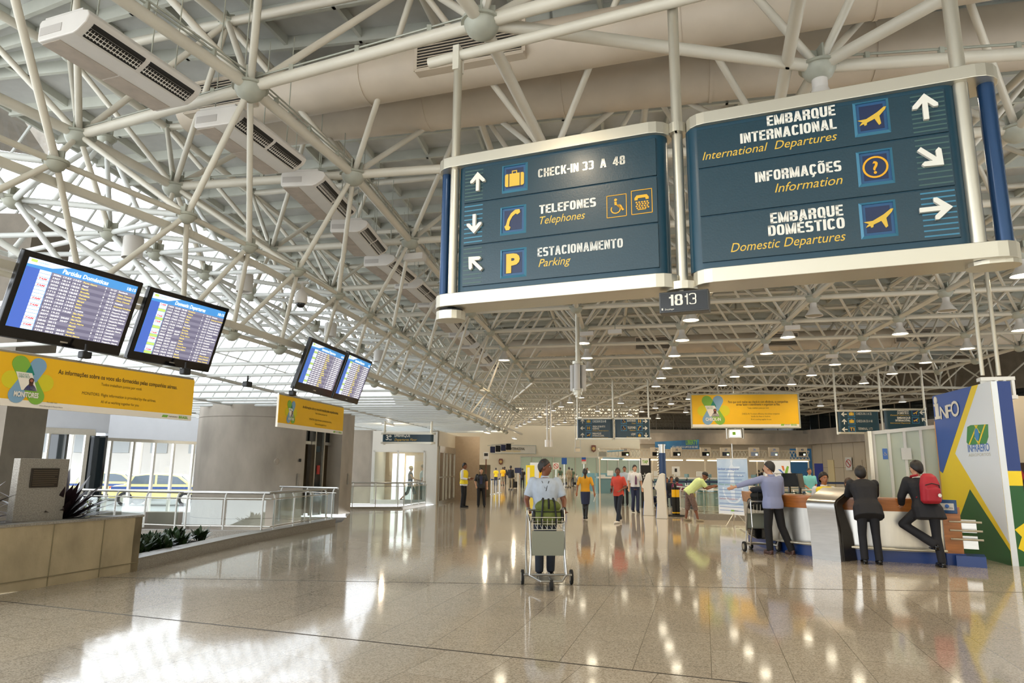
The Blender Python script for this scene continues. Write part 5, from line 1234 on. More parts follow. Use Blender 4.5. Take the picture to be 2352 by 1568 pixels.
x,z=RW2.l(1952,1064); t=thing('no_smoking_sign','round red no smoking sign on the right-hand wall','sign',RW2.w(0,-.08),RW2.rz); MB().prism(rect(x-.35,z-.5,x+.35,z+.45),-.03,0).build('board','white_paint',t); q=MB()
for k in range(24): a1_,a2_=2*PI*k/24,2*PI*(k+1)/24; q.prism([(x+.3*math.cos(a1_),z+.3*math.sin(a1_)),(x+.3*math.cos(a2_),z+.3*math.sin(a2_)),(x+.25*math.cos(a2_),z+.25*math.sin(a2_)),(x+.25*math.cos(a1_),z+.25*math.sin(a1_))],-.04,-.03)
q.prism([(x-.19,z+.14),(x-.14,z+.19),(x+.19,z-.14),(x+.14,z-.19)],-.045,-.03); q.build('ring','sign_red',t)
# blue LIBERTY advert
LP=PL(aty(1505,1040,55),aty(1606,1033,53.5)); t=thing('advert_banner','dark blue LIBERTY advertising banner above the check-in desks','banner',LP.p0,LP.rz); a=LP.l(1505,1014); b=LP.l(1606,1030); z1=LP.l(1555,1011)[1]; z0=LP.l(1555,1033)[1]
MB().prism([(0,z0),(LP.len,z0+.05),(LP.len,z1+.05),(0,z1-.1)],0,.05).build('panel',MM('advert_blue','1e3a72',rough=.4,var=.5,vscale=.6,vcol=c('2f7fb0')),t); T(t,'LIBERTY',LP.len-.1,z0+.42,.36,'petal_green',w=.9,al='R',bold=.03,y=-.02); T(t,'DÊ À LIBERDADE O LIMITE DO SEU PAÍS',LP.len-.1,z0+.14,.17,'sign_white',w=2.0,al='R',shear=.2,y=-.02)
# end panel blue, blue box, framing
BP=PL(aty(1818,1100,50),aty(1868,1100,49.5)); a=BP.l(1823,1030); b=BP.l(1865,1095)
t=thing('blue_partition','blue partition panel closing the right end of the check-in row','partition',BP.p0,BP.rz); MB().bb(0,BP.len,0,.1,0,a[1]).build('panel',MM('partition_blue','1f5f93',rough=.45),t)
x,z=BP.l(1870,1064); x1,z_=BP.l(1890,1064); MB().bb(x,x1,0,.1,0,z).build('side_panel',MM('royal_blue','22338f',rough=.45),t)
# ================================================================ CHECK-IN ROW
CK0,CK1=aty(1376,1100,47.5),aty(1860,1100,48.5); CP_=PL(CK0,CK1)
t=thing('check_in_gantry','overhead beige gantry truss carrying the check-in number boxes','gantry',CP_.p0,CP_.rz)
zA=CP_.l(1600,1052)[1]; zBm=CP_.l(1600,1034)[1]; LL=CP_.len
q=MB().bb(0,LL,-.2,.2,zA-.12,zA+.02).bb(0,LL,-.2,.2,zBm,zBm+.06); q.build('gantry_beam','beige_panel',t)
q=MB(); n_=60
for k in range(n_): x=LL*k/n_; q.tube((x,-.15,zA),(x+LL/n_,-.15,zBm),.025,n=5); q.tube((x+LL/n_,-.15,zA),(x,-.15,zBm),.025,n=5)
q.build('gantry_lattice','steel_paint',t)
q=MB()
for k in range(10): x=LL*(k+.5)/10; q.bb(x-.6,x+.6,-.25,-.1,zA-.18,zA-.12)
q.build('strip_light','strip_glow',t)
for k in range(5): MB().tube((LL*k/4.02+.05,0,0),(LL*k/4.02+.05,0,zA),.05,n=8).build('post','beige_panel',t)
boxes=[]
for num,px in ((33,1433),(34,1503),(35,1550),(36,1616),(37,1662),(38,1727),(39,1772),(40,1836)):
    x=CP_.l(px,1040)[0]; z1=CP_.l(px,1028)[1]; z0=CP_.l(px,1049)[1]; h=z1-z0
    t=thing('check_in_number_box','beige box numbered %d with a small screen over the check-in desks'%num,'sign',CP_.w(x,-.45),CP_.rz,'numbered check-in screens')
    MB().bb(-.36,.36,0,.2,z0,z1).build('box_body','beige_panel',t,bevel=.02); sc_=MB().bb(-.26,.26,-.01,0,z0+.06,z0+h*.52).build('screen','plastic_black',t)
    MB().bb(.05,.2,-.015,-.01,z0+.09,z0+.22).build('screen_logo',SCR_L,sc_); MB().bb(.05,.2,-.015,-.01,z0+.17,z0+.22).build('screen_logo',SCR_G,sc_); T(t,str(num),0,z0+h*.66,h*.22,'sign_blue_gloss',al='C',bold=.03,y=-.005)
MM('teal_counter','6d9298',rough=.4); MM('navy','1c2748',rough=.6); MM('belt_blue','2a3a5c',rough=.6)
for k in range(9):
    px=1400+k*52; o=CP_.w(CP_.l(px,1095)[0],.4); t=thing('check_in_desk','teal check-in desk number %s from the left under the gantry'%['one','two','three','four','five','six','seven','eight','nine'][k],'desk',o,CP_.rz,'teal check-in desks')
    MB().bb(-.7,.7,0,.7,0,1.0).build('desk_body','teal_counter',t); MB().bb(-.75,.75,-.05,.4,1.0,1.12).build('desk_top','white_paint',t); MB().box((.2,.3,1.36),(.42,.05,.34),R=Matrix.Rotation(.15,3,'X')).build('desk_screen','white_paint',t); MB().bb(-.75,-.65,0,.7,0,1.35).build('side_screen','teal_counter',t)
for (px,l,Y) in ((1389,'light blue curved screen beside the queue posts',49),(1395,None,49),):
    if l:
        p=aty(px,1100,Y); t=thing('curved_screen',l,'partition',(p.x,p.y,0))
        for k in range(3): MB().bb(-1.6+k*1.1,-.7+k*1.1,0,.08,.1,1.35).build('panel',MM('aqua_panel','7aa9b6',rough=.4),t)
        MB().bb(-.35,.05,-.05,-.01,.95,1.25).build('notice','white_paint',t)
# circular light-blue hoop signs at gantry left
GP2=PL(aty(1374,1060,46),aty(1436,1060,46)); t=thing('gantry_directory','pale directory board with blue tubes at the left end of the gantry','sign',GP2.p0,GP2.rz); z=GP2.l(1385,1038)[1]; z0=GP2.l(1385,1049)[1]
MB().bb(0,.6,0,.1,z0,z).build('board','ceiling_rib',t); q=MB()
for r in range(4): q.bb(.05,.55,-.01,0,z0+.06+r*.08,z0+.09+r*.08)
q.build('board_text','ink_dark',t); MB().tube((.6,0,z+.05),(1.7,0,z+.12),.05,n=8).tube((.3,0,z0-.08),(1.7,0,z0-.1),.05,n=8).build('tube',MM('tube_blue','7ba6bf',rough=.3),t)
# queue posts with belts
QN=0
def post_base(): return None
qp=None
def queue(pts,label):
    global qp
    prev=None
    for p in pts:
        if qp is None:
            qp=thing('queue_post',label,'queue post',p,0,'steel queue posts'); MB().tube((0,0,0),(0,0,.02),.17,n=14).build('base','stainless',qp); MB().tube((0,0,.02),(0,0,.95),.03,n=8).build('post','stainless',qp); MB().tube((0,0,.86),(0,0,.96),.04,n=8).build('belt_head','navy',qp); o=qp
        else: o=copy_tree(qp); o.location=p; tag(o,label,'queue post','steel queue posts')
        if prev is not None:
            a=Vector(prev);b=Vector(p); d=b-a; tt=thing('queue_belt','dark blue belt stretched between '+label.split(' post')[0].replace('steel queue','steel queue')+' posts','belt',group='queue belts'); MB().box((a+b)/2+Vector((0,0,.91)),(d.length,.01,.06),math.atan2(d.y,d.x)).build('webbing','belt_blue',tt)
        prev=p
def line(a,b,n): return [tuple(Vector((a[0],a[1],0)).lerp(Vector((b[0],b[1],0)),k/(n-1))) for k in range(n)]
pa=atz(1363,1119); queue([tuple(atz(x,y)) for x,y in ((1362,1117),(1377,1120),(1393,1121))],'steel queue post in front of the light blue screens')
for r,Y in enumerate((41,43,45)):
    a=aty(1500+r*6,1100,Y); b=aty(2010,1100,Y+1); queue(line((a.x,a.y),(b.x,b.y),8),'steel queue post in the %s check-in queue row'%['nearest','middle','farthest'][r])
queue([tuple(atz(x,y)) for x,y in ((1120,1133),(1129,1135),(1139,1134),(1147,1131))],'steel queue post by the two men at the lobby doors')
# teal counter band, kiosk totems etc.
MM('kiosk_white','dedbd0',rough=.3); MM('kiosk_blue','3a6fc0',rough=.3)
for (x0,y0,l) in ((1520,1190,'nearer white self-service kiosk with a slanted head'),(1508,1187,'farther white self-service kiosk behind its twin')):
    p=atz(x0,y0); p=p+(Vector((0,0,0)) if x0==1520 else Vector((-.1,.9,0))); t=thing('self_service_kiosk',l,'kiosk',p,PI-.3,'white self-service kiosks')
    prof=[(-.2,0),(.16,0),(.12,.5),(.13,.93),(.2,1.0),(.02,1.46),(-.06,1.5),(-.14,1.47),(-.15,1.0)]
    MB().prism(prof,-.22,.22).build('kiosk_body','kiosk_white',t,bevel=.015); MB().prism([(.15,.02),(.175,.02),(.135,.5),(.11,.5)],-.2,.2).build('blue_trim','kiosk_blue',t); MB().prism([(.165,1.07),(.185,1.08),(.055,1.41),(.035,1.40)],-.17,.17).build('screen','plastic_black',t)
p=atz(1553,1185); t=thing('bollard','black bollard with a yellow band beside the kiosks','bollard',p); MB().tube((0,0,0),(0,0,.04),.3,n=20).build('base','rubber',t); MB().tube((-.06,0,.04),(-.06,0,1.0),.07,n=12).tube((.07,0,.04),(.07,0,1.0),.07,n=12).tube((0,0,1.0),(0,0,1.12),.05,n=10).build('posts','rubber',t,smooth=True)
MB().tube((-.06,0,.66),(-.06,0,.92),.075,n=12).tube((.07,0,.66),(.07,0,.92),.075,n=12).tube((-.06,0,.1),(-.06,0,.14),.075,n=12).tube((.07,0,.1),(.07,0,.14),.075,n=12).build('yellow_band','banner_yellow',t,smooth=True)
p=aty(1524,1150,26); t=thing('payphone_column','dark blue column with a silver head behind the kiosks','column',(p.x,26,0)); zt=aty(1524,1040,26).z; zh=aty(1524,1022,26).z
MB().tube((0,0,0),(0,0,zt),.13,n=16).build('column',MM('column_blue','1d3a66',rough=.35),t,smooth=True); MB().tube((0,0,zt),(0,0,zh),.12,n=16).tube((0,0,zh-.03),(0,0,zh+.03),.14,n=16).build('head','aluminium',t,smooth=True); q=MB()
for k in range(14): q.tube((-.14,0,.95+k*.1),(-.17,-.02,.98+k*.1),.03,n=6)
q.build('coil','aluminium',t)
p=atz(1487,1150); p=aty(1484,1100,30); t=thing('airline_totem','tall black totem with a TAP sign on top','sign',(p.x,30,0)); MB().bb(-.22,.22,0,.12,0,aty(1484,1052,30).z).build('totem','black',t); z=aty(1484,1068,30).z; MB().bb(-.2,.14,-.02,0,z,z+.3).build('logo_plate','white_paint',t); T(t,'TAP',-.03,z+.08,.13,'petal_green',w=.24,al='C',bold=.05,y=-.03); T(t,'☆',-.05,z-.55,.2,'white_paint',al='C',y=-.01)
# white notices on the check-in side
p=aty(1553,1100,36); t=thing('notice_stand','white notice board on a stand before the check-in desks','notice',(p.x,36,0)); z0,z1=aty(1553,1089,36).z,aty(1553,1071,36).z; MB().bb(-.2,.2,0,.03,z0,z1).build('board','white_paint',t); MB().bb(-.06,.06,-.01,0,z0+.12,z0+.3).build('photo','black',t); MB().tube((0,.02,0),(0,.02,z0),.02,n=6).build('stand','aluminium',t)
# ================================================================ GLASS STAIR ENCLOSURE BEHIND THE LEANING MAN
q1,q2,q3=atz(1608,1193),atz(1700,1203),atz(1560,1150)
railing('glass and steel railing round the escalator opening behind the leaning man',[(q1.x+.0,q1.y+3.5),(q1.x+.1,q1.y+.3),(q1.x+3.2,q1.y-.2),(q1.x+5.4,q1.y-.6)],z0=.18,step=1.1)
railing('long steel railing farther right behind the information desk',[(q1.x+.6,q1.y+4.2),(q1.x+7.5,q1.y+2.6)],z0=.15,step=1.2)
struct(MB().slab([(q1.x-.1,q1.y),(q1.x+5.6,q1.y-.9),(q1.x+5.6,q1.y-.5),(q1.x-.1,q1.y+.4)],0,.18).build('trim_13','granite'))
t=thing('writing_ledge','narrow white ledge on glass where the man in green writes','ledge'); z=zat(1640,1125,q1); MB().box((q1.x+.75,q1.y+.15,z),(1.3,.3,.03),-.05).build('ledge_top','white_paint',t); MB().box((q1.x+.35,q1.y+.12,.62),(.7,.02,.9),-.05).build('glass_panel','glass_green',t)
for k in range(3): MB().box((q1.x+.4+k*.28,q1.y+.12,z+.018),(.2,.14,.005),.2*k).build('paper','white_paint',t)
# ================================================================ ROLL-UP BANNERS
MM('poster_blue','a9c8e8',rough=.5,var=.12,vscale=1.2,vcol=c('d6e6f6')); MM('poster_white','e9eef4',rough=.5); MM('poster_ink','6f8ec4',rough=.5); MM('poster_figure','dfeaf6',rough=.5)
RP=PL(aty(1648,1100,21.2),aty(1718,1100,20.2)); t=thing('poster_stand','pale blue poster with a white robed figure on a tripod stand','poster',RP.p0,RP.rz)
a=RP.l(1649,1054); b=RP.l(1717,1184); z1=RP.l(1683,1053)[1]; z0=RP.l(1683,1181)[1]; ww=RP.len
MB().prism(rect(0,z0,ww,z1),0,.01).build('poster','poster_blue',t); MB().prism(rect(0,z0,ww,z0+.25),-.003,0).build('poster_foot','poster_white',t)
cx=ww*.5; fig=[(-.05,.0),(.07,.0),(.09,.45),(.06,.75),(.1,.9),(.3,.98),(.3,1.02),(.08,1.02),(.03,1.08),(.03,1.15),(-.03,1.15),(-.03,1.08),(-.1,1.0),(-.2,.7),(-.16,.68),(-.07,.85),(-.06,.7),(-.1,.4)]
q=MB().prism([(cx+x_,z0+.42+y_*.95) for x_,y_ in fig],-.006,0).prism(disc(cx,z0+.42+1.13,.05,12),-.006,0)
for e in (.24,.34): q.prism([(cx+e-.05,z0+1.15),(cx+e+.05,z0+1.15),(cx+e,z0+1.1)],-.006,0)
for k in range(22): 
    a_=PI+PI*k/21; q.prism(disc(cx+.36*math.cos(a_),z0+.75+.42*math.sin(a_),.035,6),-.006,0)
q.build('poster_figure','poster_figure',t)
T(t,'Senhor passageiro',.03,z1-.33,.07,'kiosk_blue',w=ww*.7,y=-.012); T(t,'Dear passenger',.05,z1-.78,.06,MM('poster_teal','7fb5a8',rough=.5),w=ww*.6,y=-.012); T(t,'Señor Pasajero',.05,z1-1.2,.06,MM('poster_pink','c08a9a',rough=.5),w=ww*.6,y=-.012)
q=MB()
for r in range(12):
    if r in (4,8): continue
    q.prism(rect(.05,z1-.42-r*.1,ww-.08-(r%3)*.07,z1-.405-r*.1),-.009,-.006)
q.build('poster_text','poster_ink',t); MB().prism(rect(cx-.1,z0+.09,cx+.02,z0+.13),-.01,0).build('airport_logo','petal_green',t)
T(t,'INFRAERO',cx+.03,z0+.095,.03,'ink_dark',w=.15,y=-.012)
MB().tube((0,.005,z1),(ww,.005,z1),.015,n=6).tube((0,.005,z0),(ww,.005,z0),.015,n=6).build('rail_bar','white_paint',t); q=MB().tube((cx,.05,.25),(cx,.05,z1+.45),.016,n=8)
for a_ in (0,2.1,4.2): q.tube((cx,.05,.42),(cx+.38*math.cos(a_+.4),.05+.38*math.sin(a_+.4),.0),.012,n=6)
q.build('tripod','aluminium',t)
RP=PL(aty(1757,1100,23),aty(1817,1100,22.6)); t=thing('poster_stand','white poster with orange, green and blue ribbons behind the man in the blue shirt','poster',RP.p0,RP.rz); z1=RP.l(1787,1056)[1]; z0=RP.l(1787,1110)[1]; ww=RP.len
MB().prism(rect(0,z0,ww,z1),0,.01).build('poster','poster_white',t)
for (pl_,m) in (([(.66,.75),(.72,.55),(.78,.55),(.75,.75)],MM('ribbon_orange','e07a32',rough=.5)),([(.88,.75),(.95,.72),(.82,.2),(.72,.15),(.80,.55)],'petal_green'),([(.52,.6),(.62,.6),(.78,.4),(.92,.18),(.84,.25),(.68,.45)],'kiosk_blue')): MB().prism([(x_*ww,z0+(z1-z0)*y_) for x_,y_ in pl_],-.004,0).build('ribbon_mark',m,t)
T(t,'TAJ',ww*.6,z0+.1,.08,'ink_dark',w=.2,bold=.05,y=-.01); T(t,'resgados',ww*.3,z0+.3,.05,'ink_dark',w=.35,y=-.01); MB().tube((ww/2,.03,0),(ww/2,.03,z1+.03),.015,n=6).tube((0,.0,z1),(ww,.0,z1),.015,n=6).build('stand','aluminium',t)
# ================================================================ INFORMATION DESK
base_px=[(1706,1243),(1768,1263),(1850,1281),(1960,1290),(2060,1296),(2175,1301)]
DB=[atz(*p) for p in base_px]
DB=[Vector((5.55,16.6,0)),Vector((5.35,15.1,0)),Vector((5.62,13.9,0)),Vector((6.25,13.25,0)),Vector((7.0,12.85,0)),Vector((7.75,12.62,0))]
def inner(L,w_):
    out=[]
    for k,p in enumerate(L):
        a_=L[max(0,k-1)]; b_=L[min(len(L)-1,k+1)]; d_=(b_-a_).normalized(); n_=Vector((-d_.y,d_.x,0)); out.append(p+n_*w_)
    return out
def smoothL(L,m=5):
    out=[]
    for k in range(len(L)-1):
        p0=L[max(0,k-1)];p1=L[k];p2=L[k+1];p3=L[min(len(L)-1,k+2)]
        for i in range(m):
            t_=i/m; out.append(.5*((2*p1)+(p2-p0)*t_+(2*p0-5*p1+4*p2-p3)*t_*t_+(3*p1-p0-3*p2+p3)*t_**3))
    out.append(L[-1]); return out
DS=smoothL(DB)
MM('wood_band','a9662c',rough=.3,var=.2,vscale=3,stretch=(1,1,8),coat=.3); MM('plinth_blue','1e3f80',rough=.35)
def band(name,m,o0,o1,z0,z1,root,slant=0,LL_=None):
    LL_=LL_ or DS; A_=inner(LL_,o0); B_=inner(LL_,o1); A2_=inner(LL_,o0-slant); q=MB(); n_=len(LL_)
    b=len(q.v)
    for k in range(n_): q.v+= [A_[k]+Vector((0,0,z0)),B_[k]+Vector((0,0,z0)),B_[k]+Vector((0,0,z1)),A2_[k]+Vector((0,0,z1))]
    for k in range(n_-1):
        for e in range(4): q.f.append((b+4*k+e,b+4*k+(e+1)%4,b+4*(k+1)+(e+1)%4,b+4*(k+1)+e))
    q.f.append((b,b+1,b+2,b+3)); e=b+4*(n_-1); q.f.append((e+3,e+2,e+1,e))
    return q.build(name,m,root,smooth=True)
MM('brushed_steel','d0cec8',rough=.32,metal=.85,var=.05,vscale=2,stretch=(8,8,1))
idk=thing('information_desk','curved steel and wood information desk with a blue plinth','desk')
band('plinth','plinth_blue',.04,.7,0,.2,idk); band('steel_front','brushed_steel',.0,.06,.2,.9,idk,slant=.03); band('wood_band','wood_band',-.04,.08,.9,1.1,idk,slant=.02); band('desk_top','wood_band',-.06,.55,1.1,1.13,idk)
ft=inner(DS,-.12); q=MB(); q.path([p+Vector((0,0,.24)) for p in ft],.025,n=10); 
for k in range(2,len(DS),4): q.tube(ft[k]+Vector((0,0,.24)),DS[k]+Vector((0,0,.24)),.015,n=6)
q.build('foot_rail','alu_warm',idk,smooth=True)
E_=DB[-1]; d_=(DB[-1]-DB[-2]).normalized(); n_=Vector((-d_.y,d_.x,0))
q=MB().slab([tuple((E_+d_*.0-n_*.05).xy),tuple((E_+d_*.28-n_*.05).xy),tuple((E_+d_*.28+n_*.6).xy),tuple((E_+n_*.6).xy)],.2,1.0); q.build('end_panel','wood_band',idk)
MB().slab([tuple((E_-n_*.06).xy),tuple((E_+d_*.3-n_*.06).xy),tuple((E_+d_*.3+n_*.6).xy),tuple((E_+n_*.6).xy)],0,.2).build('plinth','plinth_blue',idk)
# podium with rolled steel cover
pp=DB[2].lerp(DB[3],.35)+Vector((0,0,0)); dd=(DB[3]-DB[2]).normalized(); 
a=atz(1880,1281); b=atz(1938,1288); dd=(b-a).normalized(); nn=Vector((-dd.y,dd.x,0)); wd=(b-a).length*1.05
a=a-nn*.13; b=b-nn*.13
t=thing('steel_podium','stainless steel rolled-top podium breaking the line of the information desk','podium',a,math.atan2(dd.y,dd.x))
zt=zat(1900,1165,a); prof=[(-0.0,0),(-.02,.55),(-.07,.9),(-.09,1.0),(-.06,1.06),(.0,1.10),(.5,1.3),(.56,1.29),(.5,1.2),(.1,1.0),(.35,.5),(.45,0)]
fr=lambda x,y,z:(y,x,z)
MB().prism([(x_,z_) for x_,z_ in prof],-.04,wd,fr).build('steel_shell','stainless',t,smooth=True)
MB().prism([(x_+.03,z_-.012) for x_,z_ in prof[3:]]+[(.06,.5),(.08,0.01)][::-1],wd+.002,wd+.03,fr).build('side_plate',MM('podium_side','3b3833',rough=.35,metal=.6),t)
# monitors on the desk
for (px,Y,rz_,l) in ((1840,14.9,.9,'flat dark desk screen behind the curved desk end'),(1815,15.6,.3,'second desk screen turned away from the camera')):
    p=aty(px,1125,Y); t=thing('desk_screen',l,'computer screen',(p.x,p.y,1.13),rz_); MB().box((0,0,.28),(.4,.03,.3),R=Matrix.Rotation(-.12,3,'X')).build('screen_case','plastic_black',t,bevel=.01); MB().tube((0,0.02,0),(0,0.02,.2),.03,n=8).bb(-.1,.1,-.08,.1,0,.015).build('stand','plastic_black',t)
# OUVIDORIA panel
q0,q1_=aty(2155,1170,12.6),aty(2197,1170,12.4); OP=PL((q0.x,q0.y-.1),(q1_.x+.05,q1_.y-.1)); t=thing('ombudsman_sign','blue sign plate reading OUVIDORIA at the right end of the desk','sign',OP.p0,OP.rz); (x0,z1),(x1,z0)=OP.l(2158,1147),OP.l(2199,1180)
MB().bb(x0-.03,x1,0,.06,z0,z1).build('sign_back',MM('ouv_blue','1d4a7c',rough=.4),t,bevel=.01); MB().bb(x0,x1-.04,-.006,0,z0+.06,z1-.06).build('sign_plate','white_paint',t); T(t,'OUVIDORIA',(x0+x1)/2-.02,z0+.08,.035,'ink_dark',w=(x1-x0)*.7,al='C',y=-.01); MB().prism(disc((x0+x1)/2-.02,z1-.11,.035,10),-.009,-.006).build('emblem','kiosk_blue',t)
# ---- INFO tower
c7=lambda x,y:(1880+x/3.267,850+y/3.267)
IA=atz(2142,912,3.25); IB=atz(2275,878,3.25); IP=PL((IA.x,IA.y),(IB.x,IB.y))
t=thing('info_tower','tall INFO tower in blue, yellow, white and green with the airport logo','information tower',IP.p0,IP.rz)
MM('info_blue','2c57a8',rough=.4); MM('info_yellow','efd322',rough=.4); MM('info_pale','dfe9f2',rough=.4); MM('info_green','1e5a2c',rough=.4); MM('info_navy','263f7e',rough=.4); MM('info_orange','d79a4a',rough=.4); MM('info_logo_green','2f8a3c',rough=.4)
xr=IB.x; Wt=IP.len; z1=3.27; ed=.12; thk=.32
xR=IP.l(2300,1200)[0]; xR=Wt
MB().bb(0,xR,0,thk,0,z1).build('tower_body','info_pale',t)
def clip(pts): return [(max(0,min(xR,a_)),max(0,min(z1,b_))) for a_,b_ in pts]
f=lambda L:clip([IP.l(*c7(*p)) for p in L])
MB().prism([(0,0),(xR,0),(xR,z1),(0,z1)],-.003,0).build('front_yellow','info_yellow',t)
blue=f([(848,185),(1150,118),(935,772),(900,770)]); MB().prism([(0,z1),blue[1],blue[2],(0,blue[2][1]+.05)],-.006,-.003).build('front_blue','info_blue',t)
pal=f([(1200,105),(1290,90),(1452,1300),(1440,1290),(1028,625)]); MB().prism([pal[0],(xR,z1),(xR,IP.l(*c7(1452,1305))[1]),pal[4]],-.006,-.003).build('front_pale','info_pale',t)
gr=f([(1138,893),(1462,1392),(1040,1150)]); zg=IP.l(*c7(1040,1160))[1]; MB().prism([gr[0],(xR,max(.25,gr[1][1])),(xR,0),(0,0),(0,max(.1,zg-.75)),(IP.l(*c7(1040,1150))[0],zg)],-.006,-.003).build('front_green','info_green',t)
tri=f([(900,880),(1005,960),(1040,1060),(920,1060)])
MB().prism([(xR,0),(xR,0),(xR,0.01)],-.01,-.009)
# letters
for ch,(xa_,ya_,xb_,yb_) in (('N',(925,262,975,362)),('F',(975,250,1010,355)),('O',(1005,222,1068,345))):
    (p0x,_),(p1x,_) = IP.l(*c7(xa_,yb_)),IP.l(*c7(xb_,yb_)); zb_=IP.l(*c7((xa_+xb_)/2,yb_))[1]; zt_=IP.l(*c7((xa_+xb_)/2,ya_))[1]; T(t,ch,p0x,zb_,(zt_-zb_),'sign_white',w=p1x-p0x,bold=.02,y=-.02)
(p0x,zb_)=IP.l(*c7(882,370)); zt_=IP.l(*c7(895,250))[1]; px1=IP.l(*c7(920,362))[0]; w_=px1-p0x
MB().prism([(p0x,zb_),(px1,zb_),(px1,zb_+.06),(p0x+w_*.8,zb_+.06),(p0x+w_*.8,zt_),(p0x,zt_),(p0x,zt_-.05),(p0x+w_*.2,zt_-.05),(p0x+w_*.2,zb_+.06),(p0x,zb_+.06)],-.02,-.006).prism(disc(p0x+w_*.4,IP.l(*c7(888,225))[1],.085,16),-.02,-.006).build('letter_i','sign_white',t)
# airport logo
g=[IP.l(*c7(*p)) for p in ((1120,425),(1145,412),(1275,405),(1278,500),(1262,552),(1130,560),(1115,540))]; MB().prism(g,-.010,-.006).build('logo_mark','info_logo_green',t)
for seg in (((1195,412),(1135,558)),((1255,406),(1205,556)),((1178,412),(1212,470)),((1180,505),(1212,556))):
    (a_,b_),(c_,d__)=IP.l(*c7(*seg[0])),IP.l(*c7(*seg[1])); MB().prism([(a_-.03,b_),(a_+.03,b_),(c_+.03,d__),(c_-.03,d__)],-.013,-.010).build('logo_stroke','info_yellow',t)
a_,b_=IP.l(*c7(1194,482)); MB().prism([(a_+.09*math.cos(k*.35),b_+.12*math.sin(k*.35)) for k in range(18)],-.016,-.013).build('logo_oval',MM('logo_cyan','2c86c4',rough=.4),t)
(a_,b_),(c_,_)=IP.l(*c7(1127,614)),IP.l(*c7(1290,614)); T(t,'INFRAERO',a_,b_-.0,.155,'kiosk_blue',w=c_-a_,bold=.02,y=-.01)
(a_,b_),(c_,_)=IP.l(*c7(1132,648)),IP.l(*c7(1298,648)); T(t,'AEROPORTOS',a_,b_,.06,'ceiling_rib',w=c_-a_,y=-.01)
# side face (faces the camera)
q=MB().bb(xR-.0,xR+.012,0,.10,0,z1); q.build('side_edge','info_pale',t)
sz=lambda y: max(0,min(z1,aty(2330,850+y/3.267,11.95).z))
for (za,zb,m) in ((sz(755),z1,'info_navy'),(sz(870),sz(755),'info_yellow'),(0,sz(870),'info_green')): MB().bb(xR,xR+.012,.10,thk,za,zb).build('side_panel',m,t)
MB().prism([(.1,.62),(thk,.78),(thk,.52),(.25,.22),(.12,.3),(.2,.5)],xR+.012,xR+.016,fr).build('side_arrow','info_yellow',t)
MB().bb(-.06,0,0,thk,0,IP.l(2143,968)[1]).build('orange_edge','info_orange',t)
# blue plinth right of desk + steel drawers
p0,p1=atz(2205,1300),atz(2262,1303); PP=PL((p0.x-.05,p0.y),(p1.x,p1.y-.1)); t=thing('steel_rack','low steel rack with three rails beside the INFO tower','rack',PP.p0,PP.rz); MB().bb(0,PP.len-.02,.0,.5,0,.18).build('plinth','plinth_blue',t)
q=MB()
for z in (.28,.56): q.bb(.0,PP.len-.1,.25,.4,z,z+.22)
q.build('drawer','stainless',t); q=MB()
for z in (.45,.6,.75): q.tube((-.05,.1,z),(PP.len-.02,.1,z),.018,n=8)
q.build('rail_bar','alu_warm',t,smooth=True)
# glazed partition behind
VP=PL(aty(2008,1100,15.9),aty(2200,1100,15.3)); t=thing('glazed_partition','tall pale green frosted partition in aluminium framing behind the desk','partition',VP.p0,VP.rz)
za=VP.l(2012,990)[1]; zb=VP.l(2145,972)[1]; L=VP.len; xs=[VP.l(px,1040)[0] for px in (2009,2044,2080,2118,2160,2200)]
MB().prism([(xs[0],0),(xs[-1],0),(xs[-1],zb),(xs[0],za)],0,.02).build('frosted_panel',MM('frosted','c3cdbd',rough=.35,var=.03,vscale=1),t); q=MB()
for x_ in xs: q.bb(x_-.03,x_+.03,-.04,.05,0,za+(zb-za)*(x_-xs[0])/(xs[-1]-xs[0]))
q.prism([(xs[0]-.03,za-.08),(xs[-1],zb-.08),(xs[-1],zb),(xs[0]-.03,za)],-.05,.06); q.build('frame','white_paint',t)
MB().bb(xs[0]-.12,xs[0]-.04,-.1,.6,0,za).build('return_post','aluminium',t)
x_,z_=VP.l(2033,1042); MB().bb(x_-.05,x_+.05,-.012,0,z_-.12,z_+.12).build('access_sticker','kiosk_blue',t); icon(t,'wheel',x_,z_,.08,y=-.014,m='sign_white'); x_,z_=VP.l(2081,1042); MB().bb(x_-.1,x_+.1,-.06,-.05,z_-.13,z_+.13).build('paper_notice','white_paint',t)
# hanging white sign with fins at top right
WP=PL(aty(2250,880,13.6),aty(2340,870,13.4)); t=thing('finned_hanging_sign','white finned sign hanging on two poles above the INFO tower','sign',WP.p0,WP.rz)
(x0,z1_),(x1,z0_)=WP.l(2252,866),WP.l(2335,915); MB().bb(x0,x1+.02,0,.25,z1_-.07,z1_).bb(x0+.3,x1+.03,0,.25,z0_,z0_+.07).build('plate','white_paint',t)
for k in range(3): xx=x1-.32+k*.14; MB().bb(xx,xx+.05,.02,.22,z0_+.06,z1_-.05).build('fin','white_paint',t)
for (px,py) in ((2262,860),(2300,860)): x_,z_=WP.l(px,py); MB().tube((x_,.12,z_),(x_,.12,6.1),.04,n=10).build('hanging_pole','alu_warm',t,smooth=True)
MB().bb(x0+.02,x1-.35,.08,.12,z0_,z1_-.05).build('panel','white_paint',t)
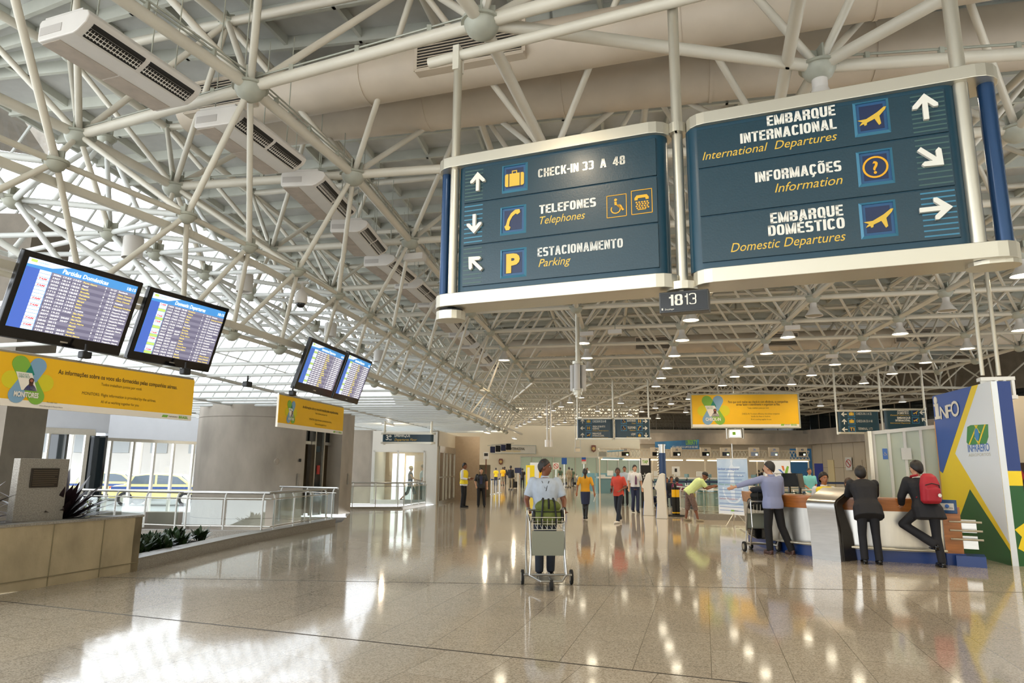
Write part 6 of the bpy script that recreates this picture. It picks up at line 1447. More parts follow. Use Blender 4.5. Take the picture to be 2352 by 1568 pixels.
# things beyond the tower at the right edge
p=aty(2335,1090,20); t=thing('fire_cabinet','dark recess with a red fire hose behind the tower at the right edge','cabinet',(p.x,20.2,0)); MB().bb(-.5,1.0,0,.3,0,aty(2335,1062,20).z).build('recess',MM('recess_brown','3b2c22',rough=.7),t); MB().tube((0.1,-.03,1.55),(0.1,-.06,1.55),.22,n=16).build('hose_reel',MM('fire_red','a81f24',rough=.4),t)
struct(MB().bb(p.x-.9,p.x+8,20.5,20.8,0,3.9).build('wall_right_near','beige_panel'))
# ================================================================ PEOPLE
MM('skin_dark','7a4b33',rough=.5); MM('skin_mid','a8704e',rough=.5); MM('skin_light','c99a7c',rough=.5)
MM('hair_black','15100e',rough=.5); MM('hair_grey','2f2c2a',rough=.6); MM('hair_brown','3b2618',rough=.5); MM('eye','120c0a',rough=.2); MM('lip','7a3f35',rough=.5); MM('eye_white','d8d2c8',rough=.3)
def V3(*a): return Vector(a)
BASE=dict(P=(0,0,.94),C=(0,.01,1.28),N=(0,.0,1.47),H=(0,.025,1.615),sL=(-.185,0,1.40),eL=(-.24,-.03,1.12),wL=(-.25,.05,.88),sR=(.185,0,1.40),eR=(.24,-.03,1.12),wR=(.25,.05,.88),
 hL=(-.09,0,.92),kL=(-.10,.02,.50),aL=(-.105,-.02,.085),hR=(.09,0,.92),kR=(.10,.02,.50),aR=(.105,-.02,.085))
def remesh(o,vox,sm=4):
    m=o.modifiers.new('skin','REMESH'); m.mode='VOXEL'; m.voxel_size=vox; m.use_smooth_shade=True
    s=o.modifiers.new('smooth','SMOOTH'); s.iterations=sm; s.factor=.5
def limb(q,a,b,r1,r2,n=10,cap=True):
    q.tube(a,b,r1,r2,n=n); q.ell(a,(r1,)*3,n=n,m=6); q.ell(b,(r2,)*3,n=n,m=6)
def torso(q,J,grow=0,top=1,hem=None,fl=0,g=1.0):
    P,C_,N=J['P'],J['C'],J['N']; hx=(J['hR']-J['hL']).normalized(); sx=(J['sR']-J['sL']).normalized()
    def ring(o,ax,up,rx,ry):
        ay=up.cross(ax).normalized(); return (o,ax,ay,rx*g+grow,ry*g+grow)
    u1=(C_-P).normalized(); u2=(N-C_).normalized(); R=[]
    lo=hem if hem is not None else -.10
    if lo<-.02: R.append(ring(P+u1*lo,hx,u1,.155+fl,.115+fl))
    R.append(ring(P+u1*.0,hx,u1,.165+fl*.5,.12+fl*.5))
    R.append(ring(P.lerp(C_,.35),hx.lerp(sx,.35).normalized(),u1,.145,.105)); R.append(ring(P.lerp(C_,.7),hx.lerp(sx,.7).normalized(),u1,.155,.112)); R.append(ring(C_,sx,u1,.175,.122))
    if top:
        R.append(ring(C_.lerp(N,.4),sx,u2,.185,.115)); R.append(ring(C_.lerp(N,.68),sx,u2,.165,.09)); R.append(ring(C_.lerp(N,.9),sx,u2,.09,.07))
    q.loft(R)
def hand(q,w,e,curl=.35,side=1,fine=True,palm_dir=None):
    d=(w-e).normalized(); up=palm_dir or Vector((0,1,0)); s=d.cross(up); 
    if s.length<.2: s=d.cross(Vector((1,0,0)))
    s.normalize(); n_=s.cross(d).normalized(); R=Matrix((s,n_,d)).transposed()
    q.ell(w+d*.05,(.040,.018,.056),n=10,m=6,R=R)
    if fine:
        for k,(o,L) in enumerate(((-.028,.062),(-.0095,.074),(.0095,.07),(.028,.055))):
            b=w+d*.088+s*o*side; 
            a1=curl; d1=(d*math.cos(a1)+n_*math.sin(a1)); d2=(d*math.cos(a1*2.4)+n_*math.sin(a1*2.4))
            m=b+d1*L*.5; limb(q,b-d*.015,m,.0095,.009,n=6); limb(q,m,m+d2*L*.5,.009,.0075,n=6)
        t0=w+d*.03-s*.035*side; td=(d*.75-s*.55*side+n_*.3).normalized(); limb(q,t0,t0+td*.035,.012,.0105,n=6); limb(q,t0+td*.035,t0+td*.035+(td+d*.4+n_*.5).normalized()*.03,.0105,.009,n=6)
    else: q.ell(w+d*.11,(.036,.018,.035),n=8,m=5,R=R)
def person(label,loc,rz,H=1.75,J=None,skin='skin_mid',hair=('hair_black','short'),top=('shirt','white_paint',.5),bottom=('trousers','navy'),shoes='plastic_black',yaw=0,pitch=0,vest=None,jacket=None,det=1,group=None,build=1.0,extras=None,curl=.35,z=0,tie=None,lower=True):
    Jd={k:Vector(v) for k,v in BASE.items()}
    if J: 
        for k,v in J.items(): Jd[k]=Vector(v)
    J=Jd; s_=H/1.75; vox=.0125 if det==2 else (.017 if det==1 else .028)
    t=thing('person',label,'person',(loc[0],loc[1],z),rz,group); t.scale=(s_,s_,s_)
    q=MB(); g=build
    torso(q,J,0,1,None,0,g)
    # neck and head
    HR=Matrix.Rotation(yaw,3,'Z')@Matrix.Rotation(pitch,3,'X'); Hc=J['H']
    limb(q,J['N']-V3(0,0,.03),Hc-V3(0,0,.06),.058,.052)
    h=lambda x,y,z_: Hc+HR@V3(x,y,z_)
    q.ell(h(0,-.012,.03),(.078,.096,.098),n=16,m=10,R=HR); q.ell(h(0,.018,-.035),(.060,.070,.078),n=14,m=8,R=HR); q.ell(h(0,.05,-.085),(.033,.03,.028),n=10,m=6,R=HR)
    if det: 
        q.ell(h(0,.098,-.018),(.013,.020,.017),n=8,m=6,R=HR); q.tube(h(0,.082,.03),h(0,.104,-.012),.009,.013,n=8); q.ell(h(0,.078,.038),(.05,.014,.012),n=10,m=6,R=HR)
        for e in (-1,1): q.ell(h(e*.078,-.005,-.008),(.012,.022,.034),n=8,m=6,R=HR)
        q.ell(h(0,.082,-.057),(.026,.012,.013),n=8,m=6,R=HR)
    for S_,sd in (('L',1),('R',-1)):
        limb(q,J['s'+S_],J['e'+S_],.052*g,.040*g); limb(q,J['e'+S_],J['w'+S_],.039*g,.027); hand(q,J['w'+S_],J['e'+S_],curl,sd,det>0)
        if lower:
            limb(q,J['h'+S_],J['k'+S_],.083*g,.055*g,n=12); limb(q,J['k'+S_],J['a'+S_],.054*g,.036,n=12)
            if abs((J['a'+S_]-J['k'+S_]).normalized().z)>.85: q.ell(J['k'+S_].lerp(J['a'+S_],.3)-V3(0,.015,0),(.05,.052,.11),n=10,m=6)
            q.ell(J['a'+S_]+V3(0,.07,-.055),(.042,.11,.03),n=10,m=6)
    o=q.build('body',skin,t); remesh(o,vox)
    # face details
    if det:
        e_=MB(); w_=MB()
        for e in (-1,1): w_.ell(h(e*.031,.079,.012),(.014,.009,.008),n=8,m=5,R=HR); e_.ell(h(e*.031,.086,.012),(.006,.005,.006),n=8,m=5,R=HR)
        w_.build('eye_whites','eye_white',o); e_.build('irises','eye',o); q=MB(); q.ell(h(0,.093,-.058),(.024,.006,.006),n=8,m=5,R=HR); q.build('lips','lip',o)
        q=MB(); [q.box(h(e*.031,.089,.035),(.03,.008,.005),R=HR) for e in (-1,1)]; q.build('eyebrows',hair[0] if hair else 'hair_black',o)
    if hair:
        hm,st=hair; q=MB()
        def scalp(gr,zcut,front=.03):
            # cap of points on the skull above a slanted hairline
            b=len(q.v); n=20; m=9; c0=V3(0,-.014,.012); r=V3(.078+gr,.098+gr,.117+gr)
            for j in range(m+1):
                for i in range(n):
                    a=2*PI*i/n; fr_=math.sin(a)*.5+.5    # 1 at the front
                    lim=math.radians(140-fr_*79); ph=lim*j/m
                    q.v.append(h(*(c0+V3(r.x*math.sin(ph)*math.cos(a),r.y*math.sin(ph)*math.sin(a),r.z*math.cos(ph)))))
            for j in range(m):
                for i in range(n): q.f.append((b+j*n+i,b+j*n+(i+1)%n,b+(j+1)*n+(i+1)%n,b+(j+1)*n+i))
        if st=='short': scalp(.010,True)
        elif st=='crop': scalp(.005,True)
        elif st=='full': scalp(.018,True)
        elif st in('pony','long','bun'): scalp(.014,True)
        if st=='pony': limb(q,h(0,-.10,.03),h(0,-.135,-.02),.035,.04); limb(q,h(0,-.135,-.02),h(0,-.12,-.20),.038,.02); 
        if st=='long': limb(q,h(0,-.06,0),h(0,-.08,-.18),.085,.06)
        for v_ in q.v[20:200]: v_+=V3(random.uniform(-.004,.004),random.uniform(-.004,.004),random.uniform(-.004,.004))
        ho=q.build('hair',hm,t,smooth=True)
        so=ho.modifiers.new('thick','SOLIDIFY'); so.thickness=.008
        if st=='cap':
            q=MB(); q.ell(h(0,-.012,.05),(.088,.104,.085),n=16,m=8,R=HR); q.ell(h(0,.10,.045),(.065,.07,.010),n=12,m=5,R=HR); o2=q.build('cap',hm,t,smooth=True)
        if st=='hat':
            q=MB(); q.ell(h(0,-.01,.07),(.095,.105,.08),n=16,m=8,R=HR); q.ell(h(0,-.01,.045),(.19,.2,.014),n=18,m=5,R=HR); q.build('sun_hat',hm,t,smooth=True)
    # upper garment
    def sleeve(q,S_,f,r):
        a,e,w=J['s'+S_],J['e'+S_],J['w'+S_]
        if f<=0: return
        if f<=.5: 
            b=a.lerp(e,f*2); q.tube(a,b,(.056+r)*g,(.050+r)*g,n=12); q.ell(a,((.056+r)*g,)*3,n=12,m=6)
        else:
            b=e.lerp(w,(f-.5)*2); limb(q,a,e,(.055+r)*g,(.044+r)*g,n=12); q.tube(e,b,(.043+r)*g,(.034+r),n=12)
    if top:
        kind,m,f=top; q=MB(); hem=-.10 if kind!='tucked' else .0
        torso(q,J,.016,1,hem,.008,g); 
        for S_ in 'LR': sleeve(q,S_,f,.010)
        o=q.build('shirt',m,t); remesh(o,vox,5)
        q=MB(); q.tube(J['N']-V3(0,0,.035),J['N']+V3(0,0,.02),.075,.063,n=14,caps=False); co_=q.build('collar',m,o,smooth=True); sd_=co_.modifiers.new('t','SOLIDIFY'); sd_.thickness=.006
    if bottom:
        kind,m=bottom; q=MB(); P=J['P']; hx=(J['hR']-J['hL']).normalized()
        up=(J['C']-P).normalized(); ay=up.cross(hx).normalized()
        q.loft([(P+up*.10,hx,ay,.15*g+.012,.108*g+.012),(P,hx,ay,.165*g+.012,.12*g+.012),(P-V3(0,0,.09),hx,ay,.15*g+.012,.11*g+.012)])
        if kind=='skirt':
            kk=(J['kL']+J['kR'])/2+V3(0,0,.02); q.loft([(P,hx,ay,.175,.13),(P.lerp(kk,.5),hx,ay,.165,.13),(kk,hx,ay,.14,.12)])
        else:
            for S_ in 'LR':
                if kind=='trousers': limb(q,J['h'+S_],J['k'+S_],.09*g,.068*g,n=12); limb(q,J['k'+S_],J['a'+S_]+V3(0,0,.02),.067*g,.058,n=12); q.tube(J['k'+S_],J['a'+S_]-V3(0,0,.02),.066*g,.064,n=12)
                else: limb(q,J['h'+S_],J['k'+S_],.094*g,.08*g,n=12); q.tube(J['k'+S_],J['k'+S_].lerp(J['a'+S_],.35),.08,.08,n=12)
        o=q.build(kind if kind!='trousers' else 'trousers',m,t); remesh(o,vox,4)
    if kind=='skirt' and bottom:
        q=MB()
        for S_ in 'LR': q.tube(J['h'+S_].lerp(J['k'+S_],.8),J['k'+S_],.062,.060,n=10); limb(q,J['k'+S_],J['a'+S_],.058,.041,n=10); q.ell(J['k'+S_].lerp(J['a'+S_],.3)-V3(0,.015,0),(.055,.057,.115),n=10,m=6)
        o=q.build('tights','black',t); remesh(o,.014)
    if lower and shoes:
        for S_ in 'LR':
            a=J['a'+S_]; q=MB(); q.ell(a+V3(0,.075,-.05),(.050,.135,.042),n=14,m=8); q.ell(a+V3(0,-.02,-.035),(.046,.058,.05),n=12,m=7); q.box(a+V3(0,.055,-.078),(.085,.235,.014)); o=q.build('shoe',shoes,t); remesh(o,.012,3)
    if vest:
        q=MB(); torso(q,J,.030,1,-.03,.01,g); 
        for S_ in 'LR': q.ell(J['s'+S_]*.92+J['C']*.08,(.07,.075,.06),n=10,m=6)
        o=q.build('vest',vest,t); remesh(o,vox,5)
    if jacket:
        q=MB(); torso(q,J,.036,1,-.19,.045,g)
        for S_ in 'LR': sleeve(q,S_,1.0,.020)
        o=q.build('jacket',jacket,t); remesh(o,vox,4)
    if tie:
        C_=J['C']; N=J['N']; q=MB(); a=N+V3(0,.075,-.05); b=J['P'].lerp(C_,.25)+V3(0,.142*g,0); mid=C_+V3(0,.146*g,0)
        for (p_,r_) in (((a,mid),.028),((mid,b),.038)):
            u,v=p_; q.tube(u,v,r_*.8,r_,n=4); 
        o=q.build('tie',tie,t)
    if extras: extras(t,J,h)
    return t
def at_px(x,y): p=atz(x,y); return (p.x,p.y)
def hgt(fx,fy,tx,ty): p=atz(fx,fy); return zat(tx,ty,p)
MM('polo_pale','b9c4d2',rough=.8,var=.05,vscale=20); MM('denim_dark','1d2430',rough=.8,var=.15,vscale=20); MM('yellow_shirt','d99c22',rough=.8); MM('coral_shirt','cf4a38',rough=.8); MM('white_shirt','d8d9dc',rough=.7); MM('tie_purple','5a1f4a',rough=.5)
MM('vest_yellow','f0d51f',rough=.6); MM('suit_black','14151c',rough=.75); MM('blue_shirt','8a93b8',rough=.8); MM('green_shirt','cfe09a',rough=.8); MM('print_shorts','6e5a52',rough=.8,var=.4,vscale=30); MM('turquoise','78c4c8',rough=.8); MM('trouser_black','121216',rough=.8); MM('bag_olive','5f6a2c',rough=.75,var=.1,vscale=30); MM('bag_black','121312',rough=.7); MM('bag_red','a3182a',rough=.6); MM('dress_blue','2c4468',rough=.8); MM('maroon','6e2348',rough=.8); MM('khaki','8f836c',rough=.8); MM('shirt_navy','2e3350',rough=.8); MM('straw','d9c79c',rough=.8); MM('sneaker_white','d8d4cc',rough=.5)
# ---- luggage trolley
def trolley(label,loc,rz,group='luggage trolleys',front=True):
    t=thing('luggage_trolley',label,'trolley',loc,rz,group)
    # local: pusher stands at -y, trolley moves to +y
    q=MB()
    for s_ in (-1,1):
        q.path([(s_*.25,-.40,.98),(s_*.27,-.36,1.03),(s_*.27,-.28,1.0),(s_*.25,-.12,.86),(s_*.24,.0,.40),(s_*.26,.02,.14),(s_*.22,.10,.13)],.014,n=8)
        q.path([(s_*.27,-.36,1.0),(s_*.28,-.42,.5),(s_*.28,-.25,.12)],.014,n=8)
        q.path([(s_*.28,-.25,.13),(s_*.24,.02,.13)],.014)
    q.tube((-.27,-.40,1.0),(.27,-.40,1.0),.016,n=8).tube((-.25,-.1,.86),(.25,-.1,.86),.012,n=6).tube((-.34,-.02,.14),(.34,-.02,.14),.016,n=8)
    q.path([(-.22,.10,.13),(-.14,.42,.12),(.14,.42,.12),(.22,.10,.13)],.015,n=8); q.tube((0,.1,.13),(0,.42,.12),.012,n=6); q.build('frame','stainless',t,smooth=True)
    MB().box((0,.0,.57),(.46,.012,.34),R=Matrix.Rotation(-.12,3,'X')).build('advert_panel',MM('panel_grey','8e9080',rough=.5),t)
    MB().box((0,.22,.125),(.30,.32,.012)).build('platform','aluminium',t)
    q=MB()
    for k in range(7): x=-.21+.07*k; q.path([(x,-.36,.94),(x,-.34,.78),(x,-.08,.75),(x,-.05,.90)],.005,n=5)
    for z,y in ((.92,-.05),(.83,-.06),(.75,-.08)): q.tube((-.23,y,z),(.23,y,z),.006,n=5)
    for s_ in (-1,1):
        for z in (.92,.83,.76): q.tube((s_*.23,-.36,z),(s_*.23,-.05,z),.005,n=5)
    q.build('basket','steel_paint',t)
    for s_ in (-1,1):
        w=MB().tube((s_*.33,-.12,.1),(s_*.365,-.12,.1),.1,n=20).build('wheel','rubber',t,smooth=True); MB().tube((s_*.325,-.12,.1),(s_*.37,-.12,.1),.06,n=14).build('hub','aluminium',w)
    w=MB().tube((-.02,.40,.07),(.02,.40,.07),.07,n=16).build('wheel','rubber',t,smooth=True); MB().tube((0,.40,.07),(0,.40,.12),.02,n=6).build('fork','stainless',w)
    return t
def duffel(label,loc,rz,s=1.0,m='bag_olive',z=.8,cat='bag'):
    t=thing('duffel_bag',label,cat,(loc[0],loc[1],z),rz); t.scale=(s,s,s)
    q=MB(); q.ell((0,0,.16),(.29,.16,.17),n=18,m=10); q.ell((-.12,0,.13),(.16,.15,.13),n=14,m=8); q.ell((.14,0,.14),(.16,.15,.14),n=14,m=8); o=q.build('bag_body',m,t); remesh(o,.015,4)
    q=MB(); q.ell((0,.0,.33),(.24,.14,.13),n=18,m=10); q.ell((0,.06,.36),(.16,.1,.1),n=14,m=8); o=q.build('bag_top',m,t); remesh(o,.015,4)
    q=MB(); 
    for x in (-.13,.13): q.path([(x,-.17,.02),(x,-.172,.16),(x*.9,-.15,.28),(x*.8,-.13,.42),(x*.7,-.02,.475)],.014,n=6); q.path([(x,.165,.02),(x,.172,.16),(x*.9,.15,.28),(x*.8,.13,.42),(x*.7,.05,.475)],.018,n=6)
    q.ell((0,0,.245),(.275,.165,.02),n=20,m=5); q.path([(.0,.14,.30),(.0,.16,.38),(0,.1,.47)],.02,n=6); q.build('straps','bag_black',t)
    q=MB(); q.ell((-.25,0,.15),(.05,.13,.13),n=14,m=8); q.ell((.25,0,.14),(.045,.12,.12),n=14,m=8); q.ell((0,-.04,.08),(.3,.155,.09),n=16,m=8); q.build('side_pockets','bag_black',t,smooth=True)
    return t
cart_p=atz(1254,1330)
ctr=Vector((cart_p.x,cart_p.y-.55,0)); crz=PI+.06
trolley('luggage trolley with a grey front panel pushed by the man in the pale polo shirt',ctr,crz)
duffel('olive and black duffel bag riding in the basket of the front trolley',(ctr.x+.01,ctr.y+.20),crz,.80,z=.80)
def bracelet(t,J,h):
    w,e=J['wR'],J['eR']; d=(w-e).normalized(); MB().tube(w-d*.02,w-d*.005,.034,n=12).build('bracelet','aluminium',t,smooth=True)
    MB().tube(J['wL']-(J['wL']-J['eL']).normalized()*.03,J['wL'],.034,n=12).build('watch','plastic_black',t,smooth=True)
    q=MB()
    q.path([J['C']+V3(-.05,.12,.13),J['C']+V3(-.01,.148,.02),J['C']+V3(.0,.15,-.02)],.006,n=6); q.path([J['C']+V3(.06,.12,.13),J['C']+V3(.01,.148,.02)],.004,n=6); q.build('lanyard','black',t)
ml=(ctr.x,ctr.y+.86)
person('man in a pale polo shirt pushing the front luggage trolley and looking aside',ml,PI+.04,1.76,dict(eL=(-.29,.02,1.12),wL=(-.265,.24,.985),eR=(.29,.02,1.12),wR=(.265,.24,.985),kL=(-.09,.03,.5),aL=(-.09,-.05,.085),kR=(.09,.06,.5),aR=(.09,.05,.085)),skin='skin_dark',hair=('hair_grey','crop'),top=('shirt','polo_pale',.40),bottom=('trousers','denim_dark'),yaw=1.25,det=2,build=1.14,extras=bracelet,curl=.8)
def paper(t,J,h): MB().box(J['wR']+V3(.02,.04,-.16),(.012,.2,.27),R=Matrix.Rotation(.3,3,'Y')).build('paper_sheet','white_paint',t)
p=at_px(1345,1193); person('woman in a yellow blouse and navy skirt walking away with a paper',p,-.1,zat(1342,1075,Vector((*p,0))),dict(kL=(-.05,.05,.5),aL=(-.04,.06,.10),kR=(.055,.03,.5),aR=(.03,-.12,.12),eL=(-.27,-.04,1.14),wL=(-.29,-.02,.92),eR=(.27,-.05,1.13),wR=(.31,-.02,.90)),skin='skin_mid',hair=('hair_black','pony'),top=('tucked','yellow_shirt',.45),bottom=('skirt','navy'),det=2,extras=paper,build=.93)
def phone_(t,J,h): MB().box(J['wR']+V3(-.02,.08,.02),(.03,.06,.11)).build('phone','plastic_black',t)
p=at_px(1422,1200); person('young man in a coral red t-shirt and jeans striding with a phone',p,PI-.75,zat(1416,1073,Vector((*p,0))),dict(kL=(-.13,.16,.52),aL=(-.16,.30,.09),kR=(.12,-.04,.5),aR=(.14,-.28,.11),eL=(-.25,-.06,1.13),wL=(-.18,.16,1.02),eR=(.27,-.02,1.12),wR=(.12,.20,1.0)),skin='skin_dark',hair=('hair_black','crop'),top=('shirt','coral_shirt',.42),bottom=('trousers','denim_dark'),shoes='sneaker_white',yaw=.5,det=2,extras=phone_)
def badge(t,J,h): MB().box(J['C']+V3(-.08,.15,-.0),(.06,.01,.09)).build('badge','banner_white',t)
p=at_px(1460,1177); person('man in a white shirt and purple tie walking towards the camera',p,PI+.08,zat(1457,1067,Vector((*p,0))),dict(kL=(-.08,.07,.5),aL=(-.07,.06,.09),kR=(.08,.02,.5),aR=(.07,-.14,.11)),skin='skin_light',hair=('hair_black','short'),top=('tucked','white_shirt',.42),bottom=('trousers','navy'),det=2,tie='tie_purple',extras=badge)
p=at_px(1436,1160); person('balding man in a pale blue shirt half hidden behind the man in red',p,PI-.2,zat(1430,1070,Vector((*p,0))),dict(kL=(-.1,.1,.5),aL=(-.1,.15,.09)),skin='skin_mid',hair=('hair_grey','crop'),top=('shirt','polo_pale',.8),bottom=('trousers','trouser_black'),det=1)
p=at_px(1482,1160); person('man in a brown tank top half hidden behind the man with the tie',p,PI+.5,zat(1467,1066,Vector((*p,0))),dict(kR=(.12,.1,.5),aR=(.16,.15,.09)),skin='skin_mid',hair=('hair_black','crop'),top=('shirt','khaki',0),bottom=('trousers','denim_dark'),det=1)
p=at_px(1064,1165); person('attendant in a bright yellow vest standing side-on by the lobby doors',p,-PI/2-.35,zat(1067,1062,Vector((*p,0))),dict(eL=(-.24,.02,1.13),wL=(-.14,.24,1.13),eR=(.24,.02,1.13),wR=(.14,.24,1.10),H=(0,.03,1.615)),skin='skin_dark',hair=('hair_black','crop'),top=('shirt','white_shirt',.95),bottom=('trousers','trouser_black'),vest='vest_yellow',det=2,yaw=-.1)
p=at_px(1104,1164); person('stocky man in a black shirt facing the camera beside the attendant',p,PI+.05,zat(1101,1074,Vector((*p,0))),dict(kL=(-.13,.02,.5),aL=(-.17,.0,.085),kR=(.1,.02,.5),aR=(.11,-.02,.085),eL=(-.27,-.02,1.13),wL=(-.28,.06,.9),eR=(.27,-.03,1.13),wR=(.22,.06,.94)),skin='skin_light',hair=('hair_black','crop'),top=('shirt','black',.45),bottom=('trousers','trouser_black'),det=2,build=1.14,extras=lambda t,J,h: MB().box(J['C']+V3(0,.155,-.08),(.13,.03,.36)).build('undershirt','shirt_navy',t,bevel=.012))
p=at_px(1587,1197); person('man in a pale green t-shirt and black cap leaning over the white ledge',p,-PI/2-.1,1.74,dict(C=(0,.26,1.20),N=(0,.40,1.33),H=(0,.50,1.44),sL=(-.18,.36,1.28),sR=(.18,.36,1.28),eL=(-.2,.50,1.05),wL=(-.12,.74,1.12),eR=(.2,.52,1.04),wR=(.12,.76,1.10),P=(0,-.03,.94),hL=(-.09,-.03,.92),hR=(.09,-.03,.92),kL=(-.12,-.06,.5),kR=(.12,.12,.5),aL=(-.12,-.14,.085),aR=(.13,.2,.085)),skin='skin_dark',hair=('black','cap'),top=('shirt','green_shirt',.4),bottom=('shorts','print_shorts'),shoes='khaki',pitch=-.4,det=2,build=1.14)
p=atz(1782,1272); HP_=(p.x,p.y)
person('grey-haired man in a blue-grey shirt with one arm stretched out, seen from behind',HP_,.25,zat(1775,1060,p)+.02,dict(eR=(.22,.02,1.15),wR=(.17,.2,1.15),sL=(-.185,.02,1.40),eL=(-.44,.14,1.32),wL=(-.66,.24,1.24),kL=(-.12,.02,.5),aL=(-.13,-.02,.085),kR=(.15,-.02,.5),aR=(.27,-.12,.085),H=(-.01,.05,1.61)),skin='skin_light',hair=('hair_grey','short'),top=('shirt','blue_shirt',.93),bottom=('trousers','trouser_black'),shoes=MM('shoe_brown','4a2f28',rough=.4),yaw=.75,det=2,build=1.12)
p=atz(2000,1294); person('man in a black suit leaning on the information desk, seen from behind',(p.x,p.y),-.25,1.80,dict(P=(0,-.08,.95),C=(0,.06,1.24),N=(0,.16,1.40),H=(0,.22,1.53),sL=(-.19,.12,1.35),sR=(.19,.12,1.35),eL=(-.22,.28,1.16),wL=(-.06,.42,1.16),eR=(.23,.28,1.16),wR=(.08,.42,1.16),hL=(-.09,-.08,.93),hR=(.09,-.08,.93),kL=(-.10,-.02,.5),kR=(.11,-.04,.5),aL=(-.10,-.06,.085),aR=(.12,-.1,.085)),skin='skin_light',hair=('hair_black','full'),top=('shirt','white_shirt',.9),jacket='suit_black',bottom=('trousers','suit_black'),det=2,build=1.05)
def rucksack(t,J,h):
    r=thing('backpack','red backpack worn by the man leaning at the right end of the desk','backpack'); r.matrix_world=t.matrix_basis.copy(); C_=J['C']
    q=MB(); ax_,ay_=V3(1,0,0),V3(0,1,0); q.loft([(C_+V3(.03,-.24,-.24),ax_,ay_,.12,.08),(C_+V3(.03,-.25,-.2),ax_,ay_,.155,.12),(C_+V3(.03,-.25,.08),ax_,ay_,.15,.115),(C_+V3(.03,-.23,.2),ax_,ay_,.115,.09),(C_+V3(.03,-.21,.25),ax_,ay_,.06,.05)]); q.loft([(C_+V3(.03,-.33,-.2),ax_,ay_,.12,.06),(C_+V3(.03,-.34,-.0),ax_,ay_,.12,.06),(C_+V3(.03,-.32,.06),ax_,ay_,.08,.04)]); o=q.build('pack_body','bag_red',r); remesh(o,.014,4)
    q=MB(); q.path([C_+V3(-.1,-.14,.22),C_+V3(-.12,.03,.2),C_+V3(-.13,.17,.05),C_+V3(-.12,-.12,-.15)],.02,n=6); q.path([C_+V3(.14,-.14,.22),C_+V3(.13,.03,.22),C_+V3(.14,.17,.05),C_+V3(.14,-.12,-.15)],.02,n=6); q.build('strap','bag_red',r)
    q=MB(); q.path([C_+V3(-.09,-.36,.06),C_+V3(.0,-.395,.09),C_+V3(.12,-.37,.06),C_+V3(.15,-.33,-.08)],.008,n=6); q.ell(C_+V3(.03,-.22,-.2),(.15,.11,.07),n=12,m=6); q.build('zip_trim','bag_black',r)
    q=MB(); q.tube(C_+V3(.1,-.40,-.1),C_+V3(.1,-.41,-.1),.03,n=12); q.build('carabiner','aluminium',r)
p=atz(2135,1300); person('man in a dark suit leaning on the desk with one leg crossed',(p.x,p.y),-.1,1.84,dict(P=(.02,-.06,.95),C=(-.02,.0,1.26),N=(-.03,.04,1.44),H=(-.04,.06,1.59),sL=(-.21,.04,1.38),sR=(.16,.02,1.38),eL=(-.29,.12,1.12),wL=(-.24,.26,.99),eR=(.24,.1,1.14),wR=(.16,.32,1.10),hL=(-.07,-.04,.93),hR=(.11,-.08,.93),kL=(-.30,.14,.66),kR=(.13,-.06,.5),aL=(.08,-.10,.36),aR=(.15,-.12,.085)),skin='skin_light',hair=('hair_black','full'),top=('shirt','white_shirt',.9),jacket='suit_black',bottom=('trousers','suit_black'),det=2,build=1.05,yaw=.5,extras=rucksack)
p=aty(2105,1100,13.9); person('staff member in a yellow vest mostly hidden behind the man with the red backpack',(p.x,13.9),PI+.2,1.80,dict(),skin='skin_light',hair=('hair_black','full'),top=('shirt','white_shirt',.9),vest='vest_yellow',det=1)
p=aty(1893,1130,14.6); person('clerk in a yellow vest seated behind the steel podium',(p.x,14.6),PI+.05,1.75,dict(kL=(-.12,.42,.88),kR=(.12,.42,.88),aL=(-.12,.42,.5),aR=(.12,.42,.5)),skin='skin_mid',hair=('hair_black','full'),top=('shirt','white_shirt',.9),vest='vest_yellow',det=2,z=zat(1888,1087,Vector((0,14.6,0)))-1.72,bottom=('trousers','navy'))
p=aty(1951,1130,14.3); person('young woman clerk half hidden between the podium and the man in the suit',(p.x,14.3),PI-.1,1.68,dict(kL=(-.12,.42,.88),kR=(.12,.42,.88),aL=(-.12,.42,.5),aR=(.12,.42,.5)),skin='skin_light',hair=('hair_brown','long'),top=('shirt','vest_yellow',.45),det=2,z=zat(1951,1099,Vector((0,14.3,0)))-1.66,bottom=('trousers','navy'))
for (px,Y,l) in ((1893,14.75,'office chair under the clerk in the yellow vest'),(1951,14.45,'office chair under the young woman clerk')):
    p=aty(px,1130,Y); t=thing('office_chair',l,'chair',(p.x,Y,0)); MB().box((0,-.1,.42),(.46,.5,.08)).build('seat','navy',t,bevel=.03); MB().tube((0,-.1,.05),(0,-.1,.4),.03,n=8).build('column','black',t); q=MB(); [q.tube((0,-.1,.06),(.28*math.cos(a),-.1+.28*math.sin(a),.03),.02,n=6) for a in (0,1.26,2.5,3.77,5.0)]; q.build('base','black',t); MB().box((0,.15,.72),(.4,.05,.4)).build('backrest','navy',t,bevel=.02)
p=aty(1863,1150,26); person('man in a turquoise t-shirt standing behind the queue rails',(p.x,26),PI,1.74,dict(wL=(-.12,.18,.98),wR=(.12,.18,.98)),skin='skin_mid',hair=('hair_grey','crop'),top=('shirt','turquoise',.45),bottom=('shorts','banner_white'),det=1)
p=aty(1755,1100,15.2); t2=atz(1740,1268); trolley('luggage trolley with dark bags standing left of the man in the blue-grey shirt',Vector((t2.x+.12,t2.y+.25,0)),.05)
duffel('black bag stacked on the trolley beside the man in the blue-grey shirt',(t2.x+.14,t2.y+.1),.1,.85,'bag_black',z=.82)
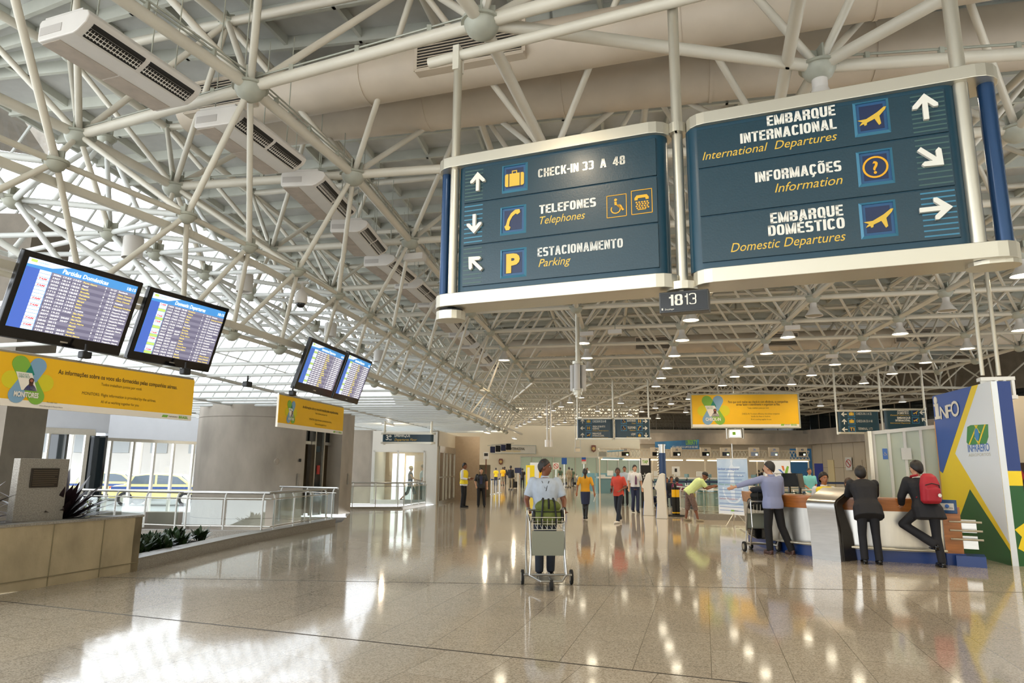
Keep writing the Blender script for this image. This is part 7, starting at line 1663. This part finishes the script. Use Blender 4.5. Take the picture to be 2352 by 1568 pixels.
t=thing('folded_jacket','dark jacket draped over the bag on the right-hand trolley','jacket',(t2.x+.14,t2.y+.1,1.22)); o=MB().ell((0,0,.0),(.2,.15,.08),n=14,m=8).ell((.1,.05,-.1),(.12,.12,.12),n=12,m=6).build('cloth','denim_dark',t); remesh(o,.02)
t=thing('black_case','curved black case hanging under the right-hand trolley','case',(t2.x+.1,t2.y+.1,.36)); MB().prism([(-.22,.1),(.22,.1),(.2,-.02),(.1,-.1),(-.1,-.1),(-.2,-.02)],-.1,.1).build('shell','plastic_black',t,bevel=.02)
# woman with a hat behind the lobby glass
p=KP.w(KP.l(937,1100)[0],1.3); person('woman in a sun hat and blue dress pushing a cart behind the lobby glass',(p.x,p.y),-PI/2+.1,1.68,dict(kL=(-.08,.2,.55),aL=(-.08,.3,.12),kR=(.08,-.1,.5),aR=(.08,-.4,.2),eL=(-.2,.15,1.15),wL=(-.18,.4,1.08),eR=(.2,.15,1.15),wR=(.18,.4,1.08)),skin='skin_light',hair=('straw','hat'),top=('shirt','dress_blue',.1),bottom=('shorts','dress_blue'),det=1,build=.92)
trolley('white-framed cart pushed by the woman behind the lobby glass',Vector((p.x+.75,p.y,0)),-PI/2)
# background people: (x px, foot y px, height, heading, top, sleeve, bottom kind, bottom mat, hair, label)
BG=[(1119,1128,1.75,0,'white_shirt',.9,'trousers','navy','hair_black','man in a white shirt in the far queue at the lobby end'),
(1139,1110,1.68,.2,'vest_yellow',.4,'trousers','navy','hair_black','person in yellow with a dark backpack in the far queue'),
(1155,1110,1.76,0,'banner_yellow',.45,'shorts','khaki','hair_brown','man in a bright yellow t-shirt and khaki shorts in the far queue'),
(1159,1104,1.8,0,'black',.9,'trousers','trouser_black','hair_black','dark-clad person just behind the yellow t-shirt'),
(1173,1118,1.84,-.3,'suit_black',.95,'trousers','khaki','hair_black','man in a dark jacket standing with a black suitcase'),
(1200,1119,1.66,-.2,'black',.4,'trousers','trouser_black','hair_black','short person in black with a small backpack'),
(1221,1110,1.7,PI,'white_shirt',.4,'trousers','khaki','hair_brown','person in white beside the yellow machine'),
(1228,1112,1.66,.4,'maroon',.4,'trousers','navy','hair_black','person in maroon carrying a purple backpack'),
(1237,1112,1.64,.2,'maroon',.5,'trousers','navy','hair_black','second person in maroon behind the man with the trolley'),
(1287,1113,1.78,.5,'print_green',.4,'trousers','denim_dark','hair_brown','person in dark green by the no smoking board'),
(1307,1116,1.8,0,'khaki',.45,'trousers','khaki','hair_grey','person in khaki by the far luggage trolleys'),
(1314,1115,1.7,.3,'print_green',.45,'trousers','denim_dark','hair_black','person in grey-green beside the one in khaki'),
(1349,1112,1.76,PI,'white_shirt',.9,'trousers','navy','hair_black','staff member in a white shirt behind the queue posts'),
(1584,1113,1.74,.2,'khaki',.45,'trousers','denim_dark','hair_black','man in olive at the far check-in desks'),
(1593,1113,1.66,.0,'black',.4,'trousers','navy','hair_brown','long-haired woman at the far check-in desks'),
(1600,1113,1.66,.0,'banner_white',.4,'trousers','navy','hair_brown','woman in white at the far check-in desks'),
(1609,1113,1.7,PI,'suit_black',.9,'trousers','navy','hair_black','agent in black behind the far check-in desks'),
(1633,1113,1.6,PI,'black',.9,'trousers','navy','hair_brown','seated agent between the far check-in desks'),
(1645,1113,1.74,0,'white_shirt',.9,'trousers','navy','hair_black','man in white at the edge of the blue poster'),
(1743,1118,1.7,0,'black',.9,'trousers','trouser_black','hair_black','woman in black seen between the two posters'),
(1754,1122,1.82,0,'suit_black',.9,'trousers','trouser_black','hair_black','man in a black suit seen between the two posters'),
(1825,1124,1.5,0,'banner_white',.4,'trousers','khaki','hair_black','dark-haired person in white by the white poster')]
MM('print_green','3f5340',rough=.8)
BGH={1119: (1069, 1118), 1139: (1071, 1111), 1155: (1070, 1111), 1159: (1068, 1104), 1173: (1067, 1121), 1200: (1075, 1120), 1221: (1070, 1112), 1228: (1072, 1114), 1237: (1074, 1114), 1287: (1069, 1112), 1307: (1070, 1116), 1314: (1075, 1116), 1349: (1071, 1112), 1584: (1067, 1109), 1593: (1068, 1109), 1600: (1070, 1109), 1609: (1069, 1109), 1633: (1072, 1109), 1645: (1067, 1109), 1743: (1070, 1118), 1754: (1065, 1120), 1825: (1078, 1120)}
for (x,y,H_,rz_,tm,sl_,bk,bm_,hr,l) in BG:
    yy=min(F*H_/(BGH[x][1]-BGH[x][0]),72.5); q_=aty(x,1090,yy); p=(q_.x,yy)
    person(l,p,rz_+random.uniform(-.2,.2),H_,dict(wL=(-.2,.12,.95)) if random.random()<.5 else None,skin=random.choice(['skin_mid','skin_light','skin_mid']),hair=(hr,'long' if 'long-haired' in l else 'short'),top=('shirt',tm,sl_),bottom=(bk,bm_),det=0)
def seated(px,Y,ytop,l,tm,hr,rz_=PI):
    p=aty(px,1130,Y); zt=zat(px,ytop,Vector((0,Y,0))); person(l,(p.x,Y),rz_,1.7,dict(kL=(-.12,.42,.88),kR=(.12,.42,.88),aL=(-.12,.42,.5),aR=(.12,.42,.5)),hair=(hr,'short'),top=('shirt',tm,.5),bottom=('trousers','denim_dark'),det=0,z=max(-.42,zt-1.72))
seated(1532,32,1097,'seated person in grey just behind the kiosks','khaki','hair_brown'); seated(1543,31,1092,'seated person in a dark jacket behind the kiosks','suit_black','hair_brown'); seated(1556,30.5,1094,'dark-haired seated person beside the yellow-banded bollard','maroon','hair_black',0)
t=thing('bench','dark bench of seats behind the self-service kiosks','bench',(aty(1544,1130,31.4).x,31.4,0)); MB().bb(-1.0,.9,-.2,.3,.38,.44).build('seat','navy',t); MB().bb(-1.0,.9,.3,.35,.5,.85).build('backrest','navy',t); MB().bb(-.9,-.84,0,.1,0,.38).bb(.8,.86,0,.1,0,.38).build('leg','black',t)
# person reflected at the doors, drawn as a figure behind the tinted door
p=SP.w(1.2,.9); person('reflection of a person in blue jeans, built as a figure behind the sliding door',(p.x,p.y),PI/2,1.75,None,hair=('hair_brown','short'),top=('shirt','tube_blue',.45),bottom=('trousers','denim_dark'),det=0)
# bags, cases, trolleys far away
def case(label,x,y,h,m='bag_black',cat='suitcase'):
    p=atz(x,y); t=thing('suitcase',label,cat,p,random.uniform(-.3,.3)); MB().box((0,0,h/2+.05),(.42,.25,h)).build('shell',m,t,bevel=.05); MB().tube((-.12,.1,h),(-.12,.1,h+.35),.012,n=6).tube((.12,.1,h),(.12,.1,h+.35),.012,n=6).tube((-.12,.1,h+.35),(.12,.1,h+.35),.014,n=6).build('handle','black',t); MB().tube((-.16,-.06,.04),(-.13,-.06,.04),.04,n=8).tube((.13,-.06,.04),(.16,-.06,.04),.04,n=8).build('wheels','rubber',t)
case('black wheeled suitcase beside the man in the dark jacket',1176,1121,.72); case('smaller black wheeled bag touching the first suitcase',1182,1121,.5)
for k,(x,y) in enumerate(((1284,1118),(1293,1119),(1302,1117),(1318,1117))):
    p=atz(x,y); trolley('%s far luggage trolley in the cluster left of the woman in yellow'%['leftmost','second','third','rightmost'][k],p,PI+random.uniform(-.4,.4))
for k,(x,y,m) in enumerate(((1288,1117,'bag_black'),(1298,1117,'denim_dark'),(1311,1117,'khaki'),(1322,1117,'bag_black'))):
    case('%s bag heaped on the far trolleys left of the woman in yellow'%['leftmost dark','second navy','third khaki','rightmost dark'][k],x,y-1,.8,m,'bag')
p=atz(1497,1162); trolley('dark loaded luggage trolley beside the kiosks',p,PI+.3); case('navy suitcase on the trolley beside the kiosks',1497,1161,.8,'navy')
p=aty(1217,1100,52); t=thing('vending_machine','yellow vending machine against the glass screen','machine',(p.x,52,0)); MB().bb(-.28,.35,0,.6,0,aty(1217,1068,52).z).build('cabinet','vest_yellow',t,bevel=.02); MB().bb(-.2,.0,-.01,0,.6,1.7).build('front_panel','banner_white',t)
p=aty(1238,1100,54); t=thing('poster_board','yellow and white poster board behind the people in maroon','poster',(p.x,54,0)); z=aty(1238,1062,54).z; MB().bb(-.7,.7,0,.06,.9,z).build('board','banner_yellow',t); MB().bb(-.7,0,-.01,0,.9,z).build('white_half','poster_white',t); MB().bb(-.6,-.55,0,.06,0,.9).bb(.55,.6,0,.06,0,.9).build('leg','aluminium',t)
p=aty(1190,1100,50); t=thing('info_screen','small dark screen on a stand in the far left queue','screen',(p.x,50,0)); MB().bb(-.25,.25,0,.05,aty(0+1190,1086,50).z,aty(1190,1074,50).z).build('panel','shirt_navy',t); MB().tube((0,.03,0),(0,.03,aty(1190,1086,50).z),.03,n=6).build('stand','aluminium',t)
p=aty(1100,1100,36); t=thing('clock_box','white wall box with a dark window beside the lobby doors','box',(p.x+.35,36,0)); z0,z1=aty(1104,1054,36).z,aty(1104,1038,36).z; MB().bb(-.15,.15,0,.2,z0,z1).build('box_body','plastic_white',t); MB().bb(-.1,.1,-.01,0,(z0+z1)/2-.02,z1-.05).build('window','black',t); MB().tube((0,.1,z0),(0,.1,0),.03,n=6).build('pole','badge_brown',t)
p=aty(1098,1100,40); t=thing('screen_panel','plain beige panel behind the two standing men','panel',(p.x+.2,40,0)); MB().bb(-.7,.5,0,.1,0,aty(1100,1067,40).z).build('board','khaki',t)
# small far monitor cluster hung under the girder end
p=aty(1148,1030,34); t=thing('flight_monitor','tiny cluster of dark flight monitors hanging at the far end of the girder','monitor',(p.x,34,0)); z=p.z
for k in range(4): MB().box((-.35+k*.26,k*.1,z-.05+k*.05),(.25,.05,.3),.5).build('screen','plastic_black' if k%2 else 'shirt_navy',t)
MB().tube((-.6,0,z+.14),(.7,.4,z+.3),.02,n=6).build('rail','steel_paint',t)
finish_text()
